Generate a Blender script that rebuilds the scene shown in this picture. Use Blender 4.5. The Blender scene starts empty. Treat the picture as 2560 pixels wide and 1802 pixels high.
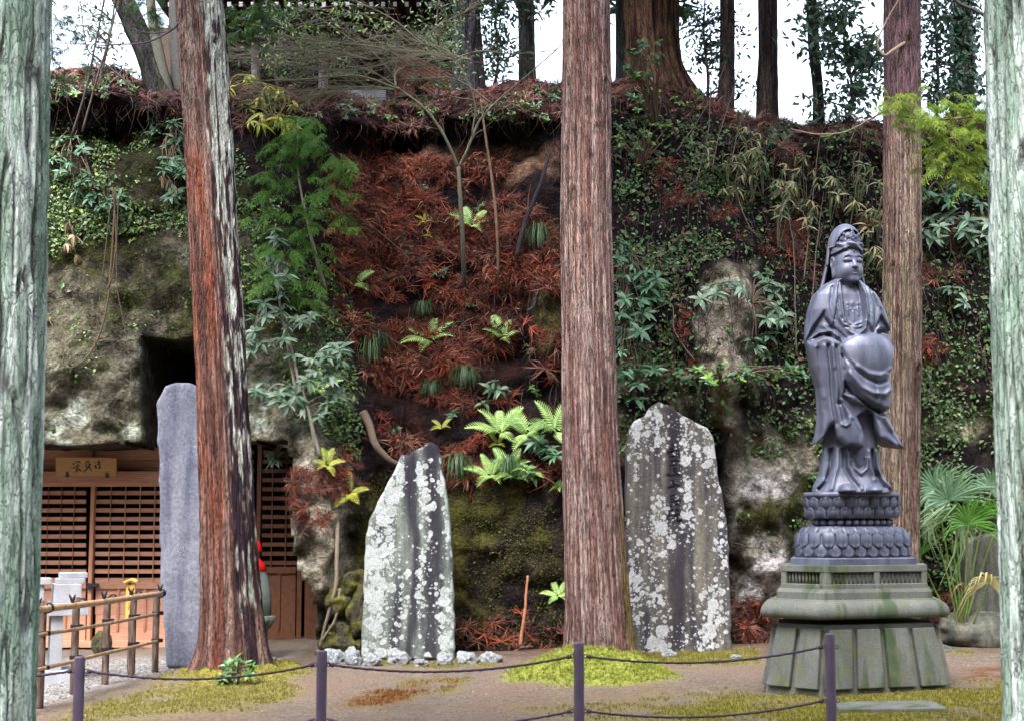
import bpy, math, random
import numpy as np
from mathutils import Vector, Matrix, Euler
from mathutils.bvhtree import BVHTree
rng = np.random.default_rng(11); random.seed(11)
SC = bpy.context.scene
COL = SC.collection
PI = math.pi
# ------------------------------------------------------------------ camera
F = 3556.0; CX, CY = 1280.0, 901.0; EYE = 1.6
PITCH = math.atan(389.0 / F); CP, SP = math.cos(PITCH), math.sin(PITCH)
cam = bpy.data.cameras.new('camera'); camo = bpy.data.objects.new('camera', cam); COL.objects.link(camo)
camo.location = (0, 0, EYE); camo.rotation_euler = (PI / 2 + PITCH, 0, 0)
cam.sensor_width = 36; cam.lens = 36 * F / 2560; cam.clip_end = 2000; cam.clip_start = 0.1
cam.dof.use_dof = True; cam.dof.focus_distance = 14.5; cam.dof.aperture_fstop = 6.3
SC.camera = camo
# ------------------------------------------------------------------ sky and light (bright overcast)
w = bpy.data.worlds.new('World'); SC.world = w; w.use_nodes = True
nt = w.node_tree; nt.nodes.clear()
sky = nt.nodes.new('ShaderNodeTexSky'); sky.sky_type = 'NISHITA'; sky.sun_disc = False
SUN_EL, SUN_AZ = 58.0, 200.0           # azimuth clockwise from +Y (behind the camera, slightly left)
sky.sun_elevation = math.radians(SUN_EL); sky.sun_rotation = math.radians(SUN_AZ)
sky.air_density = 1.0; sky.dust_density = 4.0; sky.ozone_density = 1.0
hs = nt.nodes.new('ShaderNodeHueSaturation'); hs.inputs['Saturation'].default_value = 0.55
bg = nt.nodes.new('ShaderNodeBackground'); bg.inputs['Strength'].default_value = 0.15
out = nt.nodes.new('ShaderNodeOutputWorld')
nt.links.new(sky.outputs[0], hs.inputs['Color']); nt.links.new(hs.outputs[0], bg.inputs[0]); nt.links.new(bg.outputs[0], out.inputs[0])
sl = bpy.data.lights.new('sun', 'SUN'); sl.energy = 0.8; sl.angle = math.radians(16); sl.color = (1, .98, .96)
so = bpy.data.objects.new('sun', sl); COL.objects.link(so)
_a, _e = math.radians(SUN_AZ), math.radians(SUN_EL)
sd = Vector((math.sin(_a) * math.cos(_e), math.cos(_a) * math.cos(_e), math.sin(_e)))
so.rotation_euler = (-sd).to_track_quat('-Z', 'Y').to_euler(); so.location = sd * 40
SC.view_settings.view_transform = 'Standard'; SC.view_settings.look = 'None'
SC.view_settings.exposure = 2.55; SC.view_settings.gamma = 1.0
SC.cycles.use_denoising = True; SC.cycles.max_bounces = 6; SC.cycles.transparent_max_bounces = 4
# ------------------------------------------------------------------ pixel <-> place
def ray(px, py):
    a = (np.asarray(px, float) - CX) / F; b = (CY - np.asarray(py, float)) / F
    k = CP - b * SP
    return a / k, (SP + b * CP) / k
def at(px, py, Y):
    dx, dz = ray(px, py); Y = np.asarray(Y, float)
    return np.stack(np.broadcast_arrays(dx * Y, Y, EYE + dz * Y), -1)
def gz(x): return 0.02 * np.clip(x, -8, 8)
def gnd(px, py):
    dx, dz = ray(px, py); Y = EYE / (0.02 * dx - dz); return at(px, py, Y)
def proj(P):
    P = np.asarray(P, float); y = P[..., 1] * CP + (P[..., 2] - EYE) * SP; u = -P[..., 1] * SP + (P[..., 2] - EYE) * CP
    return CX + F * P[..., 0] / y, CY - F * u / y
# ------------------------------------------------------------------ noise
def _h(i, j, k, s):
    h = (i.astype(np.uint32) * np.uint32(374761393) + j.astype(np.uint32) * np.uint32(668265263) + k.astype(np.uint32) * np.uint32(2147483647 - 1640531) + np.uint32(s * 974711 + 13))
    h = (h ^ (h >> np.uint32(13))) * np.uint32(1274126177); h = (h ^ (h >> np.uint32(16))) * np.uint32(2246822519)
    return ((h ^ (h >> np.uint32(15))) & np.uint32(0xffffff)).astype(np.float32) / 8388607.5 - 1
def vn(x, y, z, s=0):
    x, y, z = np.broadcast_arrays(np.asarray(x, np.float32), np.asarray(y, np.float32), np.asarray(z, np.float32))
    xi, yi, zi = np.floor(x), np.floor(y), np.floor(z)
    fx, fy, fz = x - xi, y - yi, z - zi
    fx, fy, fz = (f * f * (3 - 2 * f) for f in (fx, fy, fz))
    xi, yi, zi = xi.astype(np.int64), yi.astype(np.int64), zi.astype(np.int64)
    r = 0
    for a in (0, 1):
        for b in (0, 1):
            for c in (0, 1):
                r = r + (fx if a else 1 - fx) * (fy if b else 1 - fy) * (fz if c else 1 - fz) * _h(xi + a, yi + b, zi + c, s)
    return r
def fbm(x, y, z, o=4, s=0):
    r, a, f = 0, 1.0, 1.0
    for i in range(o):
        r = r + a * vn(x * f, y * f, z * f, s + i); a *= .5; f *= 2.03
    return r / 1.6
def sst(x, a, b):
    t = np.clip((x - a) / (b - a), 0, 1); return t * t * (3 - 2 * t)
def pdist(poly, X, Z):
    """signed distance to polygon, positive inside"""
    d = np.full(X.shape, 1e9); ins = np.zeros(X.shape, bool); n = len(poly)
    for i in range(n):
        ax, az = poly[i]; bx, bz = poly[(i + 1) % n]; ex, ez = bx - ax, bz - az
        t = np.clip(((X - ax) * ex + (Z - az) * ez) / (ex * ex + ez * ez + 1e-9), 0, 1)
        d = np.minimum(d, (X - ax - t * ex) ** 2 + (Z - az - t * ez) ** 2)
        if az != bz:
            ins ^= ((az > Z) != (bz > Z)) & (X < ex * (Z - az) / (bz - az) + ax)
    d = np.sqrt(d); return np.where(ins, d, -d)
def ldist(line, X, Z):
    d = np.full(X.shape, 1e9)
    for (ax, az), (bx, bz) in zip(line[:-1], line[1:]):
        ex, ez = bx - ax, bz - az
        t = np.clip(((X - ax) * ex + (Z - az) * ez) / (ex * ex + ez * ez + 1e-9), 0, 1)
        d = np.minimum(d, (X - ax - t * ex) ** 2 + (Z - az - t * ez) ** 2)
    return np.sqrt(d)
def surface_nets(f, org, step):
    nx, ny, nz = f.shape; s = f < 0
    c = np.zeros((nx - 1, ny - 1, nz - 1), np.int8)
    for a in (0, 1):
        for b in (0, 1):
            for d in (0, 1): c += s[a:nx - 1 + a, b:ny - 1 + b, d:nz - 1 + d]
    I = np.argwhere((c > 0) & (c < 8)); idx = np.full(c.shape, -1, np.int64); idx[tuple(I.T)] = np.arange(len(I))
    P = np.zeros((len(I), 3)); W = np.zeros(len(I))
    cn = [(a, b, d) for a in (0, 1) for b in (0, 1) for d in (0, 1)]
    for p in cn:
        for ax in range(3):
            if p[ax]: continue
            q = list(p); q[ax] = 1
            A = I + np.array(p); B = I + np.array(q)
            fa = f[tuple(A.T)]; fb = f[tuple(B.T)]; m = (fa < 0) != (fb < 0)
            t = np.where(m, fa / np.where(m, fa - fb, 1), 0)
            v = A + t[:, None] * (B - A); P += np.where(m[:, None], v, 0); W += m
    P = P / W[:, None] * step + np.asarray(org)
    Q = []
    for ax in range(3):
        sl = [slice(1, -1)] * 3; sl[ax] = slice(0, -1); A = s[tuple(sl)]
        s2 = list(sl); s2[ax] = slice(1, None); B = s[tuple(s2)]
        E = np.argwhere(A != B); flip = A[tuple(E.T)]
        o = np.array([1, 1, 1]); o[ax] = 0; E = E + o
        u, v = [(1, 2), (2, 0), (0, 1)][ax]
        du = np.zeros(3, int); du[u] = 1; dv = np.zeros(3, int); dv[v] = 1
        q = np.stack([idx[tuple((E - du - dv).T)], idx[tuple((E - dv).T)], idx[tuple(E.T)], idx[tuple((E - du).T)]], 1)
        q[~flip] = q[~flip][:, ::-1]; Q.append(q)
    Q = np.concatenate(Q); return P, Q[(Q >= 0).all(1)]
# ------------------------------------------------------------------ objects
ORG = {}
def tag(o, label=None, cat=None, group=None, kind=None):
    if label: o['label'] = label
    if cat: o['category'] = cat
    if group: o['group'] = group
    if kind: o['kind'] = kind
    return o
def thing(name, label, cat, loc, group=None):
    o = bpy.data.objects.new(name, None); COL.objects.link(o); o.location = tuple(map(float, loc)); o.empty_display_size = .1
    ORG[o.name] = np.array(loc, float); return tag(o, label, cat, group)
def mkmesh(name, V, Fs, mat, col=None, smooth=False):
    V = np.asarray(V, np.float32); me = bpy.data.meshes.new(name)
    if isinstance(Fs, np.ndarray): Fs = [Fs]
    Fs = [np.asarray(f, np.int32) for f in Fs if len(f)]
    tot = np.concatenate([np.full(len(f), f.shape[1], np.int32) for f in Fs]); lo = np.concatenate([f.ravel() for f in Fs])
    me.vertices.add(len(V)); me.vertices.foreach_set('co', V.ravel())
    me.loops.add(len(lo)); me.loops.foreach_set('vertex_index', lo)
    me.polygons.add(len(tot)); st = np.concatenate([[0], np.cumsum(tot)[:-1]]).astype(np.int32)
    me.polygons.foreach_set('loop_start', st); me.polygons.foreach_set('loop_total', tot)
    me.polygons.foreach_set('use_smooth', np.full(len(tot), smooth))
    if col is not None:
        a = me.color_attributes.new('Col', 'FLOAT_COLOR', 'POINT'); c = np.ones((len(V), 4), np.float32); c[:, :3] = col
        a.data.foreach_set('color', c.ravel())
    me.update(calc_edges=True); me.validate()
    if mat: me.materials.append(mat)
    return me
def mesh(name, V, Fs, mat, parent=None, col=None, smooth=False, local=False):
    """world-space vertices; local=True leaves them in the parent's own frame"""
    V = np.asarray(V, float)
    if parent is not None:
        if not local: V = V - ORG[parent.name]
        o = bpy.data.objects.new(name, mkmesh(name, V, Fs, mat, col, smooth)); o.parent = parent; COL.objects.link(o)
        ORG[o.name] = ORG[parent.name]
    else:
        c = np.array([V[:, 0].mean(), V[:, 1].mean(), V[:, 2].min()])
        o = bpy.data.objects.new(name, mkmesh(name, V - c, Fs, mat, col, smooth)); o.location = tuple(c); COL.objects.link(o); ORG[o.name] = c
    return o
def inst(name, me, parent, loc, rot=(0, 0, 0), scale=1.0, local=False):
    o = bpy.data.objects.new(name, me); COL.objects.link(o); o.parent = parent
    loc = np.asarray(loc, float); o.location = tuple(loc if local else loc - ORG[parent.name]) if parent else tuple(loc)
    if isinstance(rot, (Matrix,)): o.rotation_euler = rot.to_euler()
    else: o.rotation_euler = rot
    o.scale = (scale,) * 3 if np.isscalar(scale) else scale
    ORG[o.name] = loc; return o
def bevel(o, wd=.004, seg=2):
    m = o.modifiers.new('Bevel', 'BEVEL'); m.width = wd; m.segments = seg; m.limit_method = 'ANGLE'; return o
class G:
    def __init__(s): s.V = []; s.F = {}; s.C = []; s.n = 0
    def add(s, V, Fs, c=None):
        V = np.asarray(V, float); Fs = Fs if isinstance(Fs, list) else [Fs]
        for f in Fs:
            f = np.asarray(f, int)
            if len(f): s.F.setdefault(f.shape[1], []).append(f + s.n)
        s.V.append(V); s.n += len(V)
        s.C.append(np.broadcast_to(np.asarray((.5, .5, .5) if c is None else c, float), (len(V), 3))); return s
    def get(s): return np.concatenate(s.V), [np.concatenate(v) for v in s.F.values()], np.concatenate(s.C)
    def build(s, name, mat, parent=None, smooth=False, local=False):
        V, Fs, C = s.get(); return mesh(name, V, Fs, mat, parent, C, smooth, local)
    def data(s, name, mat, smooth=False):
        V, Fs, C = s.get(); return mkmesh(name, V, Fs, mat, C, smooth)
BOXF = np.array([[0, 1, 3, 2], [4, 6, 7, 5], [0, 4, 5, 1], [2, 3, 7, 6], [0, 2, 6, 4], [1, 5, 7, 3]])
def box(x0, x1, y0, y1, z0, z1):
    return np.array([[x, y, z] for x in (x0, x1) for y in (y0, y1) for z in (z0, z1)], float), BOXF
def pxbox(px0, py0, px1, py1, Y, dep):
    a = at(px0, py1, Y); b = at(px1, py0, Y); return box(a[0], b[0], Y, Y + dep, a[2], b[2])
def spline(P, n):
    P = np.asarray(P, float)
    if len(P) < 3: t = np.linspace(0, 1, n)[:, None]; return P[0] * (1 - t) + P[-1] * t
    Q = np.vstack([2 * P[0] - P[1], P, 2 * P[-1] - P[-2]]); u = np.linspace(0, len(P) - 1, n); i = np.minimum(u.astype(int), len(P) - 2); f = (u - i)[:, None]
    a, b, c, d = Q[i], Q[i + 1], Q[i + 2], Q[i + 3]
    return .5 * (2 * b + (c - a) * f + (2 * a - 5 * b + 4 * c - d) * f ** 2 + (3 * b - a - 3 * c + d) * f ** 3)
def tube(P, R, n=6, cap=True):
    P = np.asarray(P, float); m = len(P); R = np.broadcast_to(np.asarray(R, float), (m,)) if np.ndim(R) < 2 else R
    T = np.gradient(P, axis=0); T /= np.linalg.norm(T, axis=1)[:, None] + 1e-9
    ref = np.array([0, 0, 1.]) if abs(T[:, 2]).mean() < .8 else np.array([1., 0, 0])
    A = np.cross(T, ref); A /= np.linalg.norm(A, axis=1)[:, None] + 1e-9; B = np.cross(T, A)
    th = np.linspace(0, 2 * PI, n, endpoint=False); c, s = np.cos(th), np.sin(th)
    V = P[:, None] + R.reshape(m, -1, 1) * (A[:, None] * c[None, :, None] + B[:, None] * s[None, :, None])
    i, j = np.meshgrid(np.arange(m - 1), np.arange(n), indexing='ij'); k = (j + 1) % n
    Fq = np.stack([i * n + j, i * n + k, (i + 1) * n + k, (i + 1) * n + j], -1).reshape(-1, 4)
    V = V.reshape(-1, 3)
    if not cap: return V, [Fq]
    V = np.vstack([V, P[0], P[-1]]); a = m * n; q = np.arange(n); q1 = (q + 1) % n
    return V, [Fq, np.concatenate([np.stack([np.full(n, a), q1, q], 1), np.stack([np.full(n, a + 1), (m - 1) * n + q, (m - 1) * n + q1], 1)])]
def loft(rings, cap=True, closed=True):
    R = np.asarray(rings, float); m, n = R.shape[:2]; V = R.reshape(-1, 3)
    i, j = np.meshgrid(np.arange(m - 1), np.arange(n), indexing='ij'); k = (j + 1) % n
    Fs = [np.stack([i * n + j, i * n + k, (i + 1) * n + k, (i + 1) * n + j], -1).reshape(-1, 4)]
    if cap:
        V = np.vstack([V, R[0].mean(0), R[-1].mean(0)]); a = m * n; q = np.arange(n); q1 = (q + 1) % n
        Fs.append(np.concatenate([np.stack([np.full(n, a), q1, q], 1), np.stack([np.full(n, a + 1), (m - 1) * n + q, (m - 1) * n + q1], 1)]))
    return V, Fs
def lathe(prof, n=24, c=(0, 0, 0)):
    th = np.linspace(0, 2 * PI, n, endpoint=False)
    return loft([np.stack([c[0] + r * np.cos(th), c[1] + r * np.sin(th), np.full(n, c[2] + z)], 1) for r, z in prof])
def rz(V, a, c=(0, 0, 0)):
    V = np.asarray(V, float) - c; ca, sa = math.cos(a), math.sin(a)
    return np.stack([V[:, 0] * ca - V[:, 1] * sa, V[:, 0] * sa + V[:, 1] * ca, V[:, 2]], 1) + c
def batch(TV, TF, M, L, C=None):
    """many copies of a template: M (m,3,3), L (m,3), C (m,3) -> V, F, C"""
    m, n = len(L), len(TV); V = np.einsum('mij,nj->mni', M, TV) + L[:, None]
    Fs = [(np.asarray(f)[None] + (np.arange(m) * n)[:, None, None]).reshape(-1, np.asarray(f).shape[1]) for f in TF]
    return V.reshape(-1, 3), Fs, (None if C is None else np.repeat(C, n, 0))
def frames(nrm, spin, tilt=0):
    """rotation frames whose z is near nrm and x is spun"""
    m = len(nrm); N = nrm + tilt * rng.normal(size=(m, 3)); N /= np.linalg.norm(N, axis=1)[:, None]
    r = np.where(abs(N[:, 2:3]) > .9, [[1., 0, 0]], [[0, 0, 1.]]); A = np.cross(r, N); A /= np.linalg.norm(A, axis=1)[:, None]; B = np.cross(N, A)
    c, s = np.cos(spin)[:, None], np.sin(spin)[:, None]
    return np.stack([A * c + B * s, -A * s + B * c, N], -1)
# ------------------------------------------------------------------ materials
class NT:
    def __init__(s, name, rough=.8, spec=.3, metal=0.0):
        s.m = bpy.data.materials.new(name); s.m.use_nodes = True; s.t = s.m.node_tree; s.t.nodes.clear()
        s.out = s.t.nodes.new('ShaderNodeOutputMaterial'); s.b = s.t.nodes.new('ShaderNodeBsdfPrincipled')
        s.t.links.new(s.b.outputs[0], s.out.inputs[0]); s.b.inputs['Roughness'].default_value = rough
        s.b.inputs['Specular IOR Level'].default_value = spec; s.b.inputs['Metallic'].default_value = metal
    def n(s, typ, ins={}, **pr):
        nd = s.t.nodes.new('ShaderNode' + typ)
        for k, v in pr.items(): setattr(nd, k, v)
        for k, v in ins.items(): s.set(nd.inputs[k], v)
        return nd
    def set(s, sock, v):
        if isinstance(v, bpy.types.NodeSocket): s.t.links.new(v, sock)
        elif isinstance(v, bpy.types.Node): s.t.links.new(v.outputs[0], sock)
        else:
            if sock.type == 'RGBA' and len(v) == 3: v = (*v, 1)
            sock.default_value = v
    def coord(s, scale=(1, 1, 1), loc=(0, 0, 0)):
        c = s.n('TexCoord'); return s.n('Mapping', {'Vector': c.outputs['Object'], 'Scale': scale, 'Location': loc}).outputs[0]
    def noise(s, scale, det=4, vec=None, dist=0.0, rough=.55):
        i = {'Scale': scale, 'Detail': det, 'Distortion': dist, 'Roughness': rough}
        if vec is not None: i['Vector'] = vec
        else: i['Vector'] = s.n('TexCoord').outputs['Object']
        return s.n('TexNoise', i).outputs[0]
    def ramp(s, fac, stops):
        r = s.n('ValToRGB', {'Fac': fac}); e = r.color_ramp.elements
        while len(e) < len(stops): e.new(.5)
        for a, (p, c) in zip(e, stops):
            a.position = p; a.color = (*c, 1) if not np.isscalar(c) else (c, c, c, 1)
        return r.outputs[0]
    def mix(s, f, a, b, mode='MIX'):
        m = s.n('Mix', data_type='RGBA', blend_type=mode); s.set(m.inputs[0], f); s.set(m.inputs[6], a); s.set(m.inputs[7], b); return m.outputs[2]
    def math(s, op, a, b=0.0):
        m = s.n('Math', operation=op); s.set(m.inputs[0], a); s.set(m.inputs[1], b); return m.outputs[0]
    def bump(s, h, st=.4, dist=.01):
        b = s.n('Bump', {'Strength': st, 'Distance': dist, 'Height': h}); s.t.links.new(b.outputs[0], s.b.inputs['Normal']); return s
    def color(s, c): s.set(s.b.inputs['Base Color'], c); return s
def attr_mat(name, rough=.8, spec=.25, var=.35, sc=30, bst=.4, bdist=.01, stretch=(1, 1, 1), transl=0.0, orand=0.0, bsc=None):
    t = NT(name, rough, spec); v = t.coord(stretch); c = t.n('VertexColor', layer_name='Col').outputs[0]
    nz = t.noise(sc, 5, v); k = t.ramp(nz, [(.25, 1 - var), (.75, 1 + var)]); c = t.mix(1.0, c, k, 'MULTIPLY')
    if orand:
        oi = t.n('ObjectInfo').outputs['Random']; c = t.mix(1.0, c, t.ramp(oi, [(0, (1 - orand, 1 - orand * .6, 1 - orand)), (1, (1 + orand, 1 + orand * .8, 1 + orand * .5))]), 'MULTIPLY')
    t.color(c)
    if bst: t.bump(t.noise(bsc or sc * 1.7, 5, v), bst, bdist)
    if transl:
        tr = t.n('BsdfTranslucent', {'Color': t.mix(1.0, c, (1.0, 1.15, .5), 'MULTIPLY')}); mx = t.n('MixShader', {0: transl, 1: t.b.outputs[0], 2: tr.outputs[0]})
        t.t.links.new(mx.outputs[0], t.out.inputs[0])
    return t.m
M = {}
M['leaf'] = attr_mat('leaf', .42, .5, .22, 18, 0, transl=.12, orand=.22)
M['needle'] = attr_mat('needle', .6, .3, .2, 12, 0, transl=.2, orand=.2)
M['litter'] = attr_mat('dead_needles', .75, .2, .25, 25, 0)
M['twig'] = attr_mat('twig_bark', .85, .2, .3, 40, .3, .004)
def bark_mat(name, st, sc, lo, hi, bd, fis=.30):
    t = NT(name, .92, .12); v = t.coord(st); c = t.n('VertexColor', layer_name='Col').outputs[0]
    n1 = t.noise(sc, 8, v, .6, .62); n2 = t.noise(sc * 3.1, 6, t.coord(tuple(x * (1.6 if i == 2 else 1) for i, x in enumerate(st))), .3, .6); n3 = t.noise(90, 4)
    m = t.math('ADD', t.math('MULTIPLY', n1, .6), t.math('MULTIPLY', n2, .4)); c = t.mix(1.0, c, t.ramp(m, [(.36, lo), (.5, (lo + hi) / 2), (.64, hi)]), 'MULTIPLY')
    cr = None
    for k, (f, zz, wd) in enumerate(((.62, 1.5, .020), (1.25, 2.4, .026))):    # thin fissures between the bark strips
        nn = t.noise(sc * f, 3, t.coord((st[0], st[1], st[2] * zz), (k * 3 + 1, 5, 2)), 1.2, .5); e = t.ramp(t.math('ABSOLUTE', t.math('SUBTRACT', nn, .5)), [(0.0, 0.0), (wd, 1.0)]); cr = e if cr is None else t.math('MULTIPLY', cr, e)
    c = t.mix(1.0, c, t.ramp(cr, [(0, fis), (1, 1.08)]), 'MULTIPLY')
    fl = t.noise(11, 5, t.coord((1, 1, .5), (4, 2, 9))); c = t.mix(1.0, c, t.ramp(fl, [(.3, .72), (.7, 1.25)]), 'MULTIPLY')
    t.color(t.mix(1.0, c, t.ramp(n3, [(.3, .8), (.7, 1.2)]), 'MULTIPLY')); t.bump(t.math('ADD', m, t.math('MULTIPLY', cr, .35)), 1.0, bd); return t.m
M['bark'] = bark_mat('bark', (1, 1, .075), 34, .28, 1.28, .035)
M['barkl'] = bark_mat('lichen_bark', (1, 1, .11), 26, .70, 1.55, .02, .60)
def cliff_mat():
    t = NT('cliff_rock_and_soil', .93, .12); c = t.n('VertexColor', layer_name='Col').outputs[0]
    a = t.noise(5, 10, None, .5, .68); b = t.noise(24, 8, None, .2, .65); d = t.n('TexVoronoi', {'Scale': 7.0, 'Vector': t.coord((1, 1, 1.4))}, feature='DISTANCE_TO_EDGE').outputs[0]
    c = t.mix(1.0, c, t.ramp(a, [(.34, .22), (.5, .85), (.66, 1.5)]), 'MULTIPLY'); c = t.mix(1.0, c, t.ramp(b, [(.34, .4), (.66, 1.5)]), 'MULTIPLY'); t.color(c)
    h = t.math('ADD', t.math('MULTIPLY', a, 1.0), t.math('ADD', t.math('MULTIPLY', b, .45), t.math('MULTIPLY', t.math('MINIMUM', d, .12), .8))); t.bump(h, 1.0, .10); return t.m
M['cliff'] = cliff_mat()
M['ground'] = attr_mat('bare_earth', .95, .1, .55, 38, 1.0, .03, bsc=55)
M['moss'] = attr_mat('moss', .95, .1, .35, 60, .5, .01)
M['rock'] = attr_mat('rock', .9, .2, .4, 14, .7, .02)
M['plain'] = attr_mat('plain', .7, .3, .15, 20, .2, .003)
def wood(name, c0, c1, stretch, rough=.55):
    t = NT(name, rough, .3); v = t.coord(stretch); nz = t.noise(6, 6, v, .4)
    oi = t.n('ObjectInfo').outputs['Random']; c = t.ramp(nz, [(.3, c0), (.7, c1)])
    c = t.mix(1.0, c, t.ramp(oi, [(0, .82), (1, 1.15)]), 'MULTIPLY'); t.color(c); t.bump(nz, .12, .004); return t.m
M['woodv'] = wood('planed_cedar_upright', (.37, .16, .095), (.53, .28, .18), (12, 12, .8))
M['woodh'] = wood('planed_cedar_level', (.40, .185, .115), (.58, .325, .225), (.8, 12, 12))
M['sign'] = wood('sign_wood', (.36, .19, .065), (.48, .29, .135), (1.5, 8, 14))
M['cavewood'] = wood('shaded_cedar', (.10, .04, .022), (.17, .075, .04), (3, 12, 3))  # same cedar, darkened so its colour carries the cave's shade
M['oldwood'] = wood('old_dark_wood', (.035, .022, .018), (.07, .045, .035), (6, 6, 2), .8)
M['greywood'] = wood('weathered_post', (.30, .25, .26), (.46, .40, .42), (10, 10, 1), .85)
M['redwood'] = wood('reddish_timber', (.14, .05, .04), (.24, .09, .07), (2, 10, 10), .7)
M['tablet'] = wood('yellow_tablet', (.55, .30, .05), (.66, .40, .10), (10, 10, 1), .5)
def plain(name, c, rough=.6, spec=.3, var=.2, sc=25, metal=0.0, bst=.15):
    t = NT(name, rough, spec, metal); nz = t.noise(sc, 5); t.color(t.mix(1.0, c, t.ramp(nz, [(.25, 1 - var), (.75, 1 + var)]), 'MULTIPLY')); t.bump(nz, bst, .004); return t.m
M['ink'] = plain('black_ink', (.012, .012, .02), .5)
M['seal'] = plain('red_seal', (.55, .05, .05), .5)
M['iron'] = plain('black_iron', (.02, .022, .03), .45, .5)
M['white'] = plain('white_paint', (.22, .22, .25), .7)
M['cloth'] = plain('red_cloth', (.65, .012, .015), .8, .1, .15, 60)
M['rope'] = plain('purple_brown_rope', (.055, .038, .06), .8, .2, .3, 90)
M['cord'] = plain('black_palm_cord', (.012, .012, .016), .8, .2, .3, 90)
M['dark'] = plain('interior_shade', (.012, .009, .009), .9, .1)  # near black colour stands for the shade behind the lattice
def granite(name, c, spk, algae=0.0, rough=.75):
    t = NT(name, rough, .3); nz = t.noise(160, 3, rough=.8); col = t.ramp(nz, [(.36, tuple(x * spk for x in c)), (.52, c), (.66, tuple(min(1, x * 1.45) for x in c))])
    big = t.noise(3.5, 5, t.coord((1, 1, .35))); col = t.mix(1.0, col, t.ramp(big, [(.3, .62), (.7, 1.2)]), 'MULTIPLY')
    if algae:
        g = t.noise(5, 5, t.coord((1, 1, .22), (3, 1, 7)), .3); col = t.mix(t.ramp(g, [(.52, 0.0), (.62, algae)]), col, (.045, .068, .032))
        g2 = t.noise(9, 6, t.coord((1, 1, 1), (9, 4, 2))); col = t.mix(t.ramp(g2, [(.5, 0.0), (.68, algae * .7)]), col, (.11, .115, .05))
    t.color(col); t.bump(nz, .35, .006); return t.m
def mossy_stone():
    t = NT('mossy_field_stone', .95, .1); a = t.noise(6, 9, None, .6, .68); b = t.noise(30, 6, None, .2, .65)
    c = t.ramp(a, [(.36, (.03, .028, .022)), (.46, (.085, .075, .045)), (.56, (.10, .10, .022)), (.68, (.17, .155, .04))]); c = t.mix(1.0, c, t.ramp(b, [(.3, .5), (.7, 1.5)]), 'MULTIPLY'); t.color(c); t.bump(t.math('ADD', a, t.math('MULTIPLY', b, .5)), 1.0, .07); return t.m
M['mossrock'] = mossy_stone()
M['granite'] = granite('mossy_granite', (.135, .142, .132), .38, .95)
M['granite2'] = granite('new_pale_granite', (.36, .37, .41), .7)
def bronze():
    t = NT('blue_grey_bronze', .42, .45, .2); c = t.ramp(t.noise(7, 6, t.coord((1, 1, .3)), .2), [(.30, (.034, .040, .066)), (.5, (.082, .092, .138)), (.70, (.145, .157, .213))])
    p = t.noise(4.2, 5, t.coord((1, 1, .6), (3, 5, 1))); c = t.mix(t.ramp(p, [(.60, 0.0), (.72, .42)]), c, (.085, .16, .165))
    q = t.noise(6, 5, t.coord((1, 1, .25), (8, 1, 4))); c = t.mix(t.ramp(q, [(.58, 0.0), (.7, .6)]), c, (.145, .122, .12))
    t.color(c); t.set(t.b.inputs['Roughness'], t.ramp(t.noise(9, 4), [(.3, .36), (.7, .62)])); t.bump(t.noise(60, 4), .08, .004); return t.m
M['bronze'] = bronze()
def lichen_stone(name, base0, base1, cov, tint, dark=(), sc=(9, 20, 44), seed=0):
    t = NT(name, .88, .2); o = (seed * 1.7, seed * .6, seed * 2.3)
    st = t.noise(5, 5, t.coord((1.6, 1, .16), o)); c = t.ramp(st, [(.36, base0), (.62, base1)])
    c = t.mix(1.0, c, t.ramp(t.noise(28, 6), [(.25, .6), (.75, 1.35)]), 'MULTIPLY')
    thin = None
    for (sx, sw) in dark:    # dark water streaks that run down the face and keep lichen thin
        xc = t.n('SeparateXYZ', {0: t.n('TexCoord').outputs['Object']}).outputs[0]; wob = t.math('MULTIPLY', t.math('SUBTRACT', t.noise(3, 5, t.coord((1, 1, .35))), .5), .35)
        dd = t.math('ABSOLUTE', t.math('ADD', t.math('SUBTRACT', xc, sx), wob)); k = t.ramp(t.math('DIVIDE', dd, sw), [(.35, .88), (1.0, 0.0)]); c = t.mix(k, c, (.022, .02, .03)); thin = k if thin is None else t.math('MAXIMUM', thin, k)
    ms = t.noise(2.2, 4, t.coord((1.3, 1, .45), (o[0] + 4, 2, 7))); wn = t.noise(34, 8, None, .3, .7)
    for i, s in enumerate(sc):
        vv = t.n('Mapping', {'Vector': t.mix(.04, t.coord((1, 1, 1), (i * 3 + seed, 0, i)), t.n('TexNoise', {'Scale': 14.0, 'Vector': t.coord()}).outputs[1], 'ADD')}).outputs[0]
        vo = t.n('TexVoronoi', {'Scale': float(s), 'Vector': vv, 'Randomness': 1.0}); d = vo.outputs['Distance']; rnd = t.n('SeparateColor', {0: vo.outputs['Color']}).outputs[0]
        msx = ms if thin is None else t.math('SUBTRACT', ms, t.math('MULTIPLY', thin, .17)); rad = t.math('MULTIPLY', t.math('ADD', t.math('MULTIPLY', msx, 2.4), cov[i] - 1.2), t.math('ADD', t.math('MULTIPLY', rnd, .8), .25))
        m = t.ramp(t.math('SUBTRACT', t.math('ADD', rad, t.math('MULTIPLY', wn, .34)), d), [(.12, 0.0), (.22, .92)])
        lc = t.mix(1.0, t.mix(t.math('MULTIPLY', rnd, .9), tint[0], tint[1]), t.ramp(t.noise(55, 6, None, .4, .7), [(.34, .52), (.6, 1.08)]), 'MULTIPLY'); ring = t.ramp(t.math('SUBTRACT', rad, d), [(.05, 1.1), (.2, .82), (.35, .95)])
        c = t.mix(m, c, t.mix(1.0, lc, ring, 'MULTIPLY'))
    t.color(c); t.bump(t.noise(40, 6), .5, .012); return t.m
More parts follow.
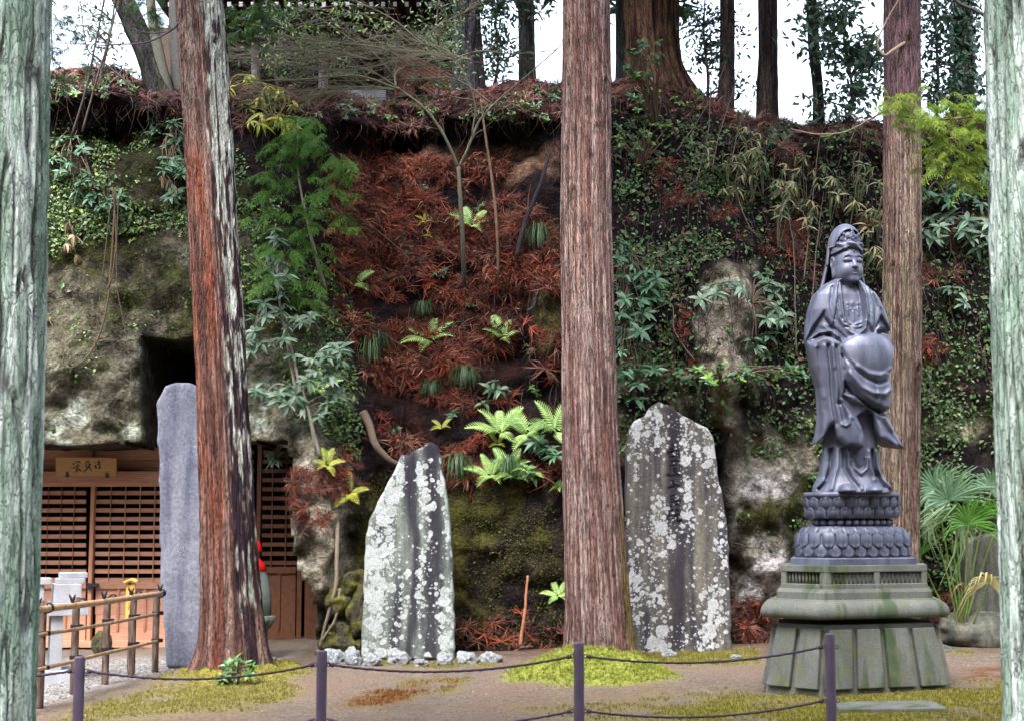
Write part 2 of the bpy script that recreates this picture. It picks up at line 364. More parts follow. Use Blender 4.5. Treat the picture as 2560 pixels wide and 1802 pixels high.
# ================================================================== GROUND
def soft(poly, X, Y, s): return sst(pdist(poly, X, Y), -s, s)
def build_ground():
    xs = np.concatenate([np.linspace(-400, -9, 14)[:-1], np.arange(-9, 9.01, .05), np.linspace(9, 400, 14)[1:]])
    ys = np.concatenate([np.linspace(-60, 8.6, 10)[:-1], np.arange(8.6, 17.8, .05), np.linspace(17.8, 700, 14)[1:]])
    X, Y = np.meshgrid(xs, ys, indexing='ij'); Z = gz(X) * np.exp(-np.maximum(0, abs(X) - 9) / 20)
    P = np.stack([X, Y, Z], -1)
    vis = (Y > 8) & (Y < 22) & (abs(X) < 9.5)
    px, py = proj(np.where(vis[..., None], P, [0, 12., 0])); px = np.where(vis, px, -9999); py = np.where(vis, py, -9999)
    n1 = fbm(X * 1.1, Y * 1.1, 0 * X, 5, 3); n2 = fbm(X * 4, Y * 4, 0 * X, 4, 9); n3 = fbm(X * 11, Y * 11, 0 * X, 3, 19)
    Z = Z + np.where(vis, .02 * n1 + .008 * n2 + .006 * n3, 0)
    # moss mounds round the two near trunks
    c1 = gnd(1480, 1688); c2 = gnd(585, 1690)
    wob = 1 + .22 * fbm(X * 2, Y * 2, 0 * X, 3, 5)
    m1 = np.exp(-((((X - c1[0]) / (.78 * wob)) ** 2 + ((Y - c1[1] + .30) / (.85 * wob)) ** 2)) ** 1.5)
    m2 = np.exp(-((((X - c2[0]) / (.72 * wob)) ** 2 + ((Y - c2[1] + .1) / (.75 * wob)) ** 2)) ** 1.4)
    Z = Z + .23 * m1 * (1 + .30 * n2 + .14 * n3) + .13 * m2 * (1 + .6 * n2 + .3 * n3)
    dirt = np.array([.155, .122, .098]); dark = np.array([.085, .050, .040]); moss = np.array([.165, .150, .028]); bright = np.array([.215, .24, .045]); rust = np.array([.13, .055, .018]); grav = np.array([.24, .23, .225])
    C = dirt * (1 + .22 * n1[..., None] + .16 * n3[..., None]); C = C + (np.array([.16, .105, .075]) - C) * sst(n1, 0, .5)[..., None] * .5
    def put(col, wgt):
        nonlocal C
        C = C + (np.asarray(col) * (1 + .18 * n3[..., None]) - C) * np.clip(wgt, 0, 1)[..., None]
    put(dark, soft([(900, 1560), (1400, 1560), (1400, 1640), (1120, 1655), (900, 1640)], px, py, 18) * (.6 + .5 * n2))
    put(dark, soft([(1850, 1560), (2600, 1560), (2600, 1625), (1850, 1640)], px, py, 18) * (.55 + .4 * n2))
    put(grav, soft([(-200, 1655), (380, 1640), (640, 1640), (760, 1630), (700, 1655), (400, 1690), (250, 1720), (90, 1770), (-200, 1830)], px, py, 10) * (.8 + .3 * n3))
    mossw = np.zeros_like(X)
    for poly, amt, s in [([(60, 1830), (260, 1740), (460, 1680), (700, 1680), (760, 1730), (700, 1775), (440, 1790), (250, 1805)], .72, 30),
                         ([(810, 1640), (1260, 1640), (1240, 1668), (1100, 1672), (830, 1660)], .8, 10),
                         ([(1850, 1735), (2100, 1730), (2560, 1700), (2700, 1700), (2700, 1840), (2080, 1830), (1700, 1810), (1620, 1770)], 1.0, 26),
                         ([(1590, 1628), (1900, 1622), (1900, 1660), (1740, 1666), (1600, 1655)], .85, 12),
                         ([(2360, 1615), (2600, 1605), (2600, 1640), (2380, 1640)], .7, 12),
                         ([(1280, 1770), (1560, 1742), (1860, 1700), (1960, 1800), (1500, 1840)], .55, 40),
                         ([(820, 1760), (1000, 1700), (1200, 1690), (1120, 1740), (960, 1780)], .7, 22)]:
        mossw = np.maximum(mossw, soft(poly, px, py, s) * amt)
    mossw = mossw * sst(n1 * .7 + n2 * .6 + n3 * .25 + mossw * .95, .18, .75)
    put(moss, mossw)
    r1 = soft([(830, 1765), (900, 1730), (1040, 1708), (1150, 1700), (1140, 1715), (1060, 1735), (960, 1765)], px, py, 12)
    r2 = soft([(2370, 1676), (2480, 1668), (2570, 1668), (2570, 1695), (2420, 1700)], px, py, 10)
    put(rust, np.maximum(r1, r2) * sst(n2 + n3 * .7, -.25, .3))
    mm1 = sst(m1, .10, .35); mm2 = sst(m2, .12, .4) * sst(n2 + n3 * .6, -.55, .05)
    put(bright, mm1); put(moss * 1.15, mm2)
    W = np.maximum.reduce([mossw, mm1 * 1.0, mm2])
    nx, ny = X.shape; i, j = np.meshgrid(np.arange(nx - 1), np.arange(ny - 1), indexing='ij')
    Fq = np.stack([i * ny + j, (i + 1) * ny + j, (i + 1) * ny + j + 1, i * ny + j + 1], -1).reshape(-1, 4)
    V = np.stack([X, Y, Z], -1).reshape(-1, 3)
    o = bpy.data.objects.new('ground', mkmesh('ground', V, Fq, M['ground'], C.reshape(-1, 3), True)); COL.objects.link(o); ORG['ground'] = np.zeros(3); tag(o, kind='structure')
    # moss cushions: short blades over the mossy ground
    sel = np.argwhere((W > .35) & vis); wsel = W[tuple(sel.T)]; pk = sel[rng.choice(len(sel), 21000, p=wsel / wsel.sum())]
    xi, yi = pk.T; jit = rng.uniform(-.025, .025, (len(pk), 2))
    L = np.stack([xs[xi] + jit[:, 0], ys[yi] + jit[:, 1], Z[xi, yi] + .001], 1); m = len(L)
    TV = []; TF = []
    for k in range(4):
        a = k * 1.7; d = np.array([math.cos(a), math.sin(a), 0]); q = np.array([-d[1], d[0], 0]); b = len(TV)
        TV += [q * .1, -q * .1, d * .45 + [0, 0, .9]]; TF.append([b, b + 1, b + 2])
    Cm = np.where((m1[xi, yi] > .25)[:, None], bright, np.where((rng.random(m) < .25)[:, None], moss * .8, moss)) * rng.uniform(.7, 1.4, (m, 1))
    Cm = np.where((np.maximum(r1, r2)[xi, yi] > .5)[:, None], rust * rng.uniform(.7, 1.6, (m, 1)), Cm)
    S = rng.uniform(.012, .034, m) * (1 + .5 * (m1[xi, yi] > .25))
    V, Fs, C2 = batch(np.array(TV), [np.array(TF)], frames(np.tile([0, 0, 1.], (m, 1)), rng.uniform(0, 6.3, m), .2) * S[:, None, None], L, Cm)
    tag(mesh('moss', V, Fs, M['moss'], None, C2), 'yellow green moss cushions carpeting the bare earth', 'moss', kind='stuff')
    # pale gravel by the cave mouth
    sel = np.argwhere(vis & (soft([(-150, 1668), (380, 1645), (620, 1645), (700, 1640), (640, 1668), (400, 1690), (250, 1715), (110, 1765), (-150, 1800)], px, py, 6) > .5)); pk = sel[rng.choice(len(sel), 3000)]
    xi, yi = pk.T; m = len(pk); L = np.stack([xs[xi] + rng.uniform(-.025, .025, m), ys[yi] + rng.uniform(-.025, .025, m), Z[xi, yi]], 1)
    g = (1 + 5 ** .5) / 2
    oct_ = np.array([[1, 0, 0], [-1, 0, 0], [0, 1, 0], [0, -1, 0], [0, 0, .7], [0, 0, -.7]], float); of = np.array([[0, 2, 4], [2, 1, 4], [1, 3, 4], [3, 0, 4], [2, 0, 5], [1, 2, 5], [3, 1, 5], [0, 3, 5]])
    V, Fs, C2 = batch(oct_, [of], frames(np.tile([0, 0, 1.], (m, 1)), rng.uniform(0, 6.3, m), .5) * rng.uniform(.010, .024, (m, 1, 1)), L, rng.uniform(.10, .30, (m, 1)) * np.array([[1, .98, .96]]))
    tag(mesh('gravel', V, Fs, M['rock'], None, C2), 'pale grey gravel spread before the cave shrine', 'gravel', kind='stuff')
    return xs, ys, Z
GXS, GYS, GZZ = build_ground()
def gh(x, y):
    i = np.clip(np.searchsorted(GXS, x), 0, len(GXS) - 1); j = np.clip(np.searchsorted(GYS, y), 0, len(GYS) - 1); return float(GZZ[i, j])
# ================================================================== CLIFF
RIDGE = ([-400, 0, 120, 300, 450, 580, 700, 850, 1000, 1150, 1300, 1400, 1520, 1580, 1640, 1700, 1770, 1850, 1950, 2050, 2150, 2300, 2450, 2700, 3000],
         [190, 190, 185, 178, 200, 215, 235, 238, 250, 235, 215, 200, 205, 190, 185, 205, 240, 285, 300, 318, 312, 290, 280, 270, 260])
TT = [0, .2, .34, .5, .62, .75, .83, .88, .92, .955, 1.0]
PROF = {-400: [17.5, 17.5, 17.4, 17.6, 17.7, 17.9, 18.2, 18.5, 18.6, 18.35, 19.2],
        330: [17.5, 17.5, 17.4, 17.6, 17.75, 18.0, 18.3, 18.6, 18.75, 18.4, 19.2],
        620: [17.4, 17.4, 17.35, 17.6, 17.8, 18.1, 18.3, 18.5, 18.65, 18.7, 19.3],
        780: [17.1, 17.1, 17.2, 17.5, 17.8, 18.2, 18.5, 18.7, 18.85, 18.9, 19.6],
        950: [17.35, 17.45, 17.75, 18.35, 18.8, 19.3, 19.7, 20.3, 20.5, 19.5, 20.4],
        1150: [17.35, 17.4, 17.7, 18.3, 18.8, 19.35, 19.75, 19.95, 20.2, 19.5, 20.5],
        1350: [17.35, 17.4, 17.6, 18.1, 18.5, 18.9, 19.3, 19.6, 19.8, 19.4, 20.4],
        1500: [17.4, 17.4, 17.45, 17.8, 18.1, 18.4, 18.6, 18.8, 19.0, 19.2, 20.0],
        1700: [17.5, 17.5, 17.5, 17.65, 17.85, 18.2, 18.6, 18.9, 19.2, 19.6, 20.6],
        1850: [17.6, 17.5, 17.45, 17.5, 17.7, 18.1, 18.4, 18.6, 18.8, 18.8, 19.6],
        2050: [17.7, 17.7, 17.75, 17.9, 18.0, 18.3, 18.5, 18.7, 18.8, 18.7, 19.5],
        2400: [17.7, 17.7, 17.75, 17.9, 18.0, 18.3, 18.5, 18.7, 18.8, 18.7, 19.5],
        3000: [17.7, 17.7, 17.75, 17.9, 18.0, 18.3, 18.5, 18.7, 18.8, 18.7, 19.5]}
HOLE = [(-600, 1112), (150, 1108), (350, 1106), (346, 836), (602, 834), (602, 1104), (728, 1100), (738, 1250), (728, 1330), (745, 1420), (785, 1510), (800, 1700), (-600, 1700)]
GUL = [(835, 420), (1250, 425), (1420, 700), (1420, 1185), (1010, 1195), (950, 1010), (850, 760)]
def build_cliff():
    cols = np.arange(-390, 2950, 9.0); ts = np.concatenate([np.linspace(0, 1, 161), [1.02, 1.05, 1.1, 1.18, 1.3, 1.5, 1.8, 2.4]])
    U, T = np.meshgrid(cols, ts, indexing='ij')
    pk = sorted(PROF); PA = np.array([np.interp(np.minimum(ts, 1), TT, PROF[k]) for k in pk])
    ker = np.exp(-np.linspace(-2, 2, 7) ** 2); ker /= ker.sum()
    YB = np.stack([np.interp(cols, pk, PA[:, j]) for j in range(len(ts))], 1)
    for ax, rep in ((0, 3), (1, 1)):
        for _ in range(rep):
            Yp = np.pad(YB, [(3, 3) if a == ax else (0, 0) for a in (0, 1)], mode='edge'); YB = sum(ker[k] * (Yp[k:k + YB.shape[0]] if ax == 0 else Yp[:, k:k + YB.shape[1]]) for k in range(7))
    RG = np.interp(cols, *RIDGE)[:, None] + 12 * vn(cols / 70, 0, 0, 4)[:, None] + 6 * vn(cols / 23, 0, 0, 6)[:, None]; PYv = 1640 + np.minimum(T, 1) * (RG - 1640)
    for (bx, by, rx, ry, amt) in [(225, 900, 120, 190, -.22), (1805, 810, 90, 190, -.75), (1800, 1020, 65, 120, -.5), (1340, 680, 50, 200, -.3), (1900, 1320, 110, 170, -.3), (1370, 820, 45, 140, -.25),
                              (800, 1330, 75, 260, -.42), (770, 1560, 50, 90, .2), (1030, 330, 110, 45, .55), (1270, 380, 90, 40, .25), (300, 320, 120, 30, .4), (1850, 360, 200, 60, -.15), (900, 1080, 60, 120, -.15)]:
        wu, wv_ = U + 34 * vn(U / 60, PYv / 60, bx, 3) + 16 * vn(U / 22, PYv / 22, bx, 4), PYv + 40 * vn(U / 60, PYv / 60, by + 9, 5); YB = YB + amt * np.exp(-((((wu - bx) / rx) ** 2 + ((wv_ - by) / ry) ** 2)) ** 2)
    P = at(U, PYv, YB); back = np.maximum(T - 1, 0)
    P[..., 1] += back * 18; P[..., 2] += np.minimum(back, .1) * 1.2 + back * .5; P[..., 0] *= 1 + back * .6
    x, y, z = P[..., 0], P[..., 1], P[..., 2]
    rocky = np.clip(soft([(-500, 450), (820, 520), (880, 1700), (-500, 1700)], U, PYv, 60) + soft([(1740, 640), (1900, 600), (1930, 900), (1850, 1110), (1740, 1100)], U, PYv, 25) + soft([(1820, 1080), (2040, 1060), (2060, 1620), (1830, 1640)], U, PYv, 40), 0, 1)
    d = .13 * fbm(x * 1.3, y * 1.3, z * 1.3, 4, 31) + .07 * (1 - 2 * abs(vn(x * 3.2, y * 3.2, z * 3.2, 35))) + .055 * fbm(x * 8, y * 8, z * 8, 4, 37) + .10 * sst(T, .85, .93) * fbm(x * 2.6, y, z * 2, 3, 39)
    gw = soft(GUL, U, PYv, 60); ph = z * 1.2 + 1.1 * vn(x * 1.1, 0 * x, z * .5, 75) + .3 * vn(x * 3, 0 * x, z, 76); d = d + gw * .22 * (np.abs((ph % 1) * 2 - 1) ** 1.5 - .4)
    strat = .04 * vn(x * .4, 0 * x, z * 6, 71) * rocky
    fade = 1 - .6 * np.clip(back * 3, 0, 1)
    y2 = y + (d + strat) * fade; z2 = z + (.05 * fbm(x * 2.1, y, z * 2.1, 3, 41)) * fade; x2 = x + .04 * fbm(x * 2.5, y, z * 2.5, 3, 47)
    z2[:, 0] = gz(x2[:, 0]) - .3
    V = np.stack([x2, y2, z2], -1)
    # colours of soil, tuff, moss
    n1 = fbm(x * .9, y * .9, z * .9, 4, 51); n2 = fbm(x * 3, y * 3, z * 3, 4, 57); n3 = fbm(x * 10, y * 10, z * 10, 3, 63)
    C = np.broadcast_to(np.array([.016, .0105, .0125]), V.shape).copy()
    def put(col, wgt, var=.3):
        nonlocal C
        C = C + (np.asarray(col) * (1 + var * n3[..., None] + .2 * n2[..., None]) - C) * np.clip(wgt, 0, 1)[..., None]
    L = soft([(-500, 500), (430, 470), (640, 560), (800, 700), (860, 900), (800, 1700), (-500, 1700)], U, PYv, 60)
    put([.125, .115, .082], L); put([.27, .25, .215], L * sst(PYv, 680, 900) * sst(n2 + .4 * n1, -.1, .45) * .8)
    put([.030, .030, .012], L * sst(n1 + .7 * n2, -.1, .4) * (1 - .75 * sst(PYv, 650, 850))); put([.05, .058, .014], L * sst(n2 + .3 * n3, .0, .4) * .8); put([.03, .028, .02], L * sst(n3 - .3 * n2, .15, .45) * .7)
    put([.34, .37, .32], L * sst(PYv, 880, 1000) * sst(n2 - n1 * .4, .25, .5) * .8)
    put([.42, .37, .29], soft([(640, 1080), (740, 1080), (860, 1200), (870, 1560), (760, 1640), (690, 1300)], U, PYv, 25) * sst(n2, -.45, .2) * .95)
    put([.075, .07, .016], soft([(880, 1200), (1420, 1190), (1420, 1500), (1200, 1560), (900, 1560)], U, PYv, 40) * sst(n2 + .5 * n1, -.25, .35) * .9)
    put([.04, .03, .02], soft([(880, 1200), (1420, 1190), (1420, 1640), (900, 1640)], U, PYv, 40) * sst(-n2, .1, .5))
    put([.22, .125, .085], soft([(960, 400), (1060, 375), (1390, 365), (1390, 440), (1250, 455), (1000, 460)], U, PYv, 22) * sst(n2, -.5, .1), .35)
    put([.05, .016, .010], soft(GUL, U, PYv, 40) * sst(n2, -.4, .3) * .8)
    wu, wv_ = U + 30 * vn(U / 50, PYv / 50, 3, 3) + 10 * n3, PYv + 30 * vn(U / 50, PYv / 50, 9, 5); B = soft([(1775, 700), (1830, 650), (1880, 660), (1900, 740), (1885, 850), (1850, 1090), (1800, 1060), (1745, 900), (1750, 780)], wu, wv_, 14)
    put([.32, .28, .22], B); put([.10, .09, .025], B * sst(PYv + 60 * n2, 900, 1010)); put([.06, .055, .03], B * sst(n2 + .5 * n3, .05, .4) * .8); put([.40, .36, .31], B * sst(-n2 + .4 * n3, .1, .45) * .7)
    put([.10, .085, .03], soft([(1335, 560), (1400, 560), (1400, 900), (1330, 860)], U, PYv, 15) * .9)
    put([.17, .145, .10], soft([(1540, 850), (1740, 880), (1740, 1150), (1540, 1150)], U, PYv, 30) * sst(n2 + n3 * .4, -.2, .3) * .8)
    R = soft([(1830, 1090), (2040, 1060), (2080, 1560), (1840, 1600)], U, PYv, 40)
    put([.22, .20, .155], R * sst(n2, -.5, .1)); put([.42, .40, .40], R * sst(PYv, 1130, 1230) * sst(n2 + .5 * n3, -.15, .3)); put([.05, .055, .014], R * sst(-n2, .05, .4) * (1 - sst(PYv, 1250, 1400)))
    put([.025, .030, .010], soft([(2230, 600), (2900, 550), (2900, 1500), (2230, 1500)], U, PYv, 60) * sst(n2, -.3, .3))
    put([.30, .26, .19], soft([(2280, 1050), (2480, 1050), (2480, 1180), (2280, 1180)], U, PYv, 30) * sst(n2, -.1, .4) * .7)
    put([.028, .030, .012], soft([(90, 330), (470, 330), (640, 480), (640, 620), (420, 560), (90, 560)], U, PYv, 40) * sst(n2, -.4, .25)); put([.07, .055, .035], soft([(90, 330), (470, 330), (640, 480), (420, 560), (90, 560)], U, PYv, 40) * sst(-n2 + .4 * n3, .1, .5) * .7)
    litter = sst(T, .955, .99); put([.085, .033, .030], litter * sst(n2, -.6, .1)); put([.05, .05, .02], litter * sst(n1, .1, .5) * .7)
    nx, ny = U.shape; i, j = np.meshgrid(np.arange(nx - 1), np.arange(ny - 1), indexing='ij')
    cu = U[:-1, :-1] + 4.5; cv = (PYv[:-1, :-1] + PYv[1:, 1:]) / 2
    hole = (pdist(HOLE, cu + 3 * vn(cu / 25, cv / 25, 0, 2), cv + 3 * vn(cu / 25, cv / 25, 5, 2)) > 0) & (T[:-1, :-1] < .7)
    Fall = np.stack([i * ny + j, (i + 1) * ny + j, (i + 1) * ny + j + 1, i * ny + j + 1], -1)
    Fq = Fall[~hole]
    # cave and niche walls: push the rim of the hole back into the rock
    edges = {}
    for (a, b), sgn in (((0, 0), 1),):
        pass
    H = np.pad(hole, 1); rim = []
    for di, dj, va, vb in ((-1, 0, (0, 1), (0, 0)), (1, 0, (1, 0), (1, 1)), (0, -1, (0, 0), (1, 0)), (0, 1, (1, 1), (0, 1))):
        m = hole & ~H[1 + di:nx + di, 1 + dj:ny + dj]
        I = np.argwhere(m); rim.append(np.stack([(I[:, 0] + va[0]) * ny + I[:, 1] + va[1], (I[:, 0] + vb[0]) * ny + I[:, 1] + vb[1]], 1))
    rim = np.concatenate(rim); Vf = V.reshape(-1, 3); Cf = C.reshape(-1, 3)
    ids = np.unique(rim); base = len(Vf); layers = [Vf]; cl = [Cf]; Fs = [Fq]
    mp = np.full(len(Vf), -1); prev = rim
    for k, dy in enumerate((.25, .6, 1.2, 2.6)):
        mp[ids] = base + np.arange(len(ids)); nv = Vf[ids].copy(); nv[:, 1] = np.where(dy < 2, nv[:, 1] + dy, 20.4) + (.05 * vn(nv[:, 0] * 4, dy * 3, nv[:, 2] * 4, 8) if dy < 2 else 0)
        layers.append(nv); cl.append(Cf[ids] * .12 + np.array([.055, .054, .042]) * (.8 if dy < 2 else .5)); cur = mp[rim]  # recess shade is put into the wall colour, deeper towards the back
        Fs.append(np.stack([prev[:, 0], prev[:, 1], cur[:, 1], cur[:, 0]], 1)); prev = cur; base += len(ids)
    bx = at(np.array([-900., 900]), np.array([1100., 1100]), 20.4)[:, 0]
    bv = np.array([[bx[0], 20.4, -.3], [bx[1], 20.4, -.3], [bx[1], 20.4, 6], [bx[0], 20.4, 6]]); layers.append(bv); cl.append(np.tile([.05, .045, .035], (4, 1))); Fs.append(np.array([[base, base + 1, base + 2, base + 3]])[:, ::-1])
    VV = np.concatenate(layers); FF = np.concatenate(Fs)
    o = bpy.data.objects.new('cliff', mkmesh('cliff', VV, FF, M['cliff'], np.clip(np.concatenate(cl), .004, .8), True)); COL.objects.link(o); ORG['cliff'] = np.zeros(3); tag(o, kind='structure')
    bvh = BVHTree.FromPolygons(VV.tolist(), FF.tolist())
    e1 = np.gradient(V, axis=0); e2 = np.gradient(V, axis=1); N = np.cross(e1, e2); N /= np.linalg.norm(N, axis=-1)[..., None] + 1e-9
    N = np.where(N[..., 1:2] > .3, -N, N)
    return U, T, PYv, V, N, bvh, hole
CU, CT, CPY, CV, CN, BVH, CHOLE = build_cliff()
def hit(px, py, dflt=19.0):
    dx, dz = ray(px, py); d = Vector((float(dx), 1.0, float(dz))).normalized(); r = BVH.ray_cast(Vector((0, 0, EYE)), d)
    if r[0] is None: return at(px, py, dflt), np.array([0, -1., .3])
    n = np.array(r[1]); n = n if n @ np.array(d) < 0 else -n
    return np.array(r[0]), n
def scatter(wfn, n):
    Wt = wfn(CU[:-1, :-1], CPY[:-1, :-1], CT[:-1, :-1], CV[:-1, :-1]) * ~CHOLE
    Wt = np.maximum(Wt, 0).ravel(); k = rng.choice(len(Wt), n, p=Wt / Wt.sum()); i, j = np.unravel_index(k, CHOLE.shape); a, b = rng.random((2, n, 1))
    def lerp(A): return (A[i, j] * (1 - a) + A[i + 1, j] * a) * (1 - b) + (A[i, j + 1] * (1 - a) + A[i + 1, j + 1] * a) * b
    N = lerp(CN); return lerp(CV), N / np.linalg.norm(N, axis=1)[:, None]
# ================================================================== TREES (trunks)
CROWN = M['needle']
def trunk(name, label, pts, Y, colfn, amp=.012, fr=16, fz=1.3, flare=0.0, fh=.35, nth=180, nl=190, knots=(), zbot=None, ztop=9.5, group=None, mat='bark', lean=0.0, rough=.0, cat='tree', plates=False, lobes=5, crown=None):
    c = np.array([at(p[0], p[1], Y) for p in pts]); r = np.array([p[2] / 2 / F * Y for p in pts])
    o = np.argsort(c[:, 2]); c, r = c[o], r[o]
    if zbot is None: zbot = gh(c[0, 0], Y) - .12
    zv = min(ztop, 1.9 + .38 * (Y + .6)); n2_ = int(nl * .88); z = np.concatenate([np.linspace(zbot, zv, n2_), np.linspace(zv, ztop, nl - n2_ + 1)[1:]]) if ztop > zv + .5 else np.linspace(zbot, ztop, nl)   # fine only where it can be seen
    def ext(v): 
        k0 = (v[1] - v[0]) / (c[1, 2] - c[0, 2]); k1 = (v[-1] - v[-2]) / (c[-1, 2] - c[-2, 2])
        y = np.interp(z, c[:, 2], v); y = np.where(z > c[-1, 2], v[-1] + k1 * (z - c[-1, 2]), y); return np.where(z < c[0, 2], v[0] + k0 * (z - c[0, 2]), y)
    cx = ext(c[:, 0]); R = np.maximum(ext(r), .3 * r[-1])
    ker = np.ones(9) / 9; cx = np.convolve(np.pad(cx, 4, mode='edge'), ker, 'valid'); R = np.convolve(np.pad(R, 4, mode='edge'), ker, 'valid')
    th = np.linspace(0, 2 * PI, nth, endpoint=False); TH, Z = np.meshgrid(th, z); ca, sa = np.cos(TH), np.sin(TH); RR = R[:, None] + 0 * TH
    zr = Z - zbot; fl = flare * np.exp(-zr / fh) * (1 + .45 * np.cos(lobes * TH + 1.3 + .8 * np.sin(2 * TH)) * np.exp(-zr / fh / 1.2) + .2 * vn(ca * 3, sa * 3, Z * 2, 3))
    k = r.mean(); wv = .25 * vn(ca * 2, sa * 2, Z * .9, 5)
    a1 = vn(ca * k * fr + wv, sa * k * fr + wv, Z * fz, 11); a2 = vn(ca * k * fr * 2.3 + wv, sa * k * fr * 2.3, Z * fz * 1.7, 13); big = vn(ca * 1.6, sa * 1.6, Z * .5, 17)
    if plates: rel = sst(abs(a1) + .3 * abs(a2), .08, .30) * 1.3 - .8 + .25 * a2
    else: rel = (1 - 2 * abs(a1)) * .9 + .55 * (1 - 2 * abs(a2))
    rad = RR * (1 + fl) + amp * rel + rough * big + .25 * amp * vn(ca * 40, sa * 40, Z * 14, 23)
    kd = np.zeros_like(Z)
    for (kx, ky, kr) in knots:
        kp = at(kx, ky, Y); u = (kp[0] - np.interp(kp[2], z, cx)) / np.interp(kp[2], z, R); u = max(-.97, min(.97, u)); t0 = -math.acos(u); kr = kr / F * Y
        dd = np.sqrt((((TH - 2 * PI - t0 + PI) % (2 * PI) - PI) * np.interp(kp[2], z, R)) ** 2 + ((Z - kp[2]) * .75) ** 2) / kr
        rad = rad + kr * .75 * np.exp(-dd ** 2) - kr * 1.5 * np.exp(-(dd / .42) ** 2); kd = np.maximum(kd, np.exp(-(dd / .9) ** 2))
    V = np.stack([cx[:, None] + rad * ca, Y + rad * sa + lean * zr, Z], -1)
    px, py = proj(V); C = colfn(ca, sa, Z, px, py, a1, a2, big, kd)
    V2, Fs = loft(V); C = np.vstack([C.reshape(-1, 3), C[0, 0], C[-1, 0]])
    t = thing(name, label, cat, (cx[0], Y, zbot + .12), group)
    mesh('trunk', V2, Fs, M[mat], t, C, True)
    if crown:
        z0, z1, r1, m = crown; zc = z0 + (z1 - z0) * rng.random(m) ** 1.3; rc = r1 * (1 - .85 * (zc - z0) / (z1 - z0)) * np.sqrt(rng.random(m)); a = rng.uniform(0, 6.3, m)
        L = np.stack([np.interp(zc, z, cx) + rc * np.cos(a), Y + lean * (zc - zbot) + rc * np.sin(a), zc - .25 * rc], 1)
        TV, TF = [], []
        for k in range(5):
            b = len(TV); d = np.array([math.cos(k * 1.26), math.sin(k * 1.26), -.25]); s = np.array([-d[1], d[0], .2]) * .16; TV += [d * .1 + s, d * .1 - s, d]; TF.append([b, b + 1, b + 2])
        V3, F3, C3 = batch(np.array(TV), [np.array(TF)], frames(np.tile([0, 0, 1.], (m, 1)), rng.uniform(0, 6.3, m), .4) * rng.uniform(.28, .5, (m, 1, 1)), L, np.array([.045, .085, .03]) * rng.uniform(.6, 1.5, (m, 1)))
        tag(mesh('crown', V3, F3, CROWN, t, C3), kind='stuff')
    return t, (z, cx, R)
def lerpc(a, b, t): return np.asarray(a) + (np.asarray(b) - np.asarray(a)) * np.clip(t, 0, 1)[..., None]
def col_left(ca, sa, Z, px, py, a1, a2, big, kd):
    n = fbm(ca * 5, sa * 5, Z * 1.1, 4, 61); m = fbm(ca * 9, sa * 9, Z * 5, 4, 67); st = vn(ca * 14, sa * 14, Z * .8, 65)
    C = lerpc([.125, .060, .050], [.30, .19, .16], sst(st + .5 * a2, -.2, .6))
    C = lerpc(C, [.235, .082, .050], sst(st + .3 * n, -.1, .5) * sst(-ca, -.15, .2) * sst(py, 300, 420) * (1 - .75 * sst(py, 1150, 1500)))
    C = lerpc(C, [.24, .06, .03], sst(n, .0, .4) * (1 - sst(abs(ca), .2, .6)) * sst(py, 420, 600) * .7)
    C = lerpc(C, [.26, .20, .18], (1 - sst(py, 250, 420)) * sst(m, -.4, .3) * .8)
    C = lerpc(C, [.045, .028, .04], sst(ca, .15, .4) * sst(-m + .2 * big, -.3, .2))
    m = m + .35 * fbm(ca * 22, sa * 22, Z * 14, 3, 69); lic = sst(m * .9 + .5 * a1 - .25 * sst(py, 1230, 1300) + .25 * (1 - sst(py, 400, 700)), .08, .22) * sst(ca + .12 * n, .28, .52)
    lic = np.maximum(lic, sst(m * .9 + .3 * a1, .33, .45) * sst(ca, -.35, .1) * (1 - sst(py, 480, 620)))
    lic = lic * (1 - .97 * sst(py, 1480, 1560))
    C = lerpc(C, [.52, .55, .50], lic); return lerpc(C, [.06, .04, .035], kd * .7)
def col_mid(ca, sa, Z, px, py, a1, a2, big, kd):
    st = vn(ca * 17, sa * 17, Z * 1.1, 71); s2 = vn(ca * 33, sa * 33, Z * 2.2, 73); n = fbm(ca * 2, sa * 2, Z * .6, 3, 75)
    C = lerpc([.155, .085, .078], [.385, .285, .26], sst(st * .7 + .6 * s2, -.45, .5)); C = lerpc(C, [.30, .21, .14], sst(n, .05, .5) * .5 * (1 - sst(py, 500, 800)))
    C = lerpc(C, [.20, .15, .04], sst(ca, .55, .95) * sst(py, 1150, 1500) * .85); C = lerpc(C, [.22, .09, .07], sst(vn(ca * 9, sa * 9, Z * .9, 77), .2, .6) * .6)
    return lerpc(C, [.09, .065, .045], kd * .8)
def col_right(ca, sa, Z, px, py, a1, a2, big, kd):
    st = vn(ca * 15, sa * 15, Z * 1.1, 81); s2 = vn(ca * 30, sa * 30, Z * 2.2, 83)
    C = lerpc([.14, .082, .070], [.32, .25, .205], sst(st * .7 + .6 * s2, -.4, .5)); C = lerpc(C, [.22, .21, .115], sst(vn(ca * 4, sa * 4, Z * .5, 85), -.1, .5) * sst(py, 300, 420) * .7)
    C = lerpc(C, [.15, .09, .11], (1 - sst(py, 250, 380)) * .8); return lerpc(C, [.07, .045, .03], kd * .8)
def col_fg(ca, sa, Z, px, py, a1, a2, big, kd):
    n = fbm(ca * 4, sa * 4, Z * 2.2, 4, 91); gap = 1 - sst(abs(a1) + .3 * abs(a2) + .15 * n, .10, .28)
    C = lerpc([.20, .28, .23], [.46, .54, .51], sst(n + .4 * a2, -.35, .45)); C = lerpc(C, [.12, .21, .145], sst(vn(ca * 3, sa * 3, Z * .8, 93), -.1, .5) * .7)
    return lerpc(C, [.07, .075, .07], gap * .8)
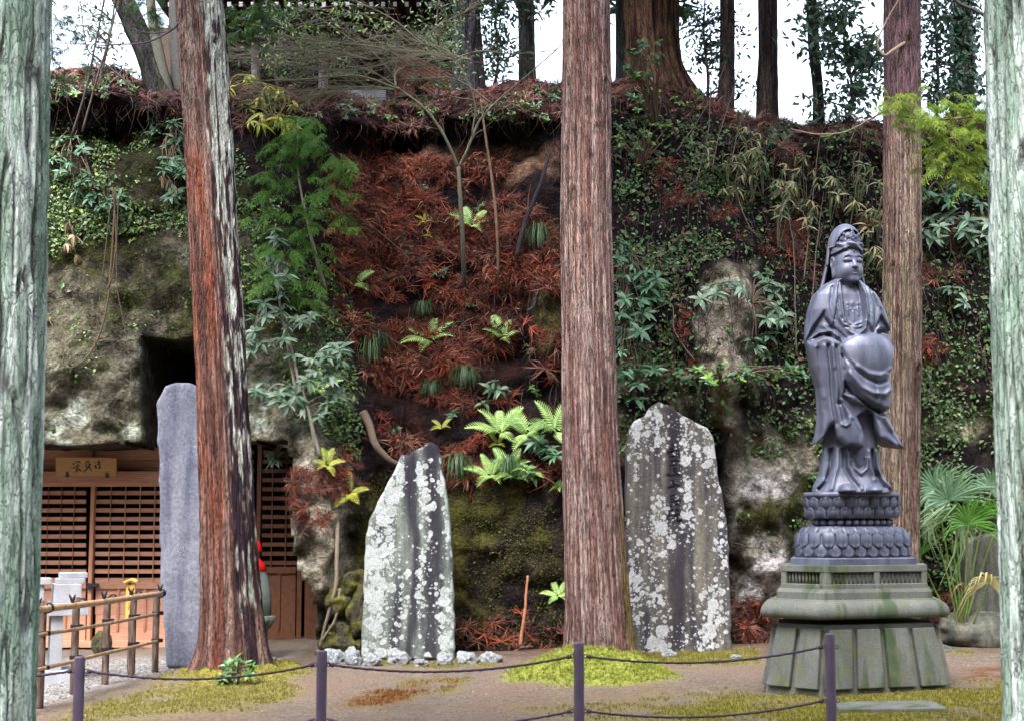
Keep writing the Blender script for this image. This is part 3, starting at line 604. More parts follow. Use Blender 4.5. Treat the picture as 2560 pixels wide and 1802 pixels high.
def col_bg(c0, c1, moss=0.0):
    def f(ca, sa, Z, px, py, a1, a2, big, kd):
        C = lerpc(c0, c1, sst(a1 * .6 + a2 * .6, -.5, .5)); return lerpc(C, [.05, .065, .03], moss * sst(vn(ca * 3, sa * 3, Z * 2, 97), -.1, .4))
    return f
trunk('cedar_tree', 'tall cedar with red peeling bark and white lichen along its right side', [(498, 0, 114), (516, 279, 112), (530, 558, 114), (547, 836, 120), (562, 1115, 122), (574, 1394, 128), (582, 1560, 134), (584, 1660, 142)], 14.95, col_left, .020, 26, 1.0, .42, .33, 270, 270, [(545, 118, 16), (478, 150, 14), (470, 690, 17)], rough=.02, ztop=17, crown=(9.4, 17, 2.3, 1100))
trunk('cedar_tree', 'straight cedar with mauve grey fibrous bark rising from a bright moss mound', [(1466, 0, 116), (1464, 558, 126), (1476, 1115, 136), (1492, 1450, 150), (1500, 1640, 156)], 15.2, col_mid, .011, 40, 1.5, .26, .30, 310, 260, [(1434, 490, 12), (1510, 215, 14), (1465, 270, 9), (1455, 33, 6), (1424, 212, 9), (1543, 975, 10), (1490, 327, 8)], rough=.008, ztop=17, crown=(9.4, 17, 2.3, 1100))
trunk('cedar_tree', 'tall brown cedar standing directly behind the robed bronze statue', [(2255, 0, 88), (2255, 446, 91), (2255, 836, 93), (2250, 1115, 93), (2246, 1400, 98)], 16.4, col_right, .011, 34, 1.4, .25, .3, 230, 240, [(2262, 110, 13), (2282, 925, 16), (2225, 670, 10), (2290, 650, 12), (2236, 850, 8), (2280, 1140, 9), (2238, 1112, 8)], rough=.01, ztop=17, crown=(9.8, 17, 2.3, 1100))
trunk('cedar_tree', 'broad cedar trunk crusted with pale green lichen, in front of the bamboo fence', [(-30, 0, 300), (-48, 800, 306), (-78, 1600, 312), (-100, 2100, 320)], 5.6, col_fg, .015, 25, 2.2, .15, .4, 240, 230, ztop=14, mat='barkl', plates=True, crown=(7.6, 14, 2.6, 1100))
trunk('cedar_tree', 'broad cedar trunk with pale cracked lichen bark, in front of the fan palm', [(2612, 0, 290), (2636, 800, 296), (2668, 1500, 300), (2690, 2100, 310)], 5.4, col_fg, .015, 25, 2.2, .15, .4, 240, 230, ztop=14, mat='barkl', plates=True, crown=(7.6, 14, 2.6, 1100))
RT = 6.3   # roots of the ridge trees lie hidden just below the ridge line
def ridge_tree(label, pts, Y, col, **k):
    k.setdefault('nth', 72); k.setdefault('nl', 70); k.setdefault('ztop', 15); k.setdefault('crown', (10.6, 15, 1.8, 700))
    b = at(pts[-1][0], pts[-1][1], Y); return trunk('ridge_tree', label, pts, Y, col, zbot=b[2] - k.pop('dz', 1.0), group='trees along the top of the cliff', **k)
ridge_tree('huge old cedar bole with shredding bark on the mound of the ridge', [(1627, -80, 132), (1628, 80, 130), (1632, 150, 136), (1638, 195, 156), (1644, 225, 184)], 20.9, col_bg([.05, .022, .022], [.21, .12, .085], .25), amp=.035, fr=14, nth=160, nl=100, flare=.0, crown=(11, 17, 3.0, 1000), ztop=17)
ridge_tree('slim grey ridge trunk with ivy between the hall and the mauve cedar', [(1314, -60, 36), (1316, 120, 40), (1318, 210, 46)], 21.6, col_bg([.10, .095, .10], [.26, .26, .27], .5), amp=.012)
ridge_tree('thick purple grey trunk beside the wooden hall', [(1166, -60, 66), (1168, 120, 72), (1172, 225, 84)], 20.8, col_bg([.055, .045, .065], [.15, .13, .16], .2), amp=.016)
ridge_tree('pale slender ridge trunk half hidden behind the mauve cedar', [(1553, -60, 26), (1553, 100, 27), (1553, 210, 30)], 22.6, col_bg([.20, .21, .24], [.36, .37, .40], .2), amp=.01)
ridge_tree('grey ridge trunk growing just right of the huge old bole', [(1818, -60, 33), (1818, 120, 35), (1815, 262, 42)], 20.6, col_bg([.10, .07, .08], [.24, .18, .17], .3), amp=.012)
ridge_tree('dark straight ridge trunk speckled with ivy above the bamboo grass', [(1918, -60, 46), (1919, 150, 47), (1918, 292, 54)], 20.4, col_bg([.05, .035, .045], [.16, .11, .11], .35), amp=.014)
ridge_tree('thin bending ridge trunk wrapped in ivy with a kink in its middle', [(2026, -60, 24), (2034, 120, 26), (2044, 215, 26), (2047, 310, 30)], 20.2, col_bg([.05, .05, .06], [.14, .12, .13], .5), amp=.01)
ivyt, ivyax = ridge_tree('ivy clad ridge trunk green from foot to top', [(2406, -60, 44), (2408, 150, 48), (2410, 300, 54)], 20.3, col_bg([.06, .06, .05], [.16, .14, .12], .8), amp=.012)
lt, _ = ridge_tree('dark leaning ridge tree with a split stem above the cave', [(258, -110, 52), (322, 30, 56), (385, 170, 62), (415, 270, 84)], 18.9, col_bg([.03, .026, .034], [.10, .09, .095], .4), amp=.02, ztop=9.8, nl=90, crown=None, dz=.25)
def extra_stem(t, pts, Y, w0, w1, c, name='stem', n=8, k=14):
    P = spline([at(p[0], p[1], Y if len(p) < 3 else p[2]) for p in pts], k); R = np.linspace(w0, w1, k) / 2 / F * Y
    V, Fs = tube(P, R, n); return mesh(name, V, Fs, M['twig'], t, np.tile(c, (len(V), 1)), True)
extra_stem(lt, [(425, 265), (400, 150), (380, 40), (370, -90)], 18.8, 34, 22, [.10, .10, .08]); extra_stem(lt, [(455, 270), (445, 150), (440, 30), (445, -80)], 19.0, 44, 34, [.085, .085, .08])
# ================================================================== STONES WITH SDF SLABS
def slab(outline, Y, thick, step=.018, rnd=.035, amp=.012, seed=0, back=0.0):
    O = np.array([at(p[0], p[1], Y)[[0, 2]] for p in outline]); lo, hi = O.min(0) - .08, O.max(0) + .08
    xs = np.arange(lo[0], hi[0], step); zs = np.arange(lo[1], hi[1], step); ys = np.arange(-.08, thick + .08, step)
    X, Z = np.meshgrid(xs, zs, indexing='ij'); X = X + .012 * vn(X * 9, Z * 9, 0, seed); Zw = Z + .012 * vn(X * 9, Z * 9, 7, seed)
    d2 = -pdist([tuple(o) for o in O], X, Zw)
    YY = ys[None, :, None]; h = amp * (fbm(X * 2.2, Z * 2.2, seed + 0 * X, 3, seed) + .5 * fbm(X * 9, Z * 9, seed + 0 * X, 3, seed + 5))[:, None, :]
    dy = np.maximum(-YY, YY - thick) + h + back
    a = d2[:, None, :] + rnd; b = dy + rnd
    f = np.minimum(np.maximum(a, b), 0) + np.sqrt(np.maximum(a, 0) ** 2 + np.maximum(b, 0) ** 2) - rnd
    P, Q = surface_nets(f.astype(np.float32), (lo[0], Y - .08, lo[1]), step); return P, Q
lich_w = ((.30, .33, .31), (.55, .56, .61)); lich_g = ((.27, .34, .30), (.52, .54, .57))
M['stela_l'] = lichen_stone('blue_slate_stone', (.085, .092, .135), (.165, .172, .215), (-.35, -.1, .1), ((.36, .37, .43), (.46, .47, .53)), seed=3, sc=(16, 34, 70))
M['stela_m'] = lichen_stone('green_lichen_stone', (.03, .03, .04), (.17, .195, .175), (.66, .62, .45), lich_g, dark=((.27, .13), (.02, .09)), seed=5, sc=(7, 15, 30))
M['stela_r'] = lichen_stone('spotted_lichen_stone', (.04, .037, .05), (.15, .142, .115), (.36, .42, .34), lich_w, dark=((-.03, .14),), seed=8, sc=(7, 15, 30))
M['stone_d'] = lichen_stone('dull_brown_stone', (.045, .05, .042), (.115, .112, .092), (-.6, -.5, -.45), ((.35, .37, .35), (.45, .46, .44)), seed=2)
P, Q = slab([(414, 1668), (400, 1440), (396, 1200), (392, 1080), (390, 1010), (402, 985), (410, 966), (440, 953), (475, 956), (505, 972), (530, 1010), (536, 1240), (540, 1668)], 16.0, .28, seed=4)
tag(mesh('stone_stela', P, Q, M['stela_l'], None, None, True), 'tall smooth blue grey stela beside the cave lattice doors', 'stela')
P, Q = slab([(902, 1650), (908, 1480), (912, 1340), (930, 1280), (972, 1200), (990, 1165), (1003, 1135), (1020, 1138), (1040, 1122), (1062, 1112), (1078, 1103), (1094, 1112), (1100, 1140), (1106, 1180), (1118, 1250), (1128, 1350), (1134, 1500), (1136, 1650)], 16.5, .26, seed=7)
tag(mesh('stone_stela', P, Q, M['stela_m'], None, None, True), 'pointed memorial stone coated in pale green lichen behind the row of small rocks', 'stela')
sr = [(1566, 1640), (1570, 1400), (1566, 1250), (1568, 1120), (1575, 1070), (1588, 1048), (1612, 1040), (1625, 1018), (1648, 1003), (1675, 1015), (1720, 1045), (1770, 1070), (1784, 1092), (1796, 1180), (1812, 1270), (1824, 1370), (1827, 1500), (1830, 1640)]
P, Q = slab(sr, 16.8, .26, seed=9)
str_ = thing('stone_stela', 'broad stela with white lichen spots and a carved column of characters', 'stela', at(1698, 1640, 16.9)); ORG[str_.name]
mesh('slab', P, Q, M['stela_r'], str_, None, True)
def strokes(lines, Y, wpx, mat, parent, name, off=0.0, thick=.002, local=None):
    g = G()
    for ln in lines:
        wd = ln[-1] if np.isscalar(ln[-1]) else wpx; pts = [p for p in ln if not np.isscalar(p)]
        S = spline(np.array(pts, float), 7 if len(pts) > 2 else 4); T = np.gradient(S, axis=0); T /= np.linalg.norm(T, axis=1)[:, None] + 1e-9; Nn = np.stack([-T[:, 1], T[:, 0]], 1)
        w_ = wd / 2 * np.linspace(1.15, .6, len(S))[:, None]; A, B = S + Nn * w_, S - Nn * w_
        conv = (lambda q: at(q[:, 0], q[:, 1], Y)) if local is None else local
        pa, pb = conv(A), conv(B); o = np.array([0, -off, 0]); k = len(S)
        V = np.vstack([pa + o, pb + o, pa + o + [0, thick, 0], pb + o + [0, thick, 0]]); i = np.arange(k - 1)
        Fs = [np.stack([i, i + 1, k + i + 1, k + i], 1), np.stack([i + 1, i, 2 * k + i, 2 * k + i + 1], 1), np.stack([k + i, k + i + 1, 3 * k + i + 1, 3 * k + i], 1), np.array([[0, k, 3 * k, 2 * k], [k - 1, 3 * k - 1, 4 * k - 1, 2 * k - 1]])]
        g.add(V, np.concatenate(Fs))
    return g.build(name, mat, parent, local=local is not None)
def cv(lines, ox, oy, s):   # crop pixels -> photo pixels
    return [[(ox + p[0] / s, oy + p[1] / s) if not np.isscalar(p) else p for p in ln] for ln in lines]
stela_txt = cv([[(270, 180), (300, 215)], [(185, 322), (260, 300), (395, 285)], [(225, 262), (330, 240)], [(240, 385), (320, 388)], [(215, 345), (250, 480)], [(380, 300), (400, 470)], [(330, 455), (410, 480)], [(240, 480), (330, 440)],
                [(225, 540), (345, 525)], [(280, 580), (340, 600), (330, 640), (285, 635)], [(170, 690), (260, 715), (330, 690)], [(330, 655), (410, 720)], [(235, 560), (240, 690)], [(400, 540), (390, 640)],
                [(265, 790), (305, 790)], [(190, 920), (270, 890), (390, 865)], [(270, 830), (300, 850)], [(310, 800), (320, 960)], [(230, 1060), (325, 1035)], [(235, 1105), (305, 1100)], [(240, 1150), (420, 1130)],
                [(280, 1160), (340, 1190), (390, 1210)], [(280, 1170), (230, 1250)], [(240, 1300), (350, 1280), (380, 1300)], [(310, 1330), (345, 1320), (340, 1360)], [(185, 1430), (260, 1385), (400, 1362)], [(345, 1460), (430, 1455), (430, 1430)], [(220, 1300), (215, 1420)], [(340, 1400), (370, 1410), (350, 1440)], [(250, 1440), (230, 1500)]], 1640, 1080, 6.73)
strokes(stela_txt, 16.8, 3.2, M['ink'], str_, 'carved_character', .012, .03)
P, Q = slab([(2412, 1545), (2412, 1420), (2418, 1350), (2440, 1345), (2470, 1332), (2500, 1326), (2530, 1330), (2580, 1345), (2590, 1545)], 16.9, .22, .02, seed=12)
tag(mesh('stone_stela', P, Q, M['stone_d'], None, None, True), 'rounded brown grey stela standing on a dark boulder behind the fan palm', 'stela')
_ico = None
def ico():
    global _ico
    if _ico is None:
        import bmesh
        bm = bmesh.new(); bmesh.ops.create_icosphere(bm, subdivisions=4, radius=1); bm.verts.ensure_lookup_table(); _ico = (np.array([v.co for v in bm.verts]), np.array([[v.index for v in f.verts] for f in bm.faces])); bm.free()
    return _ico
def boulder(c, r, seed, amp=.25, flat=0.0):
    V, Fc = ico(); n = fbm(V[:, 0] * 1.3 + seed * 3.1, V[:, 1] * 1.3, V[:, 2] * 1.3, 3, seed); rid = 1 - abs(vn(V[:, 0] * 2 + seed, V[:, 1] * 2, V[:, 2] * 2, seed + 3)) * 2
    k = 1 + amp * n + .08 * rid * amp * 4 + .03 * fbm(V[:, 0] * 7, V[:, 1] * 7, V[:, 2] * 7, 3, seed); P = V * k[:, None]
    return P * np.asarray(r) + np.asarray(c), Fc
P, Q = boulder(at(2470, 1578, 16.75) + [0, .2, -.02], (.56, .42, .24), 21); tag(mesh('dark_boulder', P, Q, M['stone_d'], None, None, True), 'dark flat boulder carrying the rounded brown grey stela', 'boulder')
P, Q = boulder(at(2352, 1625, 16.2) + [0, .1, -.03], (.26, .2, .09), 24); tag(mesh('dark_boulder', P, Q, M['stone_d'], None, None, True), 'low dull stone lying at the foot of the fan palm', 'boulder')
M['pale_rock'] = lichen_stone('pale_edging_stone', (.10, .11, .13), (.22, .235, .25), (.1, .1, .1), ((.42, .48, .48), (.58, .62, .64)), seed=6, sc=(12, 24, 50))
for k, (px, py, wd, ht) in enumerate([(838, 1656, 58, 30), (882, 1660, 38, 32), (930, 1662, 44, 22), (996, 1658, 48, 26), (1052, 1664, 34, 16), (1112, 1660, 42, 22), (1168, 1657, 52, 24), (1224, 1655, 50, 26), (1672, 1640, 34, 14), (1838, 1645, 26, 8)]):
    c = gnd(px, py); P, Q = boulder(c + [0, 0, ht / F * c[1] * .35], (wd / 2 / F * c[1], wd / 2.3 / F * c[1], ht / F * c[1] * .80), 40 + k, .55)
    P[:, 2] = np.maximum(P[:, 2], c[2] - .03)
    tag(mesh('edging_stone', P, Q, M['pale_rock'], None, None, True), 'small pale edging rock in the row before the pointed stela' if k < 8 else ('small bluish rock on the moss before the spotted stela' if k == 8 else 'flat little rock on moss between the spotted stela and the pedestal'), 'rock', 'edging rocks before the pointed stela' if k < 8 else None)
for k, (px, py, a, b, c_) in enumerate([(866, 1575, 44, 52, .3), (905, 1530, 34, 60, .3), (850, 1500, 36, 34, .3), (880, 1620, 58, 36, .34), (890, 1465, 34, 40, .26), (836, 1610, 30, 34, .25)]):
    P, Q = boulder(at(px, py, 17.0), (a / F * 17, c_, b / F * 17), 60 + k, .5)
    tag(mesh('mossy_boulder', P, Q, M['mossrock'], None, None, True), 'mossy boulder piled beside the cave mouth next to the pointed stela', 'boulder', 'mossy boulders piled by the cave mouth')
# flat stone let into the moss
a = [gnd(2085, 1762), gnd(2330, 1758), gnd(2368, 1778), gnd(2098, 1780)]; V = np.array([*[p + [0, 0, .03] for p in a], *[p + [0, 0, -.08] for p in a]])
bevel(tag(mesh('stepping_slab', V, np.array([[3, 2, 1, 0], [0, 1, 5, 4], [1, 2, 6, 5], [2, 3, 7, 6], [3, 0, 4, 7], [4, 5, 6, 7]]), M['granite'], None), 'flat grey stone slab let into the moss before the pedestal', 'slab'), .01)
# ================================================================== PEDESTAL AND BRONZE STATUE
PC = np.array([(2125 - CX) / F * 13.15 , 13.15, gz(3.1)]); TH0 = math.radians(17.8); PXM = 13.15 / F
def hexpoly(width_px, sharp=True, rounds=0):
    """elongated hexagon in plan, as wide in view as width_px"""
    Wd = width_px / 1.372 * PXM; Cc = .441 * Wd; h = Cc * math.sin(PI / 3); e = Wd / 2 + Cc / 2
    P = np.array([[-Wd / 2, -h], [Wd / 2, -h], [e, 0], [Wd / 2, h], [-Wd / 2, h], [-e, 0]])
    for _ in range(rounds):
        Q = np.roll(P, -1, 0); P = np.stack([.75 * P + .25 * Q, .25 * P + .75 * Q], 1).reshape(-1, 2)
    c, s = math.cos(TH0), math.sin(TH0); return np.stack([P[:, 0] * c - P[:, 1] * s, P[:, 0] * s + P[:, 1] * c], 1)
def pz(py, Yf=12.85): return float(at(2125, py, Yf)[2])
def hexring(width, z, rounds=0): P = hexpoly(width, rounds=rounds); return np.column_stack([P + PC[:2], np.full(len(P), z)])
ped = thing('stone_pedestal', 'large six sided granite pedestal with a fat cornice and mossy sloping panels', 'pedestal', PC)
Z0 = PC[2] - .05; ZA = pz(1562, 12.6); 
V, Fs = loft([hexring(478, Z0), hexring(470, Z0 + .06), hexring(404, ZA)]); mesh('flared_body', V, Fs, M['granite'], ped)
b0, b1 = hexring(474, Z0 + .075), hexring(408, ZA - .02)
for e in range(6):
    a0, a1, t0, t1 = b0[e], b0[(e + 1) % 6], b1[e], b1[(e + 1) % 6]; n = 4 if e in (0, 3) else 2
    nr = np.cross(a1 - a0, t0 - a0); nr /= np.linalg.norm(nr); mid = (a0 + a1) / 2; nr = nr if (mid - PC)[:2] @ nr[:2] > 0 else -nr
    for k in range(n):
        u0, u1 = (k + .09) / n, (k + .91) / n
        q = [a0 + (a1 - a0) * u0, a0 + (a1 - a0) * u1, t0 + (t1 - t0) * u1, t0 + (t1 - t0) * u0]; q[0], q[3] = q[0] * .96 + q[3] * .04, q[0] * .04 + q[3] * .96; q[1], q[2] = q[1] * .96 + q[2] * .04, q[1] * .04 + q[2] * .96
        V = np.array([p + nr * .038 for p in q] + [p - nr * .02 for p in q]); bevel(mesh('panel', V, np.array([[0, 1, 2, 3], [1, 0, 4, 5], [2, 1, 5, 6], [3, 2, 6, 7], [0, 3, 7, 4], [7, 6, 5, 4]]), M['granite'], ped), .008)
zt0, zt1 = pz(1556, 12.6), pz(1503, 12.6); hh = zt1 - zt0
prof = [(404, zt0 + hh * q) if wq == 404 else (wq, zt0 + hh * q) for wq, q in ((404, .20), (462, .16), (482, .22), (491, .36), (491, .52), (484, .70), (468, .85), (446, .95), (424, 1.02))]
V, Fs = loft([hexring(w_, z_) for w_, z_ in prof]); bevel(mesh('cornice', V, Fs, M['granite'], ped, smooth=True), .012)
V, Fs = loft([hexring(424, zt1), hexring(424, pz(1497)), hexring(412, pz(1495))]); mesh('step', V, Fs, M['granite'], ped)
V, Fs = loft([hexring(406, pz(1496)), hexring(406, pz(1478)), hexring(394, pz(1469))]); mesh('step', V, Fs, M['granite'], ped)
zr0, zr1 = pz(1470), pz(1411)
V, Fs = loft([hexring(352, zr0 - .01), hexring(352, zr1 - .005)]); mesh('railing_core', V, Fs, M['granite'], ped)
for (za, zb) in ((zr0, zr0 + .045), (zr1 - .06, zr1)):
    V, Fs = loft([hexring(384, za), hexring(384, zb)]); bevel(mesh('railing_rail', V, Fs, M['granite'], ped), .006)
Ro = hexring(382, zr0 + .04); bal = None
for e in range(6):
    a0, a1 = Ro[e], Ro[(e + 1) % 6]; d = a1 - a0; L = np.linalg.norm(d); d /= L; nin = np.array([-d[1], d[0], 0])
    if (PC - a0)[:2] @ nin[:2] < 0: nin = -nin
    posts = [0, L / 2, L] if e in (0, 3) else [0, L]
    for k, s in enumerate(posts):
        if k == len(posts) - 1: continue
        wd = .055; s0 = s if k == 0 else s - wd / 2
        V, B = box(0, wd, 0, .06, 0, zr1 - zr0 - .095); mesh('railing_post', np.array([a0 + d * (s0 + v[0]) + nin * (v[1] + .002) + [0, 0, v[2]] for v in V]), B, M['granite'], ped)
        if k == 0: mesh('railing_post', np.array([a0 + d * (L - wd + v[0] - .001) + nin * (v[1] + .002) + [0, 0, v[2]] for v in V]), B, M['granite'], ped)
        n = 10; lo = s + wd; hi = posts[k + 1] - wd * (.5 if (len(posts) == 3 and k == 0) else 1)
        if k == 1: lo = s + wd / 2
        for q in range(n):
            c = a0 + d * (lo + (hi - lo) * (q + .5) / n) + nin * .035
            V, Fs = lathe([(.013, 0), (.013, zr1 - zr0 - .095)], 8, c); mesh('baluster', V, Fs, M['granite'], ped, smooth=True)
sta = thing('bronze_statue', 'blue grey bronze robed figure standing on a lotus seat on the granite pedestal', 'statue', (PC[0], PC[1], zr1))
# lotus seat
V, Fs = loft([hexring(330, zr1 + .002), hexring(330, pz(1396)), hexring(318, pz(1393))]); mesh('plinth', V, Fs, M['bronze'], sta)
def ring_pts(width, n, phase=0.0):
    P = hexpoly(width, rounds=3); Q = np.vstack([P, P[:1]]); s = np.concatenate([[0], np.cumsum(np.linalg.norm(np.diff(Q, axis=0), axis=1))]); u = (np.arange(n) + phase) / n * s[-1]
    X = np.stack([np.interp(u, s, Q[:, 0]), np.interp(u, s, Q[:, 1])], 1); u2 = u + .01; X2 = np.stack([np.interp(u2 % s[-1], s, Q[:, 0]), np.interp(u2 % s[-1], s, Q[:, 1])], 1)
    T = X2 - X; T /= np.linalg.norm(T, axis=1)[:, None]; Nr = np.stack([T[:, 1], -T[:, 0]], 1); sg = np.sign((Nr * X).sum(1)); return X, T, Nr * sg[:, None], s[-1] / n
def petal_mesh(wd, ht, up, bulge, lean):
    nu, nv = 9, 8; V = []
    for iv in range(nv + 1):
        v = iv / nv; half = (.49 if v < .62 else .49 * (1 - ((v - .62) / .38) ** 2.6 * .9)); 
        for iu in range(nu):
            u = iu / (nu - 1) * 2 - 1; rim = .34 * (abs(u) > .74) + .34 * (v > .84)
            dome = (1 - u * u) ** .6 * math.sin(PI * min(1, v * .85 + .1)) ** .7
            zz = v * ht - (.0 if v < .9 else 0) ; V.append([u * half * wd * 1.02, bulge * (dome + rim) + lean * v, (zz if up else -zz)])
    V = np.array(V); i, j = np.meshgrid(np.arange(nv), np.arange(nu - 1), indexing='ij'); q = np.stack([i * nu + j, i * nu + j + 1, (i + 1) * nu + j + 1, (i + 1) * nu + j], -1).reshape(-1, 4)
    return mkmesh('petal', V, q if not up else q[:, ::-1], M['bronze'], None, True)
def petals(parent, width, n, z, ht, up, bulge, lean, phase):
    X, T, Nr, pitch = ring_pts(width, n, phase); me = petal_mesh(pitch, ht, up, bulge, lean)
    for x, t, nr in zip(X, T, Nr):
        if (nr[1] > .75): pass
        R = Matrix(((t[0], nr[0], 0), (t[1], nr[1], 0), (0, 0, 1))); 
        if R.determinant() < 0: R = Matrix(((-t[0], nr[0], 0), (-t[1], nr[1], 0), (0, 0, 1)))
        inst('petal', me, parent, (x[0] + PC[0], x[1] + PC[1], z), R)
zp = [pz(y) for y in (1393, 1368, 1333, 1317, 1314, 1296, 1292, 1267, 1241, 1229)]
V, Fs = loft([hexring(308, zp[0], 3), hexring(300, zp[1], 3), hexring(284, zp[2], 3), hexring(250, zp[3], 3), hexring(205, zp[3] + .01, 3)]); low = mesh('lower_lotus', V, Fs, M['bronze'], sta, smooth=True)
petals(low, 290, 23, zp[1] + .03, zp[1] - zp[0] + .025, False, .024, .010, .5); petals(low, 284, 23, zp[2] + .01, zp[2] - zp[1] + .012, False, .034, .016, 0); petals(low, 258, 23, zp[3], zp[3] - zp[2] + .006, False, .020, .038, .5)
V, Fs = loft([hexring(190, zp[4] - .03, 3), hexring(190, zp[5] + .03, 3)]); mesh('waist', V, Fs, M['bronze'], sta, smooth=True)
bd = thing_ring = None
V, Fs = loft([hexring(196, (zp[4] + zp[5]) / 2 - .008, 3), hexring(196, (zp[4] + zp[5]) / 2 + .008, 3)]); bd = mesh('bead_ring', V, Fs, M['bronze'], sta)
X, T, Nr, pitch = ring_pts(200, 26, .2); sv, sf = lathe([(.002, -1)] + [(math.cos(t), math.sin(t)) for t in np.linspace(-1.35, 1.35, 7)] + [(.002, 1)], 10); me = mkmesh('bead', sv * [pitch * .52, pitch * .52, (zp[5] - zp[4]) * .5], sf, M['bronze'], None, True)
for x in X: inst('bead', me, bd, (x[0] + PC[0], x[1] + PC[1], (zp[4] + zp[5]) / 2))
V, Fs = loft([hexring(200, zp[5] + .002, 3), hexring(238, zp[6], 3), hexring(246, zp[7], 3), hexring(252, zp[8], 3), hexring(258, zp[8] + .004, 3), hexring(258, zp[9] - .008, 3), hexring(250, zp[9], 3)]); upl = mesh('upper_lotus', V, Fs, M['bronze'], sta, smooth=True)
petals(upl, 234, 20, zp[6] - .008, zp[7] - zp[6] + .012, True, .032, .012, .5); petals(upl, 242, 20, zp[7] - .01, zp[8] - zp[7] + .012, True, .026, .008, 0)
# figure, carved as a distance field in a front view measured in photo pixels
FZ = zp[9]; SX = 13.05 / F; SZ = (at(2122, 558, 13.05)[2] - FZ) / 667.0; FX = at(2122, 900, 13.05)[0]; FY = 13.08
def place(P): return np.stack([FX + P[:, 0] * SX, FY - P[:, 1] * SX, FZ + P[:, 2] * SZ], 1)
def grid(x, d, z, st):
    a = [np.arange(lo, hi + st, st, dtype=np.float32) for lo, hi in (x, d, z)]; return a
def smin(a, b, k): h = np.clip(.5 + .5 * (b - a) / k, 0, 1); return b + (a - b) * h - k * h * (1 - h)
def smax(a, b, k): return -smin(-a, -b, k)
def ell(X, D, Z, c, r): 
    q = np.sqrt(((X - c[0]) / r[0]) ** 2 + ((D - c[1]) / r[1]) ** 2 + ((Z - c[2]) / r[2]) ** 2); return (q - 1) * min(r)
def prof_sdf(X, D, Zv, zs, l, r, b, d0):
    L, R_, B, D0 = (np.interp(Zv, zs, v).astype(np.float32)[None, None, :] for v in (l, r, b, d0)); A = (R_ - L) / 2; C_ = (R_ + L) / 2
    q = np.sqrt(((X - C_) / A) ** 2 + ((D - D0) / B) ** 2); return (q - 1) * np.minimum(A, B)
def pillow(poly, H, wd, X2, Z2): t = np.clip(pdist(poly, X2, Z2) / wd, 0, 1); return H * np.sqrt(1 - (1 - t) ** 2)
def stroke(line, H, wd, X2, Z2): return H * np.exp(-(ldist(line, X2, Z2) / wd) ** 2)
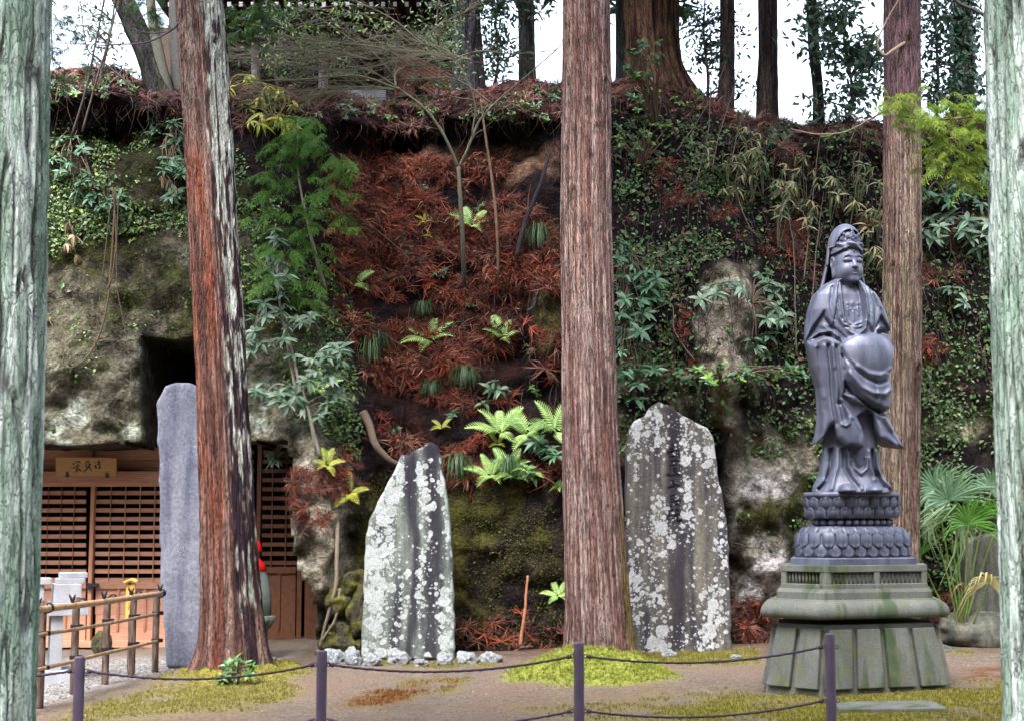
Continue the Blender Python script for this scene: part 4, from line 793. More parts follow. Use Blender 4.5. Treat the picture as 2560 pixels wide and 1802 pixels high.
def body():
    st = 2.5; xs, ds, zs = grid((-122, 134), (-80, 134), (-6, 534), st); X = xs[:, None, None]; D = ds[None, :, None]; Z = zs[None, None, :]
    X2, Z2 = np.meshgrid(xs, zs, indexing='ij'); X2, Z2 = X2.astype(np.float64), Z2.astype(np.float64)
    OR = [(-30, 530), (-58, 512), (-86, 485), (-101, 446), (-108, 403), (-110, 370), (-105, 351), (-97, 302), (-83, 253), (-80, 187), (-86, 144), (-96, 114), (-74, 132), (-60, 158), (-54, 163), (-45, 133), (-26, 111), (0, 106), (15, 106), (19, 133), (14, 160), (4, 182), (30, 200), (46, 186), (52, 150), (60, 130), (90, 113), (127, 105), (95, 165), (90, 193), (92, 240), (91, 285), (105, 351), (106, 370), (101, 403), (91, 440), (76, 476), (54, 498), (30, 522)]
    LS = [(-108, 368), (-70, 384), (-34, 362), (-26, 296), (-22, 263), (-31, 228), (-20, 205), (0, 182), (14, 155), (20, 130), (16, 104), (-26, 109), (-45, 131), (-54, 165), (-60, 158), (-75, 130), (-98, 112), (-86, 144), (-80, 187), (-83, 253), (-97, 302), (-107, 351)]
    MU = [(-34, 353), (-28, 362), (1, 376), (45, 383), (99, 381), (107, 352), (100, 310), (91, 284), (76, 266), (54, 258), (25, 270), (-4, 292), (-26, 320)]
    B2 = [(-30, 335), (-24, 262), (0, 232), (40, 205), (72, 192), (88, 198), (93, 240), (92, 290), (50, 300)]
    B3 = [(-34, 238), (-12, 216), (34, 203), (60, 190), (90, 186), (96, 162), (128, 104), (92, 110), (58, 130), (50, 165), (44, 190), (0, 236)]
    LC = [(-24, 524), (-58, 513), (-86, 486), (-101, 446), (-108, 403), (-113, 366), (-96, 398), (-80, 420), (-68, 438), (-67, 424), (-52, 402), (-46, 412), (-38, 450), (-34, 490)]
    RC = [(24, 524), (54, 499), (76, 477), (91, 441), (101, 404), (107, 386), (92, 402), (75, 428), (64, 408), (50, 385), (38, 410), (34, 470)]
    CH = [(-24, 520), (22, 520), (30, 486), (32, 425), (27, 392), (12, 382), (-4, 388), (-18, 410), (-23, 450)]
    h = np.zeros_like(X2)
    h += pillow(LS, 17, 13, X2, Z2); h = np.maximum(h, pillow(B3, 15, 13, X2, Z2)); h = np.maximum(h, 8 + pillow(B2, 20, 15, X2, Z2) * (pdist(B2, X2, Z2) > 0) - 8 * (pdist(B2, X2, Z2) <= 0))
    hm = 31 * np.sqrt(np.maximum(0, 1 - (((X2 - 38) / 86) ** 2 + ((Z2 - 322 + .06 * (X2 - 36)) / 66) ** 2))); h = np.maximum(h, hm * sst(pdist(MU, X2, Z2), -3, 4))
    h += pillow(LC, 10, 7, X2, Z2) + pillow(RC, 10, 7, X2, Z2) - pillow(CH, 13, 6, X2, Z2)
    for ln, H, wd in [([(-20, 520), (-26, 480), (-23, 430), (-10, 398), (10, 386), (26, 392)], 7, 4.5), ([(26, 515), (35, 480), (37, 430), (30, 395)], 7, 4.5), ([(-30, 515), (-36, 470), (-32, 420), (-12, 388), (8, 378)], 5, 4), ([(44, 500), (50, 450), (46, 400)], 4, 4), ([(52, 495), (62, 450), (56, 400)], -4, 3.5), ([(-44, 500), (-52, 460), (-48, 420)], -3.5, 4), ([(60, 490), (74, 450)], 3, 4),
                      ([(-102, 366), (-80, 379), (-56, 380)], -9, 4.5), ([(-100, 372), (-80, 386), (-56, 388), (-40, 376)], 6, 5), ([(66, 388), (82, 393), (98, 390)], -9, 4), ([(-30, 366), (-50, 384), (-70, 402)], 4, 5), ([(56, 384), (70, 402)], 4, 5), ([(-20, 372), (-40, 392), (-52, 400)], -5, 4),
                      ([(-64, 352), (-58, 290), (-56, 230), (-48, 165)], -7, 5), ([(-88, 345), (-82, 270), (-74, 200)], -3, 6), ([(-46, 350), (-42, 300), (-36, 250), (-40, 215)], -7, 5), ([(-74, 350), (-68, 280), (-62, 200), (-57, 168)], 5, 5), ([(-54, 350), (-52, 300)], 3, 5), ([(-36, 212), (-30, 190), (-28, 176)], -9, 7), ([(-38, 162), (-28, 158), (-20, 164), (-18, 178)], 4, 3), ([(-96, 350), (-90, 290), (-76, 230)], 3, 5), ([(-8, 170), (4, 140), (4, 112)], -3, 5),
                      ([(-30, 330), (-4, 294), (25, 272), (54, 260), (78, 267), (91, 284)], -6, 4.5), ([(-24, 262), (8, 228), (44, 204), (72, 192), (90, 196)], -7, 4.5), ([(-20, 285), (10, 250), (40, 236), (70, 234), (92, 250)], 5, 6), ([(52, 255), (52, 205)], 3, 3), ([(58, 175), (80, 145), (110, 112)], -3, 6), ([(70, 180), (90, 150)], 2.5, 5), ([(0, 300), (30, 283), (60, 278), (88, 296)], 3, 5),
                      ([(-7, 80), (-4, 58), (12, 44), (27, 56), (31, 80)], 6, 4), ([(-2, 80), (2, 64), (12, 56), (22, 64), (25, 80)], -3, 3), ([(-52, 110), (-56, 60), (-68, 25), (-84, 8)], -7, 5), ([(-40, 110), (-44, 62), (-56, 28), (-62, 8)], 5, 5), ([(-24, 105), (-26, 60), (-12, 30), (4, 12)], -6, 4.5), ([(-14, 100), (-16, 60), (0, 26), (10, 8)], 5, 4), ([(48, 100), (50, 60), (60, 30), (74, 12)], -7, 5), ([(40, 100), (40, 60), (48, 30)], 4, 4.5), ([(60, 100), (60, 55), (78, 24), (92, 10)], 5, 5),
                      ([(-22, 415), (5, 406), (30, 414)], 3, 2.5), ([(-20, 399), (6, 394), (28, 400)], -4, 2.5)]:
        h += stroke(ln, H * 1.35, wd, X2, Z2)
    # necklace and sash knot
    for bx, bz, br in [(6, 461, 6), (-8, 460, 3), (20, 460, 3), (-18, 464, 3), (28, 464, 3)] + [(-18, 458 - 4 * k, 1.8) for k in range(5)] + [(-7, 452 - 4 * k, 1.8) for k in range(6)] + [(19, 452 - 4 * k, 1.8) for k in range(6)] + [(29, 458 - 4 * k, 1.8) for k in range(4)] + [(6, 440 - 5 * k, 2.3) for k in range(6)] + [(0, 446, 1.8), (12, 446, 1.8)]:
        h += 3.2 * np.exp(-((X2 - bx) ** 2 + (Z2 - bz) ** 2) / br ** 2)
    h += 9 * np.exp(-(((X2 - 6) / 11) ** 2 + ((Z2 - 397) / 6.5) ** 2) ** 2) + stroke([(-14, 404), (-4, 398)], 5, 3, X2, Z2) + stroke([(26, 404), (16, 398)], 5, 3, X2, Z2)
    zr = [-10, 0, 14, 38, 78, 110, 200, 260]
    sk = prof_sdf(X, D, zs, zr, [-102, -99, -97, -84, -75, -70, -62, -58], [98, 97, 96, 74, 67, 68, 62, 58], [66, 65, 60, 50, 42, 36, 32, 32], [4] * 8)
    h3 = h[:, None, :].astype(np.float32) * sst(D, -12, 18).astype(np.float32)
    sk = sk - np.where(Z < 108, h3, 0); sk = smax(sk, np.abs(Z - 115) - 117, 2.0)
    zo = [95, 115, 144, 187, 253, 302, 351, 370, 403, 446, 485, 509, 530]
    ov = prof_sdf(X, D, zs, zo, [-104, -100, -90, -84, -86, -100, -108, -112, -110, -103, -88, -60, -26], [134, 124, 104, 95, 94, 97, 106, 108, 103, 93, 78, 54, 26], [66, 66, 63, 60, 61, 62, 62, 60, 56, 52, 46, 38, 26], [2, 2, 2, 2, 3, 4, 4, 4, 3, 1, -1, -2, -2])
    pd = -pdist(OR, X2, Z2)[:, None, :].astype(np.float32); ov = smax(ov - h3, pd, 3.0)
    inner = np.maximum(ov + 14, 110 - Z)       # the robe is hollow towards its hem
    ov = np.maximum(ov, -np.maximum(np.maximum(ov + 13, Z - 165), -1e3))
    f = np.minimum(sk, ov)
    for fx in (-27, 40):
        f = smin(f, np.maximum(ell(X, D, Z, (fx, 64, 3), (21, 30, 17)), -Z), 2.5)
        for q in range(5): f = smin(f, ell(X, D, Z, (fx - 13 + q * 6.5, 91 - abs(q - 2) * 1.5, 4), (3.6, 6, 4.6)), 1.0)
    f = smin(f, np.maximum(((X - 2) ** 2 + (D + 0) ** 2) ** .5 - 25 - 1.5 * np.cos((Z - 506) / 3.2), np.maximum(Z - 532, 490 - Z)), 3)
    P, Q = surface_nets(f, (xs[0], ds[0], zs[0]), st); return P, Q[:, ::-1]
P, Q = body(); mesh('robed_body', place(P), Q, M['bronze'], sta, None, True)
PSI = math.radians(15)
def headframe(X, D): a, b = X - 2, D - 4; return a * math.cos(PSI) - b * math.sin(PSI), a * math.sin(PSI) + b * math.cos(PSI)
def head():
    st = 1.4; xs, ds, zs = grid((-52, 58), (-52, 66), (500, 632), st); X = xs[:, None, None]; D = ds[None, :, None]; Z = zs[None, None, :]; x, d = headframe(X, D)
    f = smin(ell(x, d, Z, (0, 0, 566), (36, 40, 52)), ell(x, d, Z, (0, 7, 536), (32, 34, 27)), 14); f = smin(f, ((x) ** 2 + (d + 2) ** 2) ** .5 - 25 + np.maximum(Z - 530, 0), 6)
    f = smin(f, ell(x, d, Z, (0, 33, 519), (11, 9, 8)), 8)
    for s in (-1, 1):
        f = smin(f, ell(x, d, Z, (s * 15, 27, 545), (12, 12, 13)), 9)
        f = smin(f, ell(x, d, Z, (s * 15.5, 32.5, 568), (11.5, 7.5, 7.6)), 1.6)
        lid = np.sqrt((Z - (562.5 + .012 * (x - s * 15.5) ** 2)) ** 2 + (d - 38.5) ** 2) - 2.6; lid = np.maximum(lid, np.abs(x - s * 15.5) - 11); f = smax(f, -lid, 1.0)
        br = np.sqrt((Z - (580 - .022 * (x - s * 14) ** 2)) ** 2 + (d - 36.5) ** 2) - 2.6; br = np.maximum(br, np.abs(x - s * 15) - 12); f = smin(f, br, 4)
        f = smin(f, ell(x, d, Z, (s * 5.2, 40, 552), (4.4, 5, 3.8)), 2.5)
        f = smin(f, ell(x, d, Z, (s * 37, -6, 566), (4.5, 10, 17)), 2); f = smin(f, ell(x, d, Z, (s * 36, -4, 540), (4, 6, 15)), 3); f = smax(f, -ell(x, d, Z, (s * 41, -5, 568), (4, 5.5, 10)), 1.5)
    t = np.clip((576 - Z) / 24, 0, 1); nose = np.sqrt(x ** 2 * .8 + (d - (34 + 10.5 * t)) ** 2) - (3.4 + 2.4 * t); nose = np.maximum(nose, np.maximum(Z - 578, 549 - Z)); f = smin(f, nose, 3)
    f = smin(f, ell(x, d, Z, (0, 45, 553), (5, 4.5, 4.6)), 2)
    f = smin(f, ell(x, d, Z, (0, 38.5, 540.5), (9.5, 4.6, 3.0)), 1.6); f = smin(f, ell(x, d, Z, (0, 38, 534.5), (7.5, 4.8, 3.2)), 1.6)
    gr = np.maximum(np.sqrt((Z - (537.5 + .01 * x * x)) ** 2 + (d - 43) ** 2) - 1.5, np.abs(x) - 10.5); f = smax(f, -gr, .8)
    f = smin(f, ell(x, d, Z, (0, 38.5, 591), (2.4, 2.4, 2.4)), .6)
    hz = 601 - .010 * x * x * np.where(d > 0, 1, 1); hair = smax(ell(x, d, Z, (0, -1, 588), (40.5, 44, 36)), hz - Z, 3); hair = smin(hair, ell(x, d, Z, (0, 2, 608), (39, 41, 13)), 4)
    hair = hair - .9 * np.sin(np.arctan2(x, d + 12) * 9 + (Z - 600) * .22) * (Z > 596); f = smin(f, hair, 1.2)
    P, Q = surface_nets(f.astype(np.float32), (xs[0], ds[0], zs[0]), st); return P, Q[:, ::-1]
P, Q = head(); mesh('head', place(P), Q, M['bronze'], sta, None, True)
def veil():
    st = 2.1; xs, ds, zs = grid((-80, 80), (-86, 62), (494, 672), st); X = xs[:, None, None]; D = ds[None, :, None]; Z = zs[None, None, :]; x, d = headframe(X, D)
    wv = 1.6 * np.sin(np.arctan2(x, d + 10) * 11) * sst(610 - Z, 0, 60)
    top = ell(x, d, Z, (0, -5, 606), (43, 48, 60)); fl = np.interp(zs, [490, 515, 560, 606], [70, 62, 50, 45]).astype(np.float32)[None, None, :]
    low = np.sqrt((x / fl) ** 2 + ((d + 8) / (fl * .98)) ** 2); low = (low - 1) * 45; low = np.maximum(low, np.maximum(Z - 606, 498 - Z))
    out_ = np.minimum(np.where(Z > 604, top, low), np.maximum(low, Z - 608)) - wv; f = np.maximum(out_, -(out_ + 5.0))
    arch = ell(x, 0 * d, Z, (0, 0, 600), (37, 1, 47)); arch = np.maximum(arch * 1.0, 6 - d); f = smax(f, -arch, 1.5)
    cut = np.maximum(Z - 602, -8 - d); f = smax(f, -cut, 1.5); f = smax(f, -np.maximum(Z - 560, (-14) - d), 1.5)
    P, Q = surface_nets(f.astype(np.float32), (xs[0], ds[0], zs[0]), st); return P, Q[:, ::-1]
P, Q = veil(); mesh('veil', place(P), Q, M['bronze'], sta, None, True)
def crown():
    st = 1.3; xs, ds, zs = grid((-40, 50), (-30, 56), (604, 656), st); X = xs[:, None, None]; D = ds[None, :, None]; Z = zs[None, None, :]; x, d = headframe(X, D)
    f = np.maximum(np.sqrt(x ** 2 + d ** 2) - 32, np.maximum(Z - 624, 605 - Z)); f = smin(f, ell(x, d, Z, (0, 8, 624), (24, 22, 24)), 4)
    for cx_, cz_, r in [(0, 634, 6), (0, 643, 4.5), (0, 626, 7.5), (-12, 628, 5), (12, 628, 5), (-20, 634, 4), (20, 634, 4), (-24, 622, 5.5), (24, 622, 5.5), (-8, 616, 4.5), (8, 616, 4.5), (-16, 617, 4.5), (16, 617, 4.5), (0, 617, 4.5), (-27, 613, 4), (27, 613, 4), (-28, 630, 3.5), (28, 630, 3.5)]:
        dd = math.sqrt(max(1, 33.5 ** 2 - cx_ ** 2)); tor = np.sqrt((np.sqrt((x - cx_) ** 2 + (Z - cz_) ** 2) - r * .62) ** 2 + (d - dd) ** 2) - r * .42; f = smin(f, tor, 1.0)
        f = smin(f, ell(x, d, Z, (cx_, dd - 2, cz_), (r * .5, 4, r * .5)), 1)
    P, Q = surface_nets(f.astype(np.float32), (xs[0], ds[0], zs[0]), st); return P, Q[:, ::-1]
P, Q = crown(); mesh('crown', place(P), Q, M['bronze'], sta, None, True)
# ================================================================== CAVE SHRINE
SY = 18.75
shr = thing('cave_shrine', 'cedar wood shrine front with lattice doors filling the cave mouth', 'shrine', (at(420, 1640, SY)[0], SY, gz(-4) - .02))
def wpart(name, px0, py0, px1, py1, Y, dep, mat, bv=.004, parent=None):
    V, B = pxbox(px0, py0, px1, py1, Y, dep); o = mesh(name, V, B, M[mat], parent or shr); 
    if bv: bevel(o, bv, 1)
    return o
for k, (y0, y1) in enumerate([(1090, 1122), (1123, 1150), (1151, 1178)]): wpart('upper_board', -60, y0, 508, y1, SY + .10, .03, 'woodh')
for px in (41, 226, 432): wpart('upper_post', px - 9, 1085, px + 9, 1177, SY + .05, .05, 'woodv')
wpart('lintel', -60, 1177, 508, 1205, SY - .06, .14, 'woodh'); wpart('head_rail', -60, 1205, 508, 1215, SY - .02, .1, 'woodh')
wpart('sill', -60, 1601, 508, 1618, SY - .05, .16, 'woodh')
SX_ = [41, 226, 432, 508]
for a, b in zip(SX_[:-1], SX_[1:]):
    wpart('mid_rail', a + 11.4, 1453, b - 11.4, 1471, SY + .005, .06, 'woodh')
    hs_ = np.linspace(1215, 1454, 12)
    for q in range(12):
        y = 1215 + q * 21.75
        if q: wpart('lattice_slat', a + 11.2, y - 10.8, b - 11.2, y - 0.4 + .2, SY + .032, .02, 'woodh', 0)
    nb = max(2, round((b - a - 22) / 33.6) - 1) + 0
    for q in range(1, nb + 1):
        x = a + 11 + (b - a - 22) * q / (nb + 1); wpart('lattice_bar', x - 4.2, 1215, x + 4.2, 1453, SY + .008, .022, 'woodv', 0)
    for k, (y0, y1) in enumerate([(1471, 1535), (1535.6, 1601)]): wpart('lower_panel', a + 11.2, y0, b - 11.2, y1, SY + .04, .02, 'woodh', .003)
    for q in (.33, .66): x = a + (b - a) * q; wpart('batten', x - 4.5, 1471.3, x + 4.5, 1575, SY + .018, .02, 'woodv', .002)
for px in SX_: wpart('stile', px - 11, 1215, px + 11, 1601, SY - .03, .1, 'woodv')
bl = wpart('bolt', 216, 1457, 247, 1466, SY - .06, .03, 'iron'); wpart('padlock', 217, 1462, 227, 1474, SY - .075, .014, 'iron', .002, bl)
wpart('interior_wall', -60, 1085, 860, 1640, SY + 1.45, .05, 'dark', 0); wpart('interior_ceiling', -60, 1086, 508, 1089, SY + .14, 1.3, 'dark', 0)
wpart('partition', 500, 1080, 512, 1640, SY - .02, 1.4, 'oldwood', 0)
# a second, deeper lattice door in the shade of the cave
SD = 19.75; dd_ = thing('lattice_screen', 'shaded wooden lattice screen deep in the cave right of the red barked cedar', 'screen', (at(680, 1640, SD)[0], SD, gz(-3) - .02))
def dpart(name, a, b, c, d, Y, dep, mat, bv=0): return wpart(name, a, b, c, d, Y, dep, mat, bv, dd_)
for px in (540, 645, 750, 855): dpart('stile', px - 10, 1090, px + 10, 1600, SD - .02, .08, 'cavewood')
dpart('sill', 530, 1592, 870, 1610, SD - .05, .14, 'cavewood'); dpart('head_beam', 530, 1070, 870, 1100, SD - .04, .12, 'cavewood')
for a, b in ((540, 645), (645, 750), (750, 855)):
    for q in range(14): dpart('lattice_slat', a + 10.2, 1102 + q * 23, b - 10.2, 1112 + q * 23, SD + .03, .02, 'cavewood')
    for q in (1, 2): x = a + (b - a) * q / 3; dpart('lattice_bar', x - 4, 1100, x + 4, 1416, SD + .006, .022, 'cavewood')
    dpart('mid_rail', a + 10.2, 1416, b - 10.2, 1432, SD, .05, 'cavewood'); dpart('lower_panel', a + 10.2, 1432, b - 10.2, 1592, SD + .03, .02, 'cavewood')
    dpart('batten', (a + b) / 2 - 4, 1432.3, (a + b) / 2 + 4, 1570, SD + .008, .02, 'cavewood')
# sign board
sc_ = at(216, 1165, 18.5); sb = thing('sign_board', 'small wooden name board with black brushed characters above the lattice doors', 'sign', sc_); sb.rotation_euler = (math.radians(9), math.radians(.8), 0)
kx = 18.5 / F
def sl_(q): return np.stack([(q[:, 0] - 216) * kx, np.full(len(q), -.0155), -(q[:, 1] - 1165) * kx], 1)
V, B = box(-76 * kx, 76 * kx, -.015, .015, -23 * kx, 23 * kx); o = mesh('board', V, B, M['sign'], sb, local=True); bevel(o, .004, 2)
sgn = cv([[(830, 385), (850, 410), 45], [(780, 440), (775, 490), 50], [(870, 420), (950, 395), (985, 410), (960, 440), 40], [(810, 490), (830, 450), 22], [(890, 470), (930, 480), 40], [(880, 530), (940, 520), (960, 545), 40], [(770, 600), (840, 570), (900, 540), 32], [(910, 560), (880, 660), (810, 745), 36], [(870, 620), (880, 670), (950, 660), 36], [(960, 600), (970, 650), (1030, 680), 40],
          [(1175, 380), (1160, 470), (1170, 590), 40], [(1200, 400), (1245, 380), (1250, 470), 34], [(1200, 470), (1240, 470), 24], [(1190, 540), (1240, 530), 24], [(1290, 450), (1210, 590), (1070, 720), 46], [(1250, 540), (1290, 600), (1325, 680), 40],
          [(1440, 400), (1450, 425), 46], [(1440, 490), (1460, 600), 52], [(1460, 600), (1490, 540), 34], [(1540, 350), (1550, 460), 50], [(1500, 420), (1600, 410), 40], [(1490, 475), (1600, 465), 36], [(1590, 490), (1560, 560), (1540, 590), 44], [(1540, 590), (1615, 575), 44]], 120, 1120, 12.084)
sgn = [[p if not np.isscalar(p) else p / 12.084 for p in ln] for ln in sgn]
strokes(sgn, 0, 3.0, M['ink'], sb, 'brushed_character', .0, .001, local=sl_)
strokes(cv([[(660, 600), (710, 600)], [(670, 680), (705, 690)], [(1650, 340), (1670, 375)]], 120, 1120, 12.084), 0, 3.2, M['seal'], sb, 'red_seal', .0, .001, local=sl_)
for px in (169, 268):
    V, B = box((px - 219 + 3 - 3.4) * kx, (px - 219 + 3 + 3.4) * kx, -.03, .03, -27 * kx, -15 * kx); mesh('bracket', V, B, M['iron'], sb, local=True)
# ================================================================== JIZO FIGURE BEHIND THE LEFT CEDAR
jc = at(622, 1625, 17.0); jc[2] = gz(jc[0]); jz = thing('stone_figure', 'mossy stone figure in a red bib peeping out from behind the lichened cedar', 'statue', jc); ju = 17.0 / F
M['oldstone'] = granite('old_green_stone', (.20, .235, .215), .6, .9, .9)
def jl(prof, n=28, sx=1.0, sy=.8): 
    V, Fs = lathe([(r * ju, (1625 - y) * ju) for r, y in prof], n); return V * [sx, sy, 1] + jc, Fs
for nm, pr, mt in [('pillar', [(2, 1640), (46, 1640), (46, 1556), (40, 1554)], 'oldstone'), ('lotus_base', [(2, 1562), (34, 1560), (52, 1550), (62, 1535), (66, 1522), (58, 1520), (2, 1519)], 'oldstone'), ('body', [(2, 1520), (53, 1519), (54, 1480), (48, 1440), (38, 1410), (30, 1392), (14, 1384), (2, 1383)], 'oldstone'),
                   ('bib', [(37, 1412), (41, 1410), (35, 1396), (24, 1382), (14, 1378), (12, 1384)], 'cloth'), ('head', [(2, 1384), (14, 1382), (22, 1374), (25, 1362), (23, 1348), (15, 1338), (2, 1334)], 'oldstone'), ('cap', [(26, 1366), (27.5, 1362), (25.5, 1346), (17, 1335), (2, 1331)], 'cloth')]:
    V, Fs = jl(pr); mesh(nm, V, Fs, M[mt], jz, smooth=True)
# ================================================================== GRANITE INCENSE STAND
gc = gnd(150, 1706); gs = thing('granite_stand', 'pale new granite offering stand with a stepped block on a slab behind the bamboo fence', 'stand', gc); gu = gc[1] / F; GA = math.radians(22)
def gp(name, x0, x1, y0, y1, py0, py1, mat='granite2'):
    V, B = box(x0 * gu, x1 * gu, y0, y1, (1706 - py1) * gu, (1706 - py0) * gu); V = rz(V, GA) + gc; bevel(mesh(name, V, B, M[mat], gs), .006, 2)
gp('foot_slab', -72, 40, -.10, .42, 1675, 1706); gp('leg', -26, 2, -.02, .30, 1543, 1675); gp('leg', -112, -84, -.02, .30, 1543, 1690); gp('table_slab', -125, 62, -.06, .40, 1512, 1543)
gp('stepped_block', -22, 44, .0, .30, 1466, 1512); gp('stepped_block', -14, 52, .05, .32, 1453.4, 1465.8); gp('stepped_block', -6, 60, .10, .34, 1440, 1453.2)
gp('side_post', -62, -44, .02, .14, 1467, 1512); gp('post_cap', -66, -28, -.01, .2, 1451, 1466.8); gp('side_beam', -125, -66.3, .03, .14, 1455, 1466)
V, Fs = boulder(gnd(232, 1600) + [0, .05, .12], (.12, .1, .16), 77); tag(mesh('garden_stone', gnd(235, 1640) + (V - V.mean(0)) + [0, .3, .14], Fs, M['mossrock'], None, None, True), 'rounded green stone standing behind the granite offering stand', 'stone')
# ================================================================== BAMBOO FENCE
t = NT('bamboo_pole', .45, .4); c = t.mix(1.0, t.ramp(t.noise(4, 5, t.coord((3, 3, 3))), [(.3, (.22, .13, .075)), (.7, (.42, .29, .17))]), t.ramp(t.noise(30, 3), [(.3, .85), (.7, 1.1)]), 'MULTIPLY'); t.color(c); M['bamboo'] = t.m
t = NT('weathered_fence_post', .8, .2); c = t.ramp(t.noise(5, 6, t.coord((6, 6, 1.1)), .3), [(.3, (.03, .018, .018)), (.5, (.09, .06, .048)), (.7, (.20, .15, .125))]); t.color(c); t.bump(t.noise(30, 5, t.coord((4, 4, .5))), .4, .006); M['fpost'] = t.m
fence = thing('bamboo_fence', 'low bamboo rail fence tied to brown posts with black cord', 'fence', gnd(260, 1712))
FP = [(98, 1772, 1500), (183, 1738, 1492), (262, 1712, 1490), (328, 1692, 1480), (387, 1680, 1474)]; tops = []
for k, (px, yb, yt) in enumerate(FP):
    b = gnd(px, yb); zt = at(px, yt, b[1])[2]; b[2] -= .1; V, Fs = tube(np.linspace(b, [b[0], b[1], zt], 8), .036, 14); mesh('post', V, Fs, M['fpost'], fence, smooth=True); tops.append((b, zt))
B_ = np.array([[*t[0][:2]] for t in tops]); dirv = B_[-1] - B_[0]; dirv /= np.linalg.norm(dirv); nf = np.array([dirv[1], -dirv[0]]); nf = nf if nf[1] < 0 else -nf
rails = [([(20, 1530), (98, 1523), (183, 1513), (262, 1503), (330, 1493), (402, 1483)], .030), ([(20, 1605), (98, 1586), (183, 1573), (262, 1559), (330, 1546), (390, 1534)], .017), ([(20, 1690), (98, 1672), (183, 1652), (262, 1632), (330, 1617), (392, 1602)], .018)]
for pts, r in rails:
    W3 = []
    for px, py in pts:   # the rail runs along the front of the posts
        dx = float(ray(px, py)[0]); p0 = B_[0] + nf * (.036 + r * .9); tt = (dx * p0[1] - p0[0]) / (dirv[0] - dx * dirv[1]); y = p0[1] + dirv[1] * tt; W3.append(at(px, py, y))
    S = spline(W3, 60); rr = r * (1 + .12 * np.exp(-((np.arange(60) % 11) - 5) ** 2 / .4)); V, Fs = tube(S, rr, 12); mesh('rail', V, Fs, M['bamboo'], fence, smooth=True)
    for k, (px, py) in enumerate(pts[1:]):
        c = W3[k + 1] if k < 4 else W3[5]; b, zt = tops[k]; cc = np.array([b[0], b[1], c[2]]); g = G()
        for q in (-.012, 0, .012):
            a = np.linspace(0, 2 * PI, 17); ring = cc + np.stack([np.cos(a) * .043 + nf[0] * (r * 1.0) * (.5 - .5 * np.cos(a - math.atan2(nf[1], nf[0]))) * 0, np.sin(a) * .043, q + 0 * a], 1)
            off = np.clip(np.cos(a - math.atan2(nf[1], nf[0])), 0, 1)[:, None] * np.array([*nf, 0]) * (r * 1.9); V, Fs = tube(ring + off, .006, 5, False); g.add(V, Fs)
        if r > .025:
            ce = W3[k + 1] if k < 4 else W3[5]
            a = np.linspace(0, 2 * PI, 15)
            for q in (-.012, .004, .02):
                ring = np.array([cc[0], cc[1], c[2]]) + np.array([*nf, 0]) * .05 + np.stack([dirv[0] * (q + .02 * np.sin(a)), dirv[1] * (q + .02 * np.sin(a)), 0 * a], 1) + np.stack([nf[0] * np.cos(a) * .04, nf[1] * np.cos(a) * .04, np.sin(a) * .04], 1)
                V, Fs = tube(ring, .006, 5, False); g.add(V, Fs)
            for sx in (-.03, .028): V, Fs = tube(spline([c + [0, -.03, .03], c + [sx * .5, -.03, .07], c + [sx, -.03, .105]], 6), [.012, .012, .012, .01, .008, .004], 6); g.add(V, Fs)
        g.build('cord_binding', M['cord'], fence, True)
# yellow tablet
tb = at(327, 1575, 15.6); tabl = thing('wooden_tablet', 'yellow peaked wooden tablet with black brushed characters behind the bamboo fence', 'sign', (tb[0], 15.6, gz(tb[0])))
a, b = at(315.5, 1456, 15.6), at(338, 1456, 15.6); V, B = box(a[0], b[0], 15.6, 15.63, at(327, 1546, 15.6)[2], a[2]); mesh('board', V, B, M['tablet'], tabl); V, B = box((a[0] + b[0]) / 2 - .015, (a[0] + b[0]) / 2 + .015, 15.605, 15.628, gz(tb[0]) - .1, at(327, 1547, 15.6)[2]); mesh('stake', V, B, M['fpost'], tabl)
ap = at(327, 1445, 15.56)
rv = [at(308, 1452, 15.56), at(327, 1444.5, 15.56), at(341, 1451, 15.56), at(341, 1455, 15.56), at(327, 1449, 15.56), at(308, 1456, 15.56)]; V = np.array(rv + [p + [0, .1, 0] for p in rv])
mesh('roof', V, [np.array([[0, 1, 4, 5], [1, 2, 3, 4], [1, 0, 6, 7], [2, 1, 7, 8], [7, 6, 11, 10], [8, 7, 10, 9], [5, 4, 10, 11], [4, 3, 9, 10], [0, 5, 11, 6], [3, 2, 8, 9]])[:, ::-1]], M['tablet'], tabl)
strokes(cv([[(425, 310), (465, 300), 30], [(375, 360), (510, 350), 16], [(440, 310), (442, 435), 16], [(410, 480), (415, 600), 22], [(370, 530), (440, 540), 18], [(400, 560), (450, 620), 26], [(470, 490), (480, 560), 18], [(440, 570), (510, 590), 20], [(460, 540), (455, 660), 20], [(395, 980), (410, 1020), 20], [(380, 1060), (400, 1170), 22], [(420, 700), (470, 680), 30], [(400, 760), (500, 740), 18], [(440, 700), (445, 860), 18]], 290, 1430, 12.43), 15.6, 1.4, M['ink'], tabl, 'brushed_character', .002, .001) if False else None
tl = cv([[(425, 315), (465, 302)], [(375, 362), (510, 350)], [(440, 310), (442, 435)], [(410, 480), (415, 600)], [(370, 530), (440, 540)], [(400, 560), (450, 620)], [(470, 490), (480, 560)], [(440, 570), (510, 590)], [(460, 540), (455, 660)], [(420, 720), (470, 700)], [(400, 780), (500, 760)], [(440, 720), (445, 860)], [(385, 950), (420, 1020)], [(380, 1060), (400, 1170)], [(400, 1060), (480, 1050)]], 290, 1430, 12.43)
strokes(tl, 15.6, 1.7, M['ink'], tabl, 'brushed_character', .002, .001)
